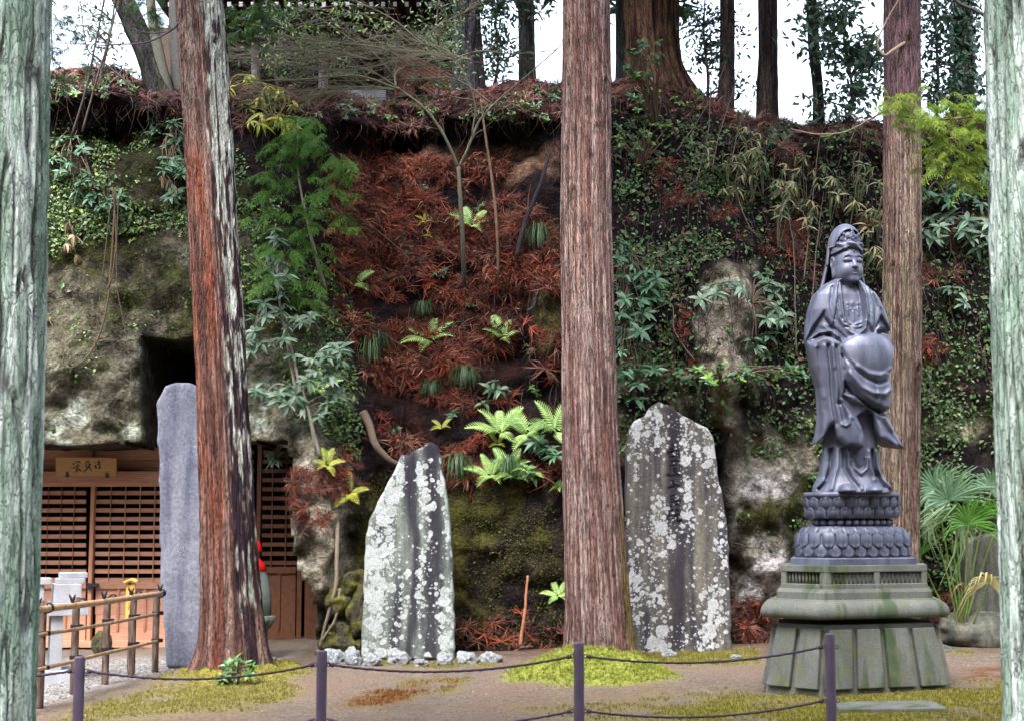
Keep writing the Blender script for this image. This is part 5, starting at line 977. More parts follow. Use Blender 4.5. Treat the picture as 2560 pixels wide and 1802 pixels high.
# ================================================================== BOLLARDS AND ROPES
BO = [(199.5, 1640, 9.7), (805, 1625, 9.9), (1447, 1605, 10.1), (2074, 1582, 10.3)]; tp = []
t = NT('purple_brown_painted_post', .5, .4); c = t.ramp(t.noise(7, 5, t.coord((3, 3, 1))), [(.3, (.055, .042, .075)), (.7, (.095, .072, .115))]); c = t.mix(t.ramp(t.noise(22, 5), [(.60, 0.0), (.72, .5)]), c, (.16, .12, .12)); t.color(c); t.bump(t.noise(50, 4), .15, .003); M['post'] = t.m
blab = ['purple brown round post standing before the bamboo fence', 'purple brown round post between the lichened cedar and the row of small rocks', 'purple brown round post before the mauve cedar and its moss mound', 'purple brown round post before the granite pedestal']
for k, (px, py, Y) in enumerate(BO):
    T_ = at(px, py, Y); g0 = gh(T_[0], Y); o = thing('rope_post', blab[k], 'post', (T_[0], Y, g0), 'round posts carrying the rope barrier'); r = .036
    V, Fs = lathe([(r, -.15), (r, T_[2] - g0 - .006), (r - .005, T_[2] - g0)], 24, (T_[0], Y, g0)); bevel(mesh('shaft', V, Fs, M['post'], o, smooth=False), .003)
    for dz in (.095, .47):
        for s in (-1, 1):
            a = np.linspace(0, 2 * PI, 13); c = np.array([T_[0] + s * (r + .012), Y, T_[2] - dz]); V, Fs = tube(c + np.stack([np.cos(a) * .013, 0 * a, np.sin(a) * .013], 1), .004, 6, False); mesh('eye', V, Fs, M['iron'], o, smooth=True)
    tp.append(T_)
ends = [np.array([at(-260, 1735, 9.4)[0], 9.4, at(-260, 1735, 9.4)[2] + .1])] + tp + [np.array([4.9, 10.6, tp[-1][2] + .03])]
rl = ['upper rope leading from the post by the bamboo fence behind the green lichened trunk', 'upper rope sagging past the foot of the red barked cedar', 'upper rope sagging before the pointed stela', 'upper rope sagging across the foot of the mauve cedar']
for lv, dz in enumerate((.095, .47)):
    for k in range(4):
        a, b = ends[k].copy(), ends[k + 1].copy(); r = .05
        if k: a[0] += r
        b[0] -= r; a[2] -= dz; b[2] -= dz
        if k == 0 and lv == 0: a[2] = b[2] + .02
        n = 150; u = np.linspace(0, 1, n)[:, None]; S = a + (b - a) * u; S[:, 2] -= .075 * 4 * (u * (1 - u))[:, 0] * (1 if k else .6)
        ph = np.arange(n) * .9; th = np.linspace(0, 2 * PI, 8, endpoint=False); R = .0075 * (1 + .28 * np.cos(3 * (th[None] ) + ph[:, None])); V, Fs = tube(S, R, 8)
        g = G(); g.add(V, Fs)
        for e in ((S[2], S[n - 3]) if k else (S[n - 3],)):
            kv, kf = boulder(e, (.024, .018, .018), 5 + k, .3); 
            g.add(*lathe([(.001, -.016), (.014, -.010), (.019, 0), (.014, .010), (.001, .016)], 8, e))
        o = tag(g.build('barrier_rope', M['rope'], None, True), (rl[k] if lv == 0 else rl[k].replace('upper', 'lower')), 'rope', 'ropes slung between the round posts')
# ================================================================== WOODEN HALL ON THE CLIFF
HY = 23.5; hall = thing('wooden_hall', 'dark old wooden hall with white tipped rafters on top of the cliff', 'building', (at(850, 240, HY)[0], HY, at(850, 250, HY)[2]))
def hp(name, px0, py0, px1, py1, Y, dep, mat, bv=0, parent=None): return wpart(name, px0, py0, px1, py1, Y, dep, mat, bv, parent or hall)
hp('back_wall', 380, 70, 1150, 320, HY + 1.85, .1, 'oldwood')
for k in range(12): hp('wall_plank', 430 + k * 58, 96, 430 + k * 58 + 57.3, 300, HY + 1.7, .08, 'oldwood')
roof = hp('eave', 380, -90, 1140, -12, HY - 1.6, 4.6, 'oldwood'); 
for k in range(24):
    x = 420 + k * 29.6; V, B = box(*(at(x, 12, HY - 1.7)[0], at(x + 10, 12, HY - 1.7)[0]), HY - 1.7, HY + 1.6, at(x, 18, HY - 1.7)[2], at(x, 6, HY - 1.7)[2]); V[:, 2] += np.where(V[:, 1] > HY, .35, 0); rf = mesh('rafter', V, B, M['oldwood'], hall)
    V, B = box(*(at(x + .3, 12, HY - 1.7)[0], at(x + 9.7, 12, HY - 1.7)[0]), HY - 1.715, HY - 1.702, at(x, 17.6, HY - 1.7)[2], at(x, 6.4, HY - 1.7)[2]); mesh('white_tip', V, B, M['white'], rf)
hp('beam', 420, 92, 1130, 112, HY + .1, .2, 'oldwood', .01); hp('beam', 420, 60, 1130, 74, HY + .05, .2, 'oldwood', .01)
for (a, b, y0, y1, mt, Yo) in [(628, 651, 112, 245, 'greywood', 0), (796, 820, 112, 260, 'greywood', -.05), (674, 692, 112, 160, 'greywood', .3), (826, 846, 112, 160, 'greywood', .35), (960, 990, 60, 260, 'oldwood', -.1), (470, 492, 112, 245, 'greywood', 0.05), (1090, 1110, 60, 240, 'oldwood', .2)]:
    V, Fs = tube([at((a + b) / 2, y1, HY + Yo), at((a + b) / 2, (y0 + y1) / 2, HY + Yo) * 1.0, at((a + b) / 2, y0, HY + Yo)], (b - a) / 2 / F * HY, 16); mesh('pillar', V, Fs, M[mt], hall, smooth=True)
hp('foundation_stone', 838, 224, 966, 262, HY - .2, .4, 'granite2', .02)
hp('side_panel', 994, 190, 1014, 240, HY - .3, .05, 'redwood'); hp('side_panel', 1014.5, 180, 1036, 240, HY - .32, .05, 'redwood'); hp('corner_post', 986, 118, 993, 240, HY - .35, .06, 'redwood')
for k in range(9):
    p0 = at(994, 122 + k * 7.5, HY - .4); p1 = at(1140, 196 + k * 9.2, HY - 1.3); V, Fs = tube([p0, (p0 + p1) / 2, p1], .028, 4); mesh('stair_rail', V, Fs, M['redwood'], hall)
# ================================================================== PLANTS
def leafT(L=1.0, W=.3, fold=.15, droop=.25, n=3):
    """one leaf along +x with a folded midrib"""
    V = [[0, 0, 0]]; 
    for k in range(1, n + 1):
        u = k / (n + 1); wd = W / 2 * math.sin(PI * u ** .8) * 1.05; z = -droop * u * u * L
        V += [[u * L, wd, z + fold * wd * 1.6], [u * L, 0, z], [u * L, -wd, z + fold * wd * 1.6]]
    V.append([L, 0, -droop * L]); Fs = [[0, 2, 1], [0, 3, 2]]
    for k in range(n - 1):
        a = 1 + 3 * k; Fs += [[a, a + 1, a + 4], [a, a + 4, a + 3], [a + 1, a + 2, a + 5], [a + 1, a + 5, a + 4]]
    a = 1 + 3 * (n - 1); e = len(V) - 1; Fs += [[a, a + 1, e], [a + 1, a + 2, e]]; return np.array(V, float), np.array(Fs)
def rotm(rx, ry, rz_): return np.array(Euler((rx, ry, rz_)).to_matrix())
def rosette(n, L, W, droop, cols, el=(-.25, .6), seed=0, fold=.2):
    r = np.random.default_rng(seed); g = G()
    for k in range(n):
        TV, TF = leafT(L * r.uniform(.7, 1.1), W * r.uniform(.85, 1.1), fold, droop * r.uniform(.6, 1.4)); c = np.array(cols[r.integers(len(cols))]) * r.uniform(.75, 1.25)
        Rm = rotm(r.uniform(-.5, .5), 0, 0); Rm = rotm(0, -r.uniform(*el), 0) @ Rm; Rm = rotm(0, 0, k * 2.4 + r.uniform(-.3, .3)) @ Rm
        g.add(TV @ Rm.T + [0, 0, .12 * L * k / n], TF, c)
    return g.data('leaf_cluster', M['leaf'], False)
GR = [(.030, .085, .040), (.045, .115, .060), (.065, .145, .085), (.10, .19, .13)]; BR = [(.07, .16, .03), (.12, .22, .035), (.045, .12, .03)]; SA = [(.10, .13, .05), (.24, .21, .11), (.06, .11, .045), (.34, .28, .18), (.08, .13, .06)]; YE = [(.30, .32, .02), (.16, .24, .03), (.42, .40, .08)]; BLU = [(.10, .175, .12), (.16, .245, .175), (.065, .125, .075), (.22, .30, .23)]
RS = {'rho': [rosette(11, .16, .05, .35, GR, seed=s) for s in range(4)], 'blue': [rosette(9, .16, .055, .45, BLU, seed=10 + s) for s in range(3)], 'small': [rosette(9, .075, .034, .1, BR + GR, seed=20 + s) for s in range(3)],
      'sasa': [rosette(6, .17, .030, .6, SA, (-.7, .3), seed=30 + s) for s in range(4)], 'yel': [rosette(6, .20, .045, .6, YE, (-.7, .3), seed=40 + s) for s in range(3)], 'dead': [rosette(6, .15, .045, .5, [(.42, .33, .27), (.35, .24, .17)], (-1.2, -.3), seed=50 + s) for s in range(2)], 'lime': [rosette(9, .13, .05, .3, BR, seed=60 + s) for s in range(2)]}
def shrub(name, label, cat, anchor, spots, kind, sz=1.0, off=.25, stemc=(.12, .085, .06), stem_r=.012, group=None, tiltdown=0.0, ay=None):
    """spots: photo pixels of leaf clusters; each sits a little in front of the bank it grows from"""
    a, an = hit(*anchor) if ay is None else (at(anchor[0], anchor[1], ay), np.array([0, -1., 0])); t = thing(name, label, cat, a, group); g = G()
    for k, s in enumerate(spots):
        p, n = hit(s[0], s[1]) if ay is None else (at(s[0], s[1], ay), 0); y = p[1] - off * random.uniform(.5, 1.3) if ay is None else ay - off * random.uniform(-1, 1)
        y = min(y, a[1] + .6); q = at(s[0], s[1], y); m = (a + q) / 2 + np.array([random.uniform(-.08, .08), -.06, .10]); V, Fs = tube(spline([a, m, q], 8), np.linspace(stem_r, stem_r * .3, 8), 5); g.add(V, Fs, np.array(stemc) * random.uniform(.8, 1.2))
        sc = sz * (s[2] if len(s) > 2 else 1) * random.uniform(.85, 1.15); R = Euler((random.uniform(.2, .9) + tiltdown, random.uniform(-.5, .5), 0)).to_matrix() @ Euler((0, 0, random.uniform(0, 6.3))).to_matrix()
        inst('leaf_cluster', random.choice(RS[kind]), t, q, R, sc)
    g.build('stem', M['twig'], t, True); return t
def jit(box_, n, s=1.0): return [(random.uniform(box_[0], box_[2]), random.uniform(box_[1], box_[3]), random.uniform(.75, 1.2) * s) for _ in range(n)]
shrub('broadleaf_shrub', 'glossy broadleaf shrub hanging from the dark overhang beside the lichened trunk', 'shrub', (190, 350), [(150, 350), (185, 345), (205, 375), (130, 400), (165, 410), (180, 385), (215, 435), (205, 460), (235, 455), (150, 430), (225, 500), (190, 480), (240, 490)], 'rho')
shrub('broadleaf_shrub', 'small broadleaf shrub with drooping leaves below the dark overhang', 'shrub', (275, 500), [(270, 505), (295, 515), (300, 490), (250, 520)], 'rho', .9)
shrub('broadleaf_shrub', 'bright broadleaf shrub crowded against the left edge of the red barked cedar', 'shrub', (440, 330), jit((385, 295, 468, 440), 20) + [(440, 480), (430, 490)], 'rho', 1.05)
def leggy(label, stems, spots, kind, sz, col=(.26, .24, .19), off=.3):
    b, _ = hit(*stems[0][0]); t = thing('broadleaf_shrub', label, 'shrub', b); pts = []
    for st_ in stems:
        W3 = [b if False else None for _ in st_]; y0 = hit(*st_[0])[0][1]
        W3 = [at(p[0], p[1], min(hit(*p)[0][1], y0 + .3) - (.04 if k == 0 else off)) for k, p in enumerate(st_)]; S = spline(W3, 30); V, Fs = tube(S, np.linspace(.022, .008, 30), 7); mesh('stem', V, Fs, M['twig'], t, np.tile(col, (len(V), 1)), True); pts.append(S[6:])
    pts = np.concatenate(pts); g = G()
    for s in spots:
        d = [((np.array(proj(p)) - s[:2]) ** 2).sum() for p in pts]; p = pts[int(np.argmin(d))]; q = at(s[0], s[1], p[1] - random.uniform(0, .22)); V, Fs = tube(spline([p, (p + q) / 2 + [0, 0, .04], q], 6), np.linspace(.006, .003, 6), 4, False); g.add(V, Fs, col)
        R = Euler((random.uniform(.3, 1.0), random.uniform(-.5, .5), 0)).to_matrix() @ Euler((0, 0, random.uniform(0, 6.3))).to_matrix(); inst('leaf_cluster', random.choice(RS[kind]), t, q, R, sz * random.uniform(.8, 1.15))
    tag(g.build('twig', M['twig'], t), kind='stuff')
leggy('leggy broadleaf shrub with silvery leaves climbing above the cave corner', [[(745, 1010), (722, 880), (700, 760), (680, 640), (690, 560)], [(760, 1030), (735, 900), (705, 800), (650, 790)]], [(690, 575), (700, 610), (680, 640), (690, 700), (715, 690), (665, 790), (700, 780), (740, 800), (775, 790), (720, 820), (650, 860), (625, 880), (730, 890), (640, 800), (690, 660), (668, 720), (705, 740), (635, 830), (690, 600), (710, 850), (660, 760), (725, 770), (755, 805), (700, 650), (620, 850), (680, 865)], 'blue', .95)
leggy('leggy broadleaf shrub with pale drooping leaves beside the red litter slope', [[(800, 1140), (775, 1040), (760, 960), (800, 880), (840, 860)], [(790, 1120), (760, 1000), (700, 960), (665, 980)]], [(830, 870), (815, 895), (845, 880), (790, 930), (830, 940), (810, 955), (660, 985), (700, 985), (740, 990), (840, 985), (820, 1010), (760, 1020), (850, 905), (780, 900), (690, 1000), (725, 965), (805, 915), (770, 955), (860, 870), (640, 975), (800, 1040), (720, 1010)], 'blue', 1.0)
shrub('broadleaf_shrub', 'dense drooping broadleaf shrub along the right edge of the mauve cedar', 'shrub', (1560, 640), [(1550, 610), (1570, 630), (1545, 650), (1580, 665), (1600, 690), (1560, 690), (1620, 680), (1545, 720), (1590, 720), (1620, 720), (1640, 700), (1560, 750), (1600, 755), (1630, 745), (1550, 790), (1580, 790), (1610, 785), (1560, 830), (1600, 830), (1550, 880), (1570, 925), (1600, 930), (1635, 925), (1560, 950), (1595, 960), (1590, 1000), (1550, 930)], 'rho', 1.1, .4)
shrub('broadleaf_shrub', 'spreading broadleaf shrub rooted on top of the pale boulder', 'shrub', (1880, 760), [(1770, 725), (1790, 735), (1800, 715), (1830, 710), (1850, 720), (1750, 750), (1900, 690), (1920, 710), (1930, 735), (1950, 720), (1900, 740), (1940, 770), (1960, 790), (1920, 800), (1880, 850), (1920, 840), (1950, 800), (1890, 870)], 'blue', 1.0, .4)
shrub('azalea_shrub', 'low azalea with small pale leaves reaching from the boulder to the statue', 'shrub', (1800, 960), [(1700 + k * 17, 935 + 14 * math.sin(k * 1.9) - k * .2, 1.2) for k in range(19)] + [(1760, 925), (1800, 915), (1850, 950), (1900, 950), (1780, 960), (1830, 965), (1730, 960), (1960, 940), (1990, 925), (1870, 930), (1930, 920)], 'small', 1.15, .5)
shrub('broadleaf_shrub', 'broadleaf shrub with long narrow leaves between the brown cedar and the cracked lichen trunk', 'shrub', (2440, 560), [(2420, 555), (2440, 570), (2460, 590), (2430, 600), (2450, 620), (2475, 560), (2410, 580), (2330, 550), (2350, 570), (2370, 545), (2320, 590), (2340, 600), (2310, 575)], 'blue', 1.15)
shrub('broadleaf_shrub', 'small broadleaf shoot on the ivy wall right of the brown cedar', 'shrub', (2385, 740), [(2375, 725), (2395, 735), (2410, 760)], 'blue', 1.0)
shrub('broadleaf_shrub', 'broadleaf shrub below the yellow green cedar sprays', 'shrub', (2350, 470), jit((2315, 440, 2480, 520), 14), 'rho', 1.0)
shrub('leafy_shoot', 'single leafy sprig hanging in the dark cave mouth', 'shoot', (745, 1125), [(683, 1140), (690, 1150), (720, 1142, .6)], 'blue', .95, .9)
shrub('broadleaf_shrub', 'young glossy plant among the red litter right of the fern clump', 'shrub', (1370, 1150), [(1352, 1118), (1340, 1105), (1370, 1125), (1390, 1140)], 'rho', 1.1, .2); shrub('broadleaf_shrub', 'young glossy plant just above the dark grass tufts', 'shrub', (1325, 1200), [(1320, 1175), (1335, 1188), (1400, 1215)], 'lime', 1.1, .2); shrub('broadleaf_shrub', 'young glossy plant in the middle of the litter slope', 'shrub', (1240, 985), [(1235, 955), (1225, 970), (1250, 975), (1210, 1010)], 'blue', 1.0, .2)
shrub('broadleaf_shrub', 'bright shoots at the foot of the red barked cedar', 'shrub', (590, 1715), [(570, 1665), (590, 1650), (615, 1660), (635, 1665), (560, 1690), (585, 1690), (600, 1675), (575, 1710), (625, 1680), (555, 1705)], 'lime', .75, .06, ay=14.15)
for k, (a, sp) in enumerate([((1640, 320), jit((1565, 90, 1650, 320), 46, .8)), ((1600, 420), jit((1545, 300, 1690, 420), 30, .7)), ((1230, 290), jit((1150, 260, 1370, 310), 34, .6)), ((1050, 215), jit((1000, 195, 1130, 235), 24, .55)), ((140, 230), jit((122, 190, 190, 260), 16, .7)), ((320, 205), jit((260, 180, 340, 230), 14, .7))]):
    shrub('evergreen_bush', ['tall dark ivy bush beside the huge old bole', 'dark bush hanging below the huge old bole', 'low leafy bush on the brow of the litter slope', 'low green bush before the wooden hall', 'small bush on the brow beside the green lichened trunk', 'yellowish bush under the dark leaning ridge tree'][k], 'bush', a, sp, 'small' if k != 0 else 'small', 1.5, .3)
for k, (a, sp) in enumerate([((690, 320), jit((620, 235, 735, 330), 26)), ((560, 230), jit((565, 190, 720, 235), 12, .8))]): shrub('dwarf_bamboo', ['yellow leaved dwarf bamboo trailing over the brow above the young cedar', 'yellow leaved dwarf bamboo before the hall pillars'][k], 'bamboo grass', a, sp, 'yel', .95, .25, (.25, .22, .1))
# dwarf bamboo on the right bank
for k in range(17):
    bx = random.uniform(1760, 2200); top = random.uniform(330, 520) if bx > 1880 else random.uniform(300, 400); a = (bx + random.uniform(-12, 12), top + random.uniform(70, 190)); shrub('dwarf_bamboo', 'dwarf bamboo with drooping straw edged leaves on the dark bank above the statue', 'bamboo grass', a, [(bx + random.uniform(-28, 28), top + random.uniform(-10, 90), random.uniform(.8, 1.15)) for _ in range(6)], 'sasa', .85, .35, (.16, .15, .10), .006, 'dwarf bamboo clumps on the bank above the statue')
for k, (bx, by) in enumerate([(2170, 600), (2200, 640), (2110, 470), (2190, 520)]): shrub('dwarf_bamboo', 'dwarf bamboo with drooping straw edged leaves on the dark bank above the statue', 'bamboo grass', (bx, by + 60), jit((bx - 35, by - 40, bx + 30, by + 40), 6), 'sasa', .9, .4, (.16, .15, .10), .006, 'dwarf bamboo clumps on the bank above the statue')
shrub('withered_shoot', 'withered tan leaves hanging on the rock face beside the lichened trunk', 'dead leaves', (185, 560), [(170, 560), (185, 590), (165, 610), (190, 640)], 'dead', 1.0, .2); shrub('withered_shoot', 'withered tan leaves under the bright broadleaf shrub', 'dead leaves', (420, 440), [(405, 445), (425, 450), (440, 475)], 'dead', .9, .3)
# ferns
def frondT(seed=0, col=((.24, .42, .10), (.42, .58, .24))):
    r = np.random.default_rng(seed); n = 15; g = G(); S = np.stack([np.linspace(0, 1, n + 1), np.zeros(n + 1), .22 * np.sin(np.linspace(0, 2.3, n + 1)) - .25 * np.linspace(0, 1, n + 1) ** 2.2], 1)
    V, Fs = tube(S, np.linspace(.010, .003, n + 1), 3, False); g.add(V, Fs, (.2, .25, .06))
    for k in range(2, n + 1):
        u = k / n; L = .26 * math.sin(PI * (u * .84 + .10)) ** .8 * (1 if u < .95 else .6); ang = 1.2 - .45 * u
        for s in (-1, 1):
            d = np.array([math.cos(ang), s * math.sin(ang), -.18]); p = S[k]; wv = np.array([.030, 0, 0]); tip = p + d * L; m = p + d * L * .45
            V = np.array([p - wv * .8, p + wv * .8, m + wv, m - wv, tip]); g.add(V, [np.array([[0, 1, 2, 3]]), np.array([[3, 2, 4]])], np.array(col[0]) + (np.array(col[1]) - col[0]) * r.random())
    return g.data('frond', M['leaf'], False)
FR = [frondT(s) for s in range(3)]; FRY = [frondT(9, ((.30, .36, .05), (.46, .44, .08)))]; FRD = [frondT(5, ((.06, .16, .05), (.12, .25, .09)))]
def fern(px, py, spx, nf, label, kinds=FR, group=None, arc=(0, 2 * PI)):
    c, n = hit(px, py); c = c + np.array([0, -.06, 0]); t = thing('fern', label, 'fern', c, group); L = spx / F * c[1]
    for k in range(nf):
        a = arc[0] + (arc[1] - arc[0]) * (k + .5) / nf + random.uniform(-.2, .2); R = Euler((random.uniform(.6, .95), 0, 0)).to_matrix() @ Euler((0, 0, -PI / 2)).to_matrix() @ Euler((0, 0, a)).to_matrix() @ Euler((random.uniform(-.2, .2), random.uniform(-.75, -.25), 0)).to_matrix()
        inst('frond', random.choice(kinds), t, c, R, L * random.uniform(.8, 1.15))
for (px, py, s, n) in [(1075, 855, 78, 8), (1255, 850, 66, 6), (1250, 1085, 80, 7), (1320, 1085, 72, 6), (1385, 1080, 80, 6), (1225, 1190, 70, 6), (1275, 1185, 72, 6), (1180, 570, 62, 6), (1290, 1195, 50, 5)]: fern(px, py, s, n, 'fern with fresh light green fronds spreading over the red needle litter', FR, 'ferns on the litter slope')
for (px, py, s, n) in [(1065, 560, 42, 5), (1085, 600, 40, 4), (1105, 1070, 34, 4), (1245, 1110, 36, 4)]: fern(px, py, s, n, 'little yellowish fern among the red needle litter', FRY, 'small yellow ferns on the litter slope')
fern(800, 975, 55, 5, 'fern tucked among the silvery shrub above the cave corner', FR); fern(820, 1165, 44, 6, 'yellow fern on the root bank by the cave corner', FRY); fern(875, 1235, 60, 5, 'bright yellow green fern hanging left of the pointed stela', FRY); fern(1395, 1490, 44, 6, 'small fern at the foot of the bank beside the mauve cedar', FR); fern(885, 715, 55, 4, 'fern with a single long frond beside the young cedar', FR); fern(1560, 1300, 34, 4, 'tiny dark fern behind the spotted stela', FRD)
# grass tufts
def tuftT(seed, n=130):
    r = np.random.default_rng(seed); g = G()
    for k in range(n):
        a = r.uniform(0, 2 * PI); L = r.uniform(.7, 1.35); out_ = r.uniform(.25, .75); S = np.array([[0, 0, 0], [out_ * .35 * L, 0, .55 * L], [out_ * .75 * L, 0, .5 * L], [out_ * L, 0, .05 - .3 * L * r.random()]]); S = spline(S, 6); wd = .010
        V = np.concatenate([S + [0, wd, 0], S - [0, wd, 0]]); V[5] = V[11] = S[5]; i = np.arange(5); Fq = np.stack([i, i + 1, 7 + i, 6 + i], 1); g.add(rz(V, a), Fq, np.array([.040, .085, .030]) * r.uniform(.5, 2.2))
    return g
for k, (px, py, s) in enumerate([(1165, 965, 52), (930, 905, 60), (1145, 1190, 58), (1275, 1190, 54), (1345, 620, 60), (945, 870, 44), (1080, 990, 40), (1060, 790, 36), (1010, 1200, 30)]):
    c, n = hit(px, py); c = c + np.array([0, -.14, .0]); V, Fs, C = tuftT(k).get(); tag(mesh('grass_tuft', V * (1.3 * s / F * c[1]) + c, Fs, M['leaf'], None, C), 'dark arching sedge tuft on the litter slope', 'grass', 'sedge tufts on the litter slope')
# young cedar and cedar sprays
def sprayT(seed, c0, c1, n=16):
    r = np.random.default_rng(seed); g = G(); S = np.stack([np.linspace(0, 1, 12), .06 * np.sin(np.linspace(0, 3, 12)), .18 * np.linspace(0, 1, 12) - .42 * np.linspace(0, 1, 12) ** 2], 1); V, Fs = tube(S, np.linspace(.014, .004, 12), 4, False); g.add(V, Fs, (.13, .12, .05))
    for k in range(n):
        u = .12 + .88 * k / n; p = np.array([np.interp(u, np.linspace(0, 1, 12), S[:, i]) for i in range(3)]); s = 1 if k % 2 else -1; L = .36 * (1 - .55 * u) * r.uniform(.75, 1.2); d = np.array([.75, s * .75, r.uniform(-.5, .15)]); d /= np.linalg.norm(d)
        m = 6
        for q in range(m + 1):
            pp = p + d * L * q / m + np.array([0, 0, -.10 * (q / m) ** 2]); 
            for e in range(3):
                dd = d + r.normal(size=3) * .55; dd /= np.linalg.norm(dd); side = np.cross(dd, [0, 0, 1.]); side /= np.linalg.norm(side) + 1e-6; ln = r.uniform(.09, .15); g.add(np.array([pp + side * .011, pp - side * .011, pp + dd * ln + [0, 0, -.02]]), np.array([[0, 1, 2]]), np.array(c0) + (np.array(c1) - c0) * r.random())
    return g.data('spray', M['needle'], False)
SPG = [sprayT(s, (.055, .155, .03), (.15, .31, .06)) for s in range(3)]; SPY = [sprayT(5 + s, (.12, .20, .025), (.25, .33, .05)) for s in range(3)]; SPD = [sprayT(10 + s, (.02, .06, .025), (.05, .12, .045)) for s in range(2)]
def sprays(t, spots, kinds, sz, Yfn):
    for s in spots:
        q = at(s[0], s[1], Yfn(s[0], s[1])); a = random.choice([-1, 1]) * random.uniform(.1, 1.4) - PI / 2 if random.random() < .75 else random.uniform(0, 6.3)
        inst('spray', random.choice(kinds), t, q, Euler((random.uniform(-.5, .5), random.uniform(.0, .7), a)).to_matrix(), sz * random.uniform(.7, 1.2))
yc, _ = hit(812, 720); yt_ = thing('young_cedar', 'feathery bright green young cedar leaning out of the slope', 'tree', yc); yY = yc[1] - .45
P = spline([yc, at(790, 640, yY + .15), at(770, 560, yY), at(745, 430, yY), at(745, 300, yY + .05)], 24); V, Fs = tube(P, np.linspace(.03, .006, 24), 7); mesh('stem', V, Fs, M['twig'], yt_, np.tile([.30, .28, .22], (len(V), 1)), True)
sp = []
for k in range(120):
    u = random.random(); py = 285 + 290 * u; half = 30 + 95 * min(1, u * 1.5); sp.append((760 + random.uniform(-1, 1) * half - 15 * u, py))
sp += [(random.uniform(660, 800), random.uniform(600, 750)) for _ in range(42)] + [(random.uniform(690, 790), random.uniform(540, 640)) for _ in range(18)] + [(850 + random.uniform(-20, 40), 400 + random.uniform(-25, 60)) for _ in range(14)]
sprays(yt_, sp, SPG, .30, lambda x, y: yY + random.uniform(-.35, .3))
cb = thing('cedar_branch', 'sunny yellow green cedar branch hanging before the brown cedar', 'branch', at(2480, 270, 14.6)); P = spline([at(2540, 280, 14.6), at(2460, 290, 14.6), at(2340, 300, 14.6), at(2230, 290, 14.5)], 16); V, Fs = tube(P, np.linspace(.02, .006, 16), 6); mesh('bough', V, Fs, M['twig'], cb, np.tile([.12, .09, .06], (len(V), 1)), True)
sp = [(random.gauss(2390, 50), random.gauss(345, 50)) for _ in range(80)] + [(random.gauss(2440, 35), random.gauss(300, 40)) for _ in range(34)] + [(random.gauss(2245, 26), random.gauss(265, 28)) for _ in range(30)] + [(random.gauss(2310, 40), random.gauss(280, 24)) for _ in range(30)] + [(random.gauss(2380, 35), random.gauss(420, 24)) for _ in range(24)]
sp = [(min(max(x, 2195), 2490), y) for x, y in sp]
sprays(cb, sp, SPY, .22, lambda x, y: 14.6 + random.uniform(-.3, .3))
db = thing('cedar_branch', 'dark blue green cedar spray hanging before the hall eave', 'branch', at(640, -40, 17)); sprays(db, [(random.gauss(640, 34), random.gauss(30, 30)) for _ in range(46)], SPD + SPG[:1], .26, lambda x, y: 17 + random.uniform(-.3, .3)); P = spline([at(640, -60, 17), at(635, 0, 17), at(645, 60, 17)], 8); V, Fs = tube(P, np.linspace(.014, .004, 8), 5); mesh('bough', V, Fs, M['twig'], db, np.tile([.1, .08, .06], (len(V), 1)), True)
db = thing('cedar_branch', 'dark hanging cedar spray beside the top of the lichened trunk', 'branch', at(140, -60, 17)); sprays(db, [(random.gauss(150, 26), random.gauss(70, 60)) for _ in range(34)] + [(random.gauss(135, 9), random.gauss(170, 40)) for _ in range(14)], SPD, .24, lambda x, y: 17 + random.uniform(-.3, .3)); P = spline([at(130, -60, 17), at(128, 60, 17), at(134, 190, 17)], 8); V, Fs = tube(P, np.linspace(.016, .004, 8), 5); mesh('bough', V, Fs, M['twig'], db, np.tile([.1, .08, .06], (len(V), 1)), True)
db = thing('cedar_branch', 'dark cedar spray hanging beside the red barked cedar top', 'branch', at(395, -60, 17.5)); sprays(db, [(random.gauss(380, 34), random.gauss(25, 30)) for _ in range(30)], SPD, .24, lambda x, y: 17.5 + random.uniform(-.3, .3)); P = spline([at(390, -60, 17.5), at(385, 0, 17.5), at(375, 50, 17.5)], 8); V, Fs = tube(P, np.linspace(.016, .004, 8), 5); mesh('bough', V, Fs, M['twig'], db, np.tile([.1, .08, .06], (len(V), 1)), True)
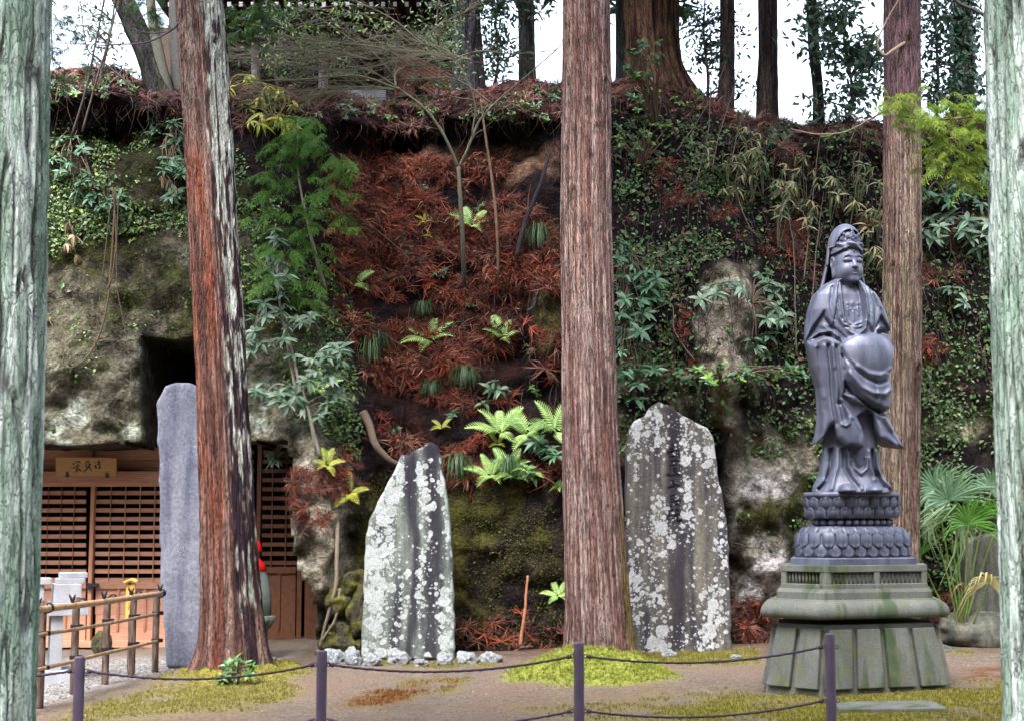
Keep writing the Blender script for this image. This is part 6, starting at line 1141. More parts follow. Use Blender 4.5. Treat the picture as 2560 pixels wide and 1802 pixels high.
# small evergreens against the sky
def sky_tree(label, stem, Y, boxes, n, col, L=.10, cat='tree'):
    t = thing('understory_tree', label, cat, at(stem[0][0], stem[0][1], Y)); P = spline([at(p[0], p[1], Y) for p in stem], 20); V, Fs = tube(P, np.linspace(.03, .008, 20), 6); mesh('trunk', V, Fs, M['twig'], t, np.tile([.09, .08, .075], (len(V), 1)), True)
    g = G(); TV, TF = leafT(1, .36, .15, .3, 2); loc = []
    for (bx, by, sx, sy, k) in boxes:
        k0 = P[np.argmin(((P - at(bx, by, Y)) ** 2).sum(1))]; c = at(bx, by, Y)
        for _ in range(max(2, k // 10)):
            e = at(random.gauss(bx, sx), random.gauss(by, sy), Y + random.uniform(-.5, .5)); m = (k0 + e) / 2 + np.array([0, 0, .1]); V, Fs = tube(spline([k0, m, e], 7), np.linspace(.012, .003, 7), 4, False); g.add(V, Fs, (.08, .07, .065))
            S = spline([k0, m, e], 12)
            for _q in range(26): loc.append(S[random.randint(4, 11)] + np.random.default_rng(len(loc)).normal(size=3) * .13)
    tag(g.build('limb', M['twig'], t), kind='stuff'); loc = np.array(loc); m = len(loc); Mx = frames(rng.normal(size=(m, 3)) * [1, 1, .6] + [0, -.3, .5], rng.uniform(0, 6.3, m)) * (L * rng.uniform(.7, 1.3, (m, 1, 1))); C = np.array(col)[rng.integers(0, len(col), m)] * rng.uniform(.7, 1.3, (m, 1)); V, Fs, C = batch(TV, [TF], Mx, loc, C); tag(mesh('crown', V, Fs, M['leaf'], t, C), kind='stuff')
DK = [(.03, .07, .045), (.045, .10, .06), (.06, .12, .08)]
sky_tree('thin evergreen between the grey ridge trunk and the huge bole', [(1765, 300), (1770, 200), (1760, 90), (1765, -40)], 20.8, [(1760, 60, 22, 30, 60), (1775, 130, 26, 30, 70), (1730, 170, 16, 20, 30), (1850, 160, 18, 40, 60), (1855, 60, 14, 30, 40), (1700, 60, 14, 40, 30), (1860, 240, 18, 20, 50)], 300, DK, .10)
sky_tree('leafy evergreen rising left of the brown cedar top', [(2120, 330), (2130, 220), (2110, 100), (2120, -40)], 19.6, [(2150, 240, 34, 30, 110), (2180, 180, 26, 26, 90), (2140, 140, 24, 24, 70), (2100, 40, 28, 26, 70), (2060, 60, 20, 22, 50), (2010, 50, 22, 24, 50), (2000, 110, 18, 20, 40), (2190, 120, 20, 30, 60), (2090, 130, 16, 18, 30), (2050, 160, 12, 24, 30), (2105, 290, 16, 12, 30), (2010, 260, 14, 14, 25)], 700, DK, .12)
sky_tree('leafy evergreen between the brown cedar and the ivy clad trunk', [(2340, 330), (2345, 200), (2340, 60), (2350, -40)], 19.8, [(2320, 60, 18, 30, 60), (2350, 120, 22, 30, 60), (2330, 180, 18, 26, 60), (2360, 240, 24, 24, 80), (2440, 250, 16, 30, 50), (2450, 160, 10, 30, 30), (2340, 20, 20, 20, 40)], 400, DK, .11)
sky_tree('leafy evergreen between the purple grey trunk and the mauve cedar', [(1230, 240), (1245, 160), (1240, 60), (1250, -40)], 20.9, [(1225, 60, 18, 34, 70), (1250, 110, 26, 26, 70), (1215, 130, 14, 24, 50), (1265, 20, 30, 16, 60), (1270, 150, 16, 16, 30), (1360, 20, 12, 16, 30), (1225, 190, 12, 14, 30)], 300, DK, .10)
sky_tree('thin sapling leafing against the sky beside the dark leaning ridge tree', [(240, 290), (255, 180), (280, 60), (290, -40)], 18.7, [(210, 40, 26, 24, 40), (250, 90, 24, 24, 40), (180, 100, 22, 22, 40), (230, 160, 24, 18, 24), (300, 130, 14, 22, 14)], 200, DK, .07)
sky_tree('slender leafy tree spreading green sprays before the wooden hall', [(700, 250), (690, 160), (720, 60), (700, -40)], 19.2, [(640, 60, 40, 30, 80), (700, 120, 40, 26, 80), (790, 60, 40, 24, 70), (820, 140, 34, 24, 60), (730, 180, 40, 18, 60), (900, 30, 40, 20, 50), (960, 90, 40, 24, 50), (870, 180, 30, 14, 30)], 400, [(.05, .11, .03), (.09, .16, .035), (.16, .21, .04), (.04, .08, .035)], .085)
sky_tree('small leafy sapling before the purple grey trunk and stair rails', [(1090, 250), (1100, 180), (1090, 90), (1100, -40)], 19.4, [(1090, 80, 30, 26, 60), (1130, 120, 26, 24, 60), (1060, 130, 26, 20, 40), (1110, 30, 30, 20, 40), (1150, 180, 20, 16, 30)], 200, [(.05, .10, .05), (.07, .14, .06), (.10, .17, .06)], .075)
for k, (px, py) in enumerate([(960, 700), (1010, 620), (1100, 690), (1180, 760), (1000, 900), (1120, 900), (1320, 880), (930, 800), (1060, 480), (1200, 520), (1330, 980), (1130, 1040), (990, 1080)]): shrub('seedling', ['tiny leaved seedling poking out of the red needle litter', 'lime green seedling poking out of the red needle litter', 'dark glossy seedling poking out of the red needle litter'][k % 3], 'seedling', (px, py), jit((px - 14, py - 16, px + 14, py + 8), 3, .8), ['small', 'lime', 'rho'][k % 3], [1.0, .7, .7][k % 3], .12, (.12, .085, .06), .005, 'seedlings on the litter slope')
# ivy on the ridge trunk
z, cx_, R_ = ivyax; m = 1500; zz = rng.uniform(6.2, 9.6, m); a = rng.uniform(0, 6.3, m); rr = np.interp(zz, z, R_) + rng.uniform(.0, .14, m); L = np.stack([np.interp(zz, z, cx_) + rr * np.cos(a), 20.3 + rr * np.sin(a), zz], 1); TV, TF = leafT(1, .6, .1, .3, 2)
V, Fs, C = batch(TV, [TF], frames(np.stack([np.cos(a), np.sin(a), .3 + 0 * a], 1), rng.uniform(0, 6.3, m), .5) * (.10 * rng.uniform(.7, 1.3, (m, 1, 1))), L, np.array(DK)[rng.integers(0, 3, m)] * rng.uniform(.8, 1.6, (m, 1))); tag(mesh('ivy', V, Fs, M['leaf'], ivyt, C), kind='stuff')
for k, bx in enumerate([500, 640, 780, 880, 960, 1060, 1290, 1370, 1480, 1720, 1840, 1960, 2080, 2160, 2360, 150, 230]):
    ry = float(np.interp(bx, *RIDGE)); shrub('brow_plant', ['low plant with tiny green leaves growing over the brow of the cliff', 'low plant with bright lime leaves growing over the brow of the cliff', 'tuft of straw edged bamboo leaves hanging over the brow of the cliff', 'low plant with dark glossy leaves growing over the brow of the cliff'][k % 4], 'plant', (bx, ry + 34), jit((bx - 38, ry + 6, bx + 38, ry + 60), 9, .8), ['small', 'lime', 'sasa', 'rho'][k % 4], [1.3, .75, .8, .75][k % 4], .2, (.1, .08, .06), .005, 'green plants along the brow of the cliff')
# ================================================================== ground cover on the cliff (uncountable)
def litter_tmpl(seed):
    r = np.random.default_rng(seed); g = G()
    for k in range(12):
        a = r.uniform(-1.1, 1.1) + r.choice([0, PI]); L = r.uniform(.55, 1); S = spline([[0, 0, .02], [L * .5, r.uniform(-.1, .1), r.uniform(.05, .22)], [L, r.uniform(-.2, .2), r.uniform(-.12, .18)]], 3); w_ = np.array([.016, .018, .004])[:, None] * np.array([[0, 1, .3]])
        V = rz(np.vstack([S + w_, S - w_]), a); V = V[[0, 1, 2, 3, 4]]; g.add(V, [np.array([[0, 1, 4, 3]]), np.array([[1, 2, 4]])], r.uniform(.6, 1.4) * np.ones(3))
    return g.get()
def scatter_litter(name, label, wfn, n, size, cols, tilt=.35, lift=.03):
    g = G()
    for s in range(8):
        TV, TF, TC = litter_tmpl(s); P_, N_ = scatter(wfn, n // 8); m = len(P_); sp_ = rng.normal(0, .7, m) + np.where(rng.random(m) < .5, 0, PI) ; N2 = N_ + np.array([0, -.1, .55]); N2 /= np.linalg.norm(N2, axis=1)[:, None]
        C = np.array(cols)[rng.integers(0, len(cols), m)] * rng.uniform(.6, 1.5, (m, 1)); V, Fs, C2 = batch(TV, TF, frames(N2, sp_, tilt) * (size * np.clip(np.exp(rng.normal(-.1, .45, (m, 1, 1))), .3, 2.0)), P_ + N2 * rng.uniform(0, lift, (m, 1)), C); g.add(V, Fs, C2 * np.tile(TC, (m, 1)))
    V, Fs, C = g.get(); return tag(mesh(name, V, Fs, M['litter'], None, C), label, 'needle litter', kind='stuff')
RED = [(.15, .034, .020), (.24, .055, .028), (.085, .024, .018), (.28, .12, .075), (.04, .017, .015), (.13, .065, .048), (.19, .042, .022), (.07, .035, .028)]
BOUL = lambda U, Pv: soft([(1745, 660), (1860, 640), (1905, 720), (1895, 850), (1855, 1110), (1790, 1080), (1735, 900)], U, Pv, 12)
def nz(V, s, f=1.2): return fbm(V[..., 0] * f, V[..., 1] * f, V[..., 2] * f, 3, s)
gul_w = lambda U, Pv, T, V: soft(GUL, U, Pv, 40) * (.22 + sst(CN[:-1, :-1, 2], .10, .55)) * sst(fbm(V[..., 0] * 1.1, V[..., 1] * 1.1, V[..., 2] * 2.6, 3, 77), -.22, .10) * (1 - .9 * soft([(930, 690), (1040, 690), (1100, 760), (930, 790)], U, Pv, 20)) * (1 - .8 * soft([(1210, 720), (1420, 740), (1400, 860), (1300, 900)], U, Pv, 25))
scatter_litter('needle_litter', 'thick rust red fallen cedar needles covering the steep middle slope', gul_w, 12000, .18, RED)
PUR = [(.095, .038, .034), (.14, .062, .052), (.07, .03, .03), (.21, .11, .085), (.045, .026, .026)]
scatter_litter('needle_litter', 'purplish brown fallen needles along the brow of the cliff', lambda U, Pv, T, V: sst(T + .05 * nz(V, 78, 2.2), .935, .985) * (T < 1.12) * (1 - .3 * sst(nz(V, 79), 0, .4)), 5500, .15, PUR)
scatter_litter('needle_litter', 'scattered rusty needles caught on the dark right bank', lambda U, Pv, T, V: (soft([(1540, 420), (2230, 380), (2520, 450), (2520, 900), (1540, 950)], U, Pv, 30) * sst(nz(V, 81, 1.9), .22, .55) * .7 * (1 - BOUL(U, Pv)) + .9 * soft([(700, 1150), (900, 1100), (930, 1250), (760, 1330)], U, Pv, 20) * sst(nz(V, 83, 3), -.1, .3) + .08 * soft([(900, 1540), (1420, 1540), (1420, 1640), (900, 1640)], U, Pv, 10) + .4 * soft([(1840, 1500), (2400, 1500), (2400, 1640), (1840, 1640)], U, Pv, 20)), 3500, .13, RED + PUR)
def scatter_leaves(name, label, cat, wfn, n, size, cols, asp=.5, lift=.06, tilt=.5, mat='leaf'):
    TV, TF = leafT(1, asp, .12, .3, 1); P_, N_ = scatter(wfn, n); N2 = N_ + np.array([0, -.2, .35]); N2 /= np.linalg.norm(N2, axis=1)[:, None]; C = np.array(cols)[rng.integers(0, len(cols), n)] * rng.uniform(.6, 1.5, (n, 1))
    V, Fs, C = batch(TV, [TF], frames(N2, rng.uniform(0, 6.3, n), tilt) * (size * np.clip(np.exp(rng.normal(-.05, .33, (n, 1, 1))), .4, 2.0)), P_ + N_ * rng.uniform(.005, lift, (n, 1)), C); return tag(mesh(name, V, Fs, M[mat], None, C), label, cat, kind='stuff')
IV = [(.035, .090, .026), (.055, .125, .036), (.024, .062, .022), (.085, .17, .055), (.09, .05, .03)]
scatter_leaves('ivy', 'small leaved ivy creeping over the dark bank right of the mauve cedar', 'ivy', lambda U, Pv, T, V: soft([(1530, 330), (1720, 300), (1960, 560), (1960, 720), (1750, 700), (1730, 1120), (1530, 1160)], U, Pv, 40) * sst(nz(V, 85, 2.0), .0, .35) * (1 - BOUL(U, Pv)) + .22 * soft([(1530, 300), (2520, 300), (2520, 1000), (1530, 1150)], U, Pv, 30) * (1 - .8 * BOUL(U, Pv)), 11000, .056, IV, .62)
scatter_leaves('ivy', 'dark ivy and small ferns draping the wall behind the brown cedar', 'ivy', lambda U, Pv, T, V: soft([(1850, 900), (2000, 850), (2300, 500), (2600, 450), (2600, 1500), (2050, 1500), (1850, 1250)], U, Pv, 40) * sst(nz(V, 87, 2.2), -.1, .35), 11000, .05, [(.03, .07, .02), (.05, .11, .03), (.08, .15, .04), (.10, .13, .03)], .6)
scatter_leaves('ivy', 'small dark leaves scattered over the shaded bank above the cave', 'ivy', lambda U, Pv, T, V: soft([(100, 330), (460, 330), (620, 430), (840, 560), (880, 1150), (800, 1150), (640, 800), (420, 560), (120, 620)], U, Pv, 40) * sst(nz(V, 89, 2.4), -.35, .3) + .05 * soft([(100, 560), (640, 560), (640, 1100), (100, 1100)], U, Pv, 30) * sst(nz(V, 90, 3), .1, .4), 9000, .052, [(.035, .085, .025), (.06, .13, .035), (.14, .20, .04), (.04, .07, .03)], .55)
scatter_leaves('moss', 'low moss and seedlings on the earth bank beside the pointed stela', 'moss', lambda U, Pv, T, V: soft([(880, 1190), (1430, 1180), (1430, 1620), (880, 1620)], U, Pv, 20) * sst(nz(V, 91, 3.2), -.5, .6) + .6 * soft([(130, 520), (640, 560), (640, 820), (200, 800)], U, Pv, 40) * sst(nz(V, 93, 2.6), .0, .35) + .5 * soft([(640, 1100), (860, 1150), (860, 1500), (760, 1560)], U, Pv, 20) * sst(nz(V, 95, 3), .05, .35), 14000, .018, [(.045, .055, .014), (.07, .075, .018), (.03, .04, .014), (.09, .085, .02)], .7, .02, .6, 'moss')
# ================================================================== bare saplings, twigs, roots and vines
def polytree(name, label, cat, limbs, base, ntw, twl, col, tw_r=.0045, group=None, twang=(.2, .8), dirbias=None):
    t = thing(name, label, cat, base, group)
    for q, (pts, r0, r1) in enumerate(limbs):
        W3 = np.array([p if len(p) == 3 and abs(p[1]) < 60 and p[1] > 5 and abs(p[0]) < 30 else at(*p) for p in pts]); S = spline(W3, 26); V, Fs = tube(S + .006 * np.cumsum(rng.normal(size=S.shape), 0) * .3, np.linspace(r0, r1, 26), 7); nm = 'trunk' if q == 0 else 'limb'; mesh(nm, V, Fs, M['twig'], t, np.tile(col, (len(V), 1)), True)
        if q == 0 and ntw and len(limbs) > 1: continue
        if not ntw: continue
        g = G()
        for k in range(ntw):
            u = random.uniform(.15, 1); i = min(24, int(u * 25)); p = S[i]; d = S[min(25, i + 1)] - S[max(0, i - 1)]; d /= np.linalg.norm(d) + 1e-9; L = twl * random.uniform(.4, 1.3)
            s = random.choice([-1, 1]); e = d * random.uniform(.5, 1) + np.array([random.uniform(-.2, .2), random.uniform(-.5, .5), s * random.uniform(*twang)]); e /= np.linalg.norm(e)
            if dirbias is not None: e = e + np.array(dirbias); e /= np.linalg.norm(e)
            mid = p + e * L * .5 + rng.normal(size=3) * .03; end = p + e * L + np.array([0, 0, random.uniform(-.08, .05)]); Sx = spline([p, mid, end], 7); V, Fs = tube(Sx, np.linspace(tw_r, tw_r * .35, 7), 3, False); g.add(V, Fs, np.array(col) * random.uniform(.8, 1.4))
            for _ in range(3):
                i2 = random.randint(2, 5); p2 = Sx[i2]; e2 = e + np.array([random.uniform(-.5, .5), random.uniform(-.5, .5), random.uniform(-.6, .6)]); e2 /= np.linalg.norm(e2); V, Fs = tube(np.linspace(p2, p2 + e2 * L * random.uniform(.25, .5), 3), [tw_r * .5, tw_r * .4, tw_r * .25], 3, False); g.add(V, Fs, np.array(col) * random.uniform(.9, 1.5))
        tag(g.build('twig', M['twig'], t), kind='stuff')
    return t
mb, _ = hit(1160, 725); MY = 18.45; TWL = []
for k in range(26):
    ox, oy = random.choice([(1000, 225), (1060, 130), (930, 150), (1180, 150), (880, 110), (1130, 150), (1185, 250)]); s_ = -1 if random.random() < .75 else 1; ln = random.uniform(150, 420) * (1 if s_ < 0 else .6); sl_p = random.uniform(-.22, .16); yy = MY + random.uniform(-.5, .4)
    TWL.append(([(ox, oy, MY - .1), (ox + s_ * ln * .35, oy + sl_p * ln * .35 - 12, yy), (ox + s_ * ln * .7, oy + sl_p * ln * .7 - 6, yy), (ox + s_ * ln, oy + sl_p * ln + random.uniform(-10, 14), yy)], .007, .0025))
polytree('bare_maple', 'bare forked sapling with mossy stem and sweeping twigs on the litter slope', 'tree',
         [([tuple(mb), (1158, 640, MY + .2), (1152, 520, MY), (1146, 420, MY)], .036, .026), ([(1146, 420, MY), (1120, 360, MY - .1), (1070, 280, MY - .2), (1000, 225, MY - .2), (930, 180, MY - .3), (850, 165, MY - .3), (720, 145, MY - .3)], .023, .005),
          ([(1146, 420, MY), (1170, 370, MY), (1200, 300, MY + .1), (1260, 240, MY + .1), (1330, 180, MY), (1410, 110, MY)], .019, .006), ([(1000, 225, MY - .2), (900, 190, MY - .4), (780, 195, MY - .5), (650, 200, MY - .5), (570, 190, MY - .5)], .016, .005), ([(990, 220, MY - .2), (990, 185, MY - .1), (1020, 172, MY), (1090, 165, MY), (1180, 150, MY)], .016, .005),
          ([(1030, 170, MY), (960, 125, MY - .2), (860, 110, MY - .3), (740, 95, MY - .4), (620, 70, MY - .4)], .014, .004), ([(980, 185, MY), (930, 130, MY), (880, 100, MY), (790, 40, MY), (740, 10, MY)], .012, .004), ([(1180, 340, MY), (1185, 250, MY - .1), (1130, 140, MY - .2), (1060, 110, MY - .2), (960, 90, MY - .3)], .014, .004), ([(1130, 150, MY), (1200, 130, MY), (1290, 135, MY), (1390, 125, MY)], .012, .004), ([(1060, 115, MY), (980, 50, MY), (900, 10, MY), (830, -20, MY)], .012, .004), ([(900, 175, MY), (760, 170, MY), (640, 130, MY), (560, 120, MY)], .010, .004), ([(1230, 260, MY), (1140, 200, MY), (1050, 200, MY), (900, 205, MY), (700, 205, MY)], .011, .004), ([(1040, 120, MY), (1100, 60, MY), (1160, 30, MY), (1220, -10, MY)], .010, .004)] + TWL,
         mb, 24, .46, (.135, .13, .095), .0030, twang=(.0, .45))
b2, _ = hit(1246, 745); polytree('bare_sapling', 'straight thin brown sapling right of the forked one', 'tree', [([tuple(b2), (1242, 600, 18.6), (1232, 480, 18.7), (1210, 330, 18.8), (1200, 250, 18.8)], .024, .014)], b2, 0, .3, (.17, .11, .075))
b3, _ = hit(1300, 620); polytree('dead_limb', 'dark dead limb leaning against the slope beside the mauve cedar', 'branch', [([(1292, 640, 18.3), (1310, 560, 18.4), (1350, 460, 18.6), (1372, 380, 18.9)], .030, .022)], b3, 0, .3, (.03, .026, .034))
b3, _ = hit(1320, 780); polytree('dead_limb', 'short dark crooked root beside the mauve cedar', 'root', [([(1318, 778, 18.0), (1335, 765, 18.0), (1342, 720, 18.1), (1345, 690, 18.2)], .026, .020)], b3, 0, .3, (.04, .034, .045))
b4, _ = hit(960, 1150); polytree('bare_root', 'thick tan root bending down the bank above the pointed stela', 'root', [([(908, 1030, 17.35), (925, 1065, 17.3), (940, 1110, 17.25), (970, 1145, 17.3), (995, 1160, 17.4)], .055, .035)], b4, 0, .3, (.15, .11, .085))
b4, _ = hit(850, 1500); polytree('bare_root', 'long pale root running down to the ground beside the mossy boulders', 'root', [([(846, 1270, 17.0), (842, 1380, 16.8), (838, 1470, 16.75), (815, 1560, 16.8), (800, 1620, 16.85)], .030, .018), ([(850, 1470, 16.75), (842, 1540, 16.7), (806, 1600, 16.75)], .018, .012)], b4, 0, .3, (.22, .18, .14))
b4, _ = hit(1180, 1600); polytree('dead_stake', 'broken reddish stake leaning on the bank right of the pointed stela', 'branch', [([(1300, 1612, 17.05), (1312, 1540, 17.1), (1322, 1440, 17.2)], .022, .014)], b4, 0, .3, (.30, .13, .07))
b5, _ = hit(290, 540); polytree('hanging_vine', 'woody vine hanging in a loop over the rock face above the cave', 'vine', [([(288, 470, 17.5), (284, 560, 17.35), (276, 680, 17.25), (262, 790, 17.15), (235, 870, 17.1), (190, 918, 17.05), (160, 915, 17.05), (158, 890, 17.05), (150, 850, 17.1), (120, 800, 17.2)], .014, .008), ([(282, 480, 17.45), (290, 600, 17.3), (270, 720, 17.2), (230, 700, 17.2)], .010, .005), ([(296, 500, 17.4), (292, 700, 17.2), (318, 860, 17.1), (330, 1000, 17.0)], .007, .004), ([(275, 520, 17.4), (255, 700, 17.2), (240, 860, 17.1)], .007, .004)], b5, 0, .3, (.075, .055, .035))
for k, (pts, r, c) in enumerate([([(180, 340), (215, 230), (240, 110), (262, 0), (275, -50)], .017, (.06, .05, .045)), ([(205, 330), (245, 190), (270, 110), (290, 30), (300, -30)], .014, (.09, .07, .055)), ([(345, 230), (250, 150), (215, 115), (200, 0)], .014, (.07, .06, .06))]):
    polytree('bare_sapling', 'slender bare sapling slanting against the sky beside the lichened trunk', 'tree', [([(p[0], p[1], 17.9) for p in pts], r, r * .5)], at(*pts[0], 17.9), 8, .4, c, .004, 'bare saplings beside the lichened trunk')
polytree('cedar_twig', 'long drooping dead twig growing from the red barked cedar', 'branch', [([(452, 50, 14.9), (430, 75, 14.8), (370, 105, 14.7), (300, 112, 14.7), (240, 115, 14.7), (160, 110, 14.7)], .014, .004), ([(425, 80, 14.8), (370, 82, 14.75), (320, 70, 14.7), (290, 50, 14.7)], .009, .003)], at(452, 50, 14.9), 6, .25, (.06, .05, .055), .003)
polytree('cedar_twig', 'dead snag and hanging twig on the brown cedar above the statue', 'branch', [([(2262, 108, 16.2), (2235, 125, 16.1), (2212, 138, 16.05), (2196, 120, 16.05), (2195, 95, 16.05), (2215, 50, 16.1), (2255, -20, 16.1)], .022, .006)], at(2262, 108, 16.2), 0, .25, (.22, .17, .13), .003)
polytree('cedar_twig', 'long curved twig sagging below the ridge left of the brown cedar', 'branch', [([(2215, 275, 16.3), (2170, 300, 16.6), (2110, 330, 16.8), (2040, 337, 16.8), (1975, 322, 16.9)], .014, .006)], at(2215, 275, 16.3), 4, .25, (.25, .19, .15), .003)
polytree('cedar_twig', 'dark branch slanting in from the cracked lichen trunk at the sky', 'branch', [([(2480, 52, 12), (2440, 30, 12), (2400, 12, 12), (2350, -20, 12)], .018, .010)], at(2480, 52, 12), 0, .25, (.05, .045, .05), .003)
for k, pts in enumerate([[(1990, 880), (1985, 640), (1975, 560), (1962, 470)], [(2030, 760), (2040, 640), (2050, 560), (2060, 480)], [(2010, 700), (2025, 560), (2045, 380), (2055, 330)], [(2120, 600), (2140, 460), (2155, 320), (2158, 290)], [(1690, 380), (1745, 300), (1790, 220), (1815, 160)], [(1780, 420), (1800, 330), (1830, 240), (1850, 170)], [(1830, 400), (1850, 320), (1880, 240)], [(1740, 460), (1770, 330), (1775, 220), (1770, 160)], [(1840, 480), (1870, 560), (1905, 600)], [(1625, 780), (1680, 760), (1690, 830), (1740, 900)], [(900, 560), (930, 570), (1015, 640), (1012, 660)], [(810, 930), (900, 815), (980, 850), (1080, 905)]]):
    pw = []
    for p in pts: h_, n_ = hit(*p, dflt=19.2); pw.append((p[0], p[1], min(h_[1], 19.4) - .25))
    polytree('thin_sapling', 'thin bare stem standing on the dark bank' if k < 8 else 'pale dead twig lying on the bank', 'sapling' if k < 8 else 'twig', [(pw, .009, .004)], at(*pw[0]), 4, .25, (.12, .10, .08), .0025, 'thin bare stems on the right bank' if k < 8 else 'dead twigs on the bank')
P_, N_ = scatter(lambda U, Pv, T, V: sst(T, .90, .93) * (T < .965) + .5 * soft([(1000, 720), (1400, 740), (1400, 860), (1000, 790)], U, Pv, 20) + .4 * soft([(1000, 960), (1400, 960), (1400, 1030), (1000, 1030)], U, Pv, 20) + .5 * soft([(1540, 380), (2220, 400), (2520, 500), (2520, 900), (1560, 1000)], U, Pv, 30), 1500); g = G()
for p, n in zip(P_, N_):
    L = random.uniform(.12, .5); a = p + np.array([0, -.05, .05]); V, Fs = tube(spline([a, a + [random.uniform(-.06, .06), -.08, -L * .5], a + [random.uniform(-.14, .14), -.06, -L]], 5), [.006, .005, .004, .003, .0015], 3, False); g.add(V, Fs, np.array(random.choice([(.035, .026, .028), (.06, .045, .04), (.12, .09, .07)])))
tag(g.build('hanging_roots', M['twig'], None), 'thin dark roots hanging from the undercut brow and ledges', 'roots', kind='stuff')
# ================================================================== FAN PALM
def fanT(seed, n=24, spread=2.5, c0=(.05, .16, .03), c1=(.12, .28, .06), droop=.3, tipd=.5):
    r = np.random.default_rng(seed); g = G()
    for k in range(n):
        a = (k / (n - 1) - .5) * 2 * spread; L = r.uniform(.85, 1.05) * (1 - .12 * abs(a) / spread); d = np.array([math.sin(a), 0, math.cos(a)]); side = np.array([math.cos(a), 0, -math.sin(a)]); V = []
        for u, w_ in ((0, .010), (.35, .038), (.7, .030), (1, .002)):
            p = d * L * u + np.array([0, -(.10 + .2 * r.random() * u) * u, -droop * u * u - tipd * max(0, u - .6) ** 2 * 2]); V += [p + side * w_ + [0, .012, 0], p, p - side * w_ + [0, .012, 0]]
        Fq = []
        for q in range(3):
            b = q * 3; Fq += [[b, b + 1, b + 4, b + 3], [b + 1, b + 2, b + 5, b + 4]]
        g.add(np.array(V), np.array(Fq), (np.array(c0) + (np.array(c1) - c0) * r.random()))
    return g.data('fan_leaf', M['leaf'], False)
pb = gnd(2402, 1612); pb[1] -= .1; palm = thing('fan_palm', 'fan palm with spreading pleated leaves before the rounded stela', 'palm', pb); PYd = pb[1]
F1 = fanT(1, 26, 1.9, (.16, .30, .17), (.30, .46, .32), .15, .2); F2 = fanT(2, 24, 1.7, (.06, .20, .02), (.13, .33, .04), .15, .3); F3 = fanT(3, 22, 2.2, (.14, .24, .12), (.34, .46, .28), .75, 1.2); F4 = fanT(4, 20, 2.0, (.36, .34, .15), (.52, .48, .27), .6, 1.0)
for (hx, hy, sz, tilt, roll, me, dy) in [(2372, 1250, 125, .3, -.45, F1, -.1), (2420, 1310, 110, .2, .05, F2, -.35), (2478, 1225, 92, .2, .5, F1, .1), (2390, 1290, 105, .5, .5, F3, -.3), (2330, 1290, 80, .4, -.7, F3, -.2), (2470, 1455, 78, .4, .1, F4, -.3), (2300, 1390, 60, .3, -.9, F2, .1), (2500, 1290, 80, .3, .6, F2, .0), (2340, 1220, 90, .3, -.9, F1, .1), (2395, 1462, 40, .8, -.5, fanT(6, 14, 2.2, (.35, .22, .13), (.5, .34, .22), .9, 1.4), -.15)]:
    q = at(hx, hy, PYd + dy); lf = inst('fan_leaf', me, palm, q, Euler((tilt, roll, random.uniform(-.4, .4))).to_matrix(), sz / F * PYd); S = spline([pb + [random.uniform(-.04, .04), 0, .05], pb * .35 + q * .65 + np.array([0, .05, -.15]) + [(pb[0] - q[0]) * .15, 0, 0], q], 12); V, Fs = tube(S, np.linspace(.014, .007, 12), 6); mesh('stalk', V, Fs, M['twig'], palm, np.tile([.10, .16, .04], (len(V), 1)), True)
V, Fs = lathe([(.07, -.1), (.075, .15), (.06, .32), (.03, .42)], 12, pb); V[:, :2] += rng.normal(size=(len(V), 2)) * .008; mesh('stem', V, Fs, M['twig'], palm, np.tile([.09, .055, .035], (len(V), 1)), True)
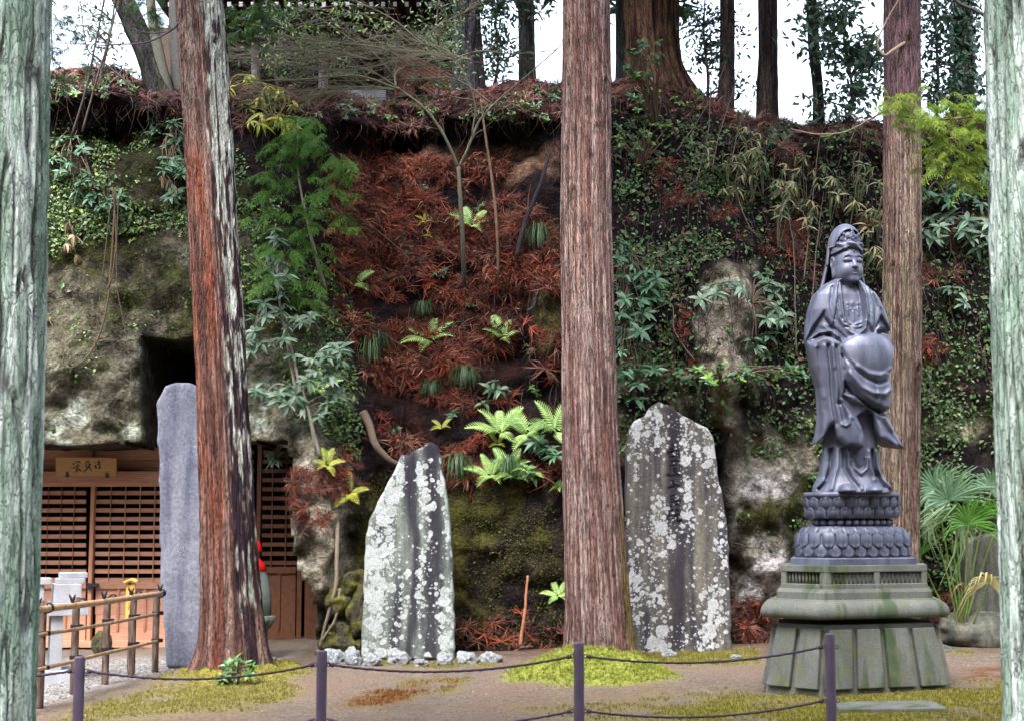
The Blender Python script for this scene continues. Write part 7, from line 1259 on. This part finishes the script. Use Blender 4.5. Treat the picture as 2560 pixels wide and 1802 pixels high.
# ================================================================== FOLIAGE BAND BEHIND THE PHOTOGRAPHER (added to block low light; never in view)
m = 9000; a = rng.uniform(PI * .93, PI * 2.07, m); rd = rng.uniform(13, 19, m); zc = 13.5 * rng.random(m) ** .8
L = np.stack([rd * np.cos(a), rd * np.sin(a) + 3, zc], 1); TV, TF = [], []
for k in range(5):
    b = len(TV); d = np.array([math.cos(k * 1.26), math.sin(k * 1.26), .3 * (k % 2) - .1]); s = np.array([-d[1], d[0], .5]) * .3; TV += [d * .1 + s, d * .1 - s, d]; TF.append([b, b + 1, b + 2])
V, Fs, C = batch(np.array(TV), [np.array(TF)], frames(rng.normal(size=(m, 3)), rng.uniform(0, 6.3, m)) * rng.uniform(.6, 1.3, (m, 1, 1)), L, np.array([.04, .07, .03]) * rng.uniform(.6, 1.5, (m, 1)))
tag(mesh('shade_foliage', V, Fs, M['needle'], None, C), 'unseen band of foliage added behind the camera to block low light', 'shade_foliage', kind='stuff')
# fallen twigs, needles and pebbles on the trodden earth
m = 5000; x = rng.uniform(-5.5, 5.5, m); y = rng.uniform(9.5, 17.2, m); zz = np.array([gh(a_, b_) for a_, b_ in zip(x, y)]) + .004
TV, TF, TC = litter_tmpl(9); TV = TV * [1, 1, .25]; TV, TF = TV[:20], [f[:4] for f in TF]
V, Fs, C = batch(TV, TF, frames(np.tile([0, 0, 1.], (m, 1)), rng.uniform(0, 6.3, m), .05) * rng.uniform(.02, .07, (m, 1, 1)), np.stack([x, y, zz], 1), np.array([(.10, .04, .025), (.16, .09, .06), (.05, .03, .025), (.24, .17, .12)])[rng.integers(0, 4, m)] * rng.uniform(.6, 1.4, (m, 1)))
tag(mesh('ground_litter', V, Fs, M['litter'], None, C), 'fallen needles and bits of twig strewn over the bare earth', 'litter', kind='stuff')
m = 1600; x = rng.uniform(-5.5, 5.5, m); y = rng.uniform(9.5, 17.2, m); zz = np.array([gh(a_, b_) for a_, b_ in zip(x, y)])
oc = np.array([[1, 0, 0], [-1, 0, 0], [0, 1, 0], [0, -1, 0], [0, 0, .6], [0, 0, -.6]], float); of = np.array([[0, 2, 4], [2, 1, 4], [1, 3, 4], [3, 0, 4], [2, 0, 5], [1, 2, 5], [3, 1, 5], [0, 3, 5]])
V, Fs, C = batch(oc, [of], frames(np.tile([0, 0, 1.], (m, 1)), rng.uniform(0, 6.3, m), .4) * rng.uniform(.004, .013, (m, 1, 1)), np.stack([x, y, zz], 1), rng.uniform(.08, .36, (m, 1)) * np.array([[1, .95, .9]]))
tag(mesh('pebbles', V, Fs, M['rock'], None, C), 'small pebbles strewn over the bare earth', 'pebbles', kind='stuff')
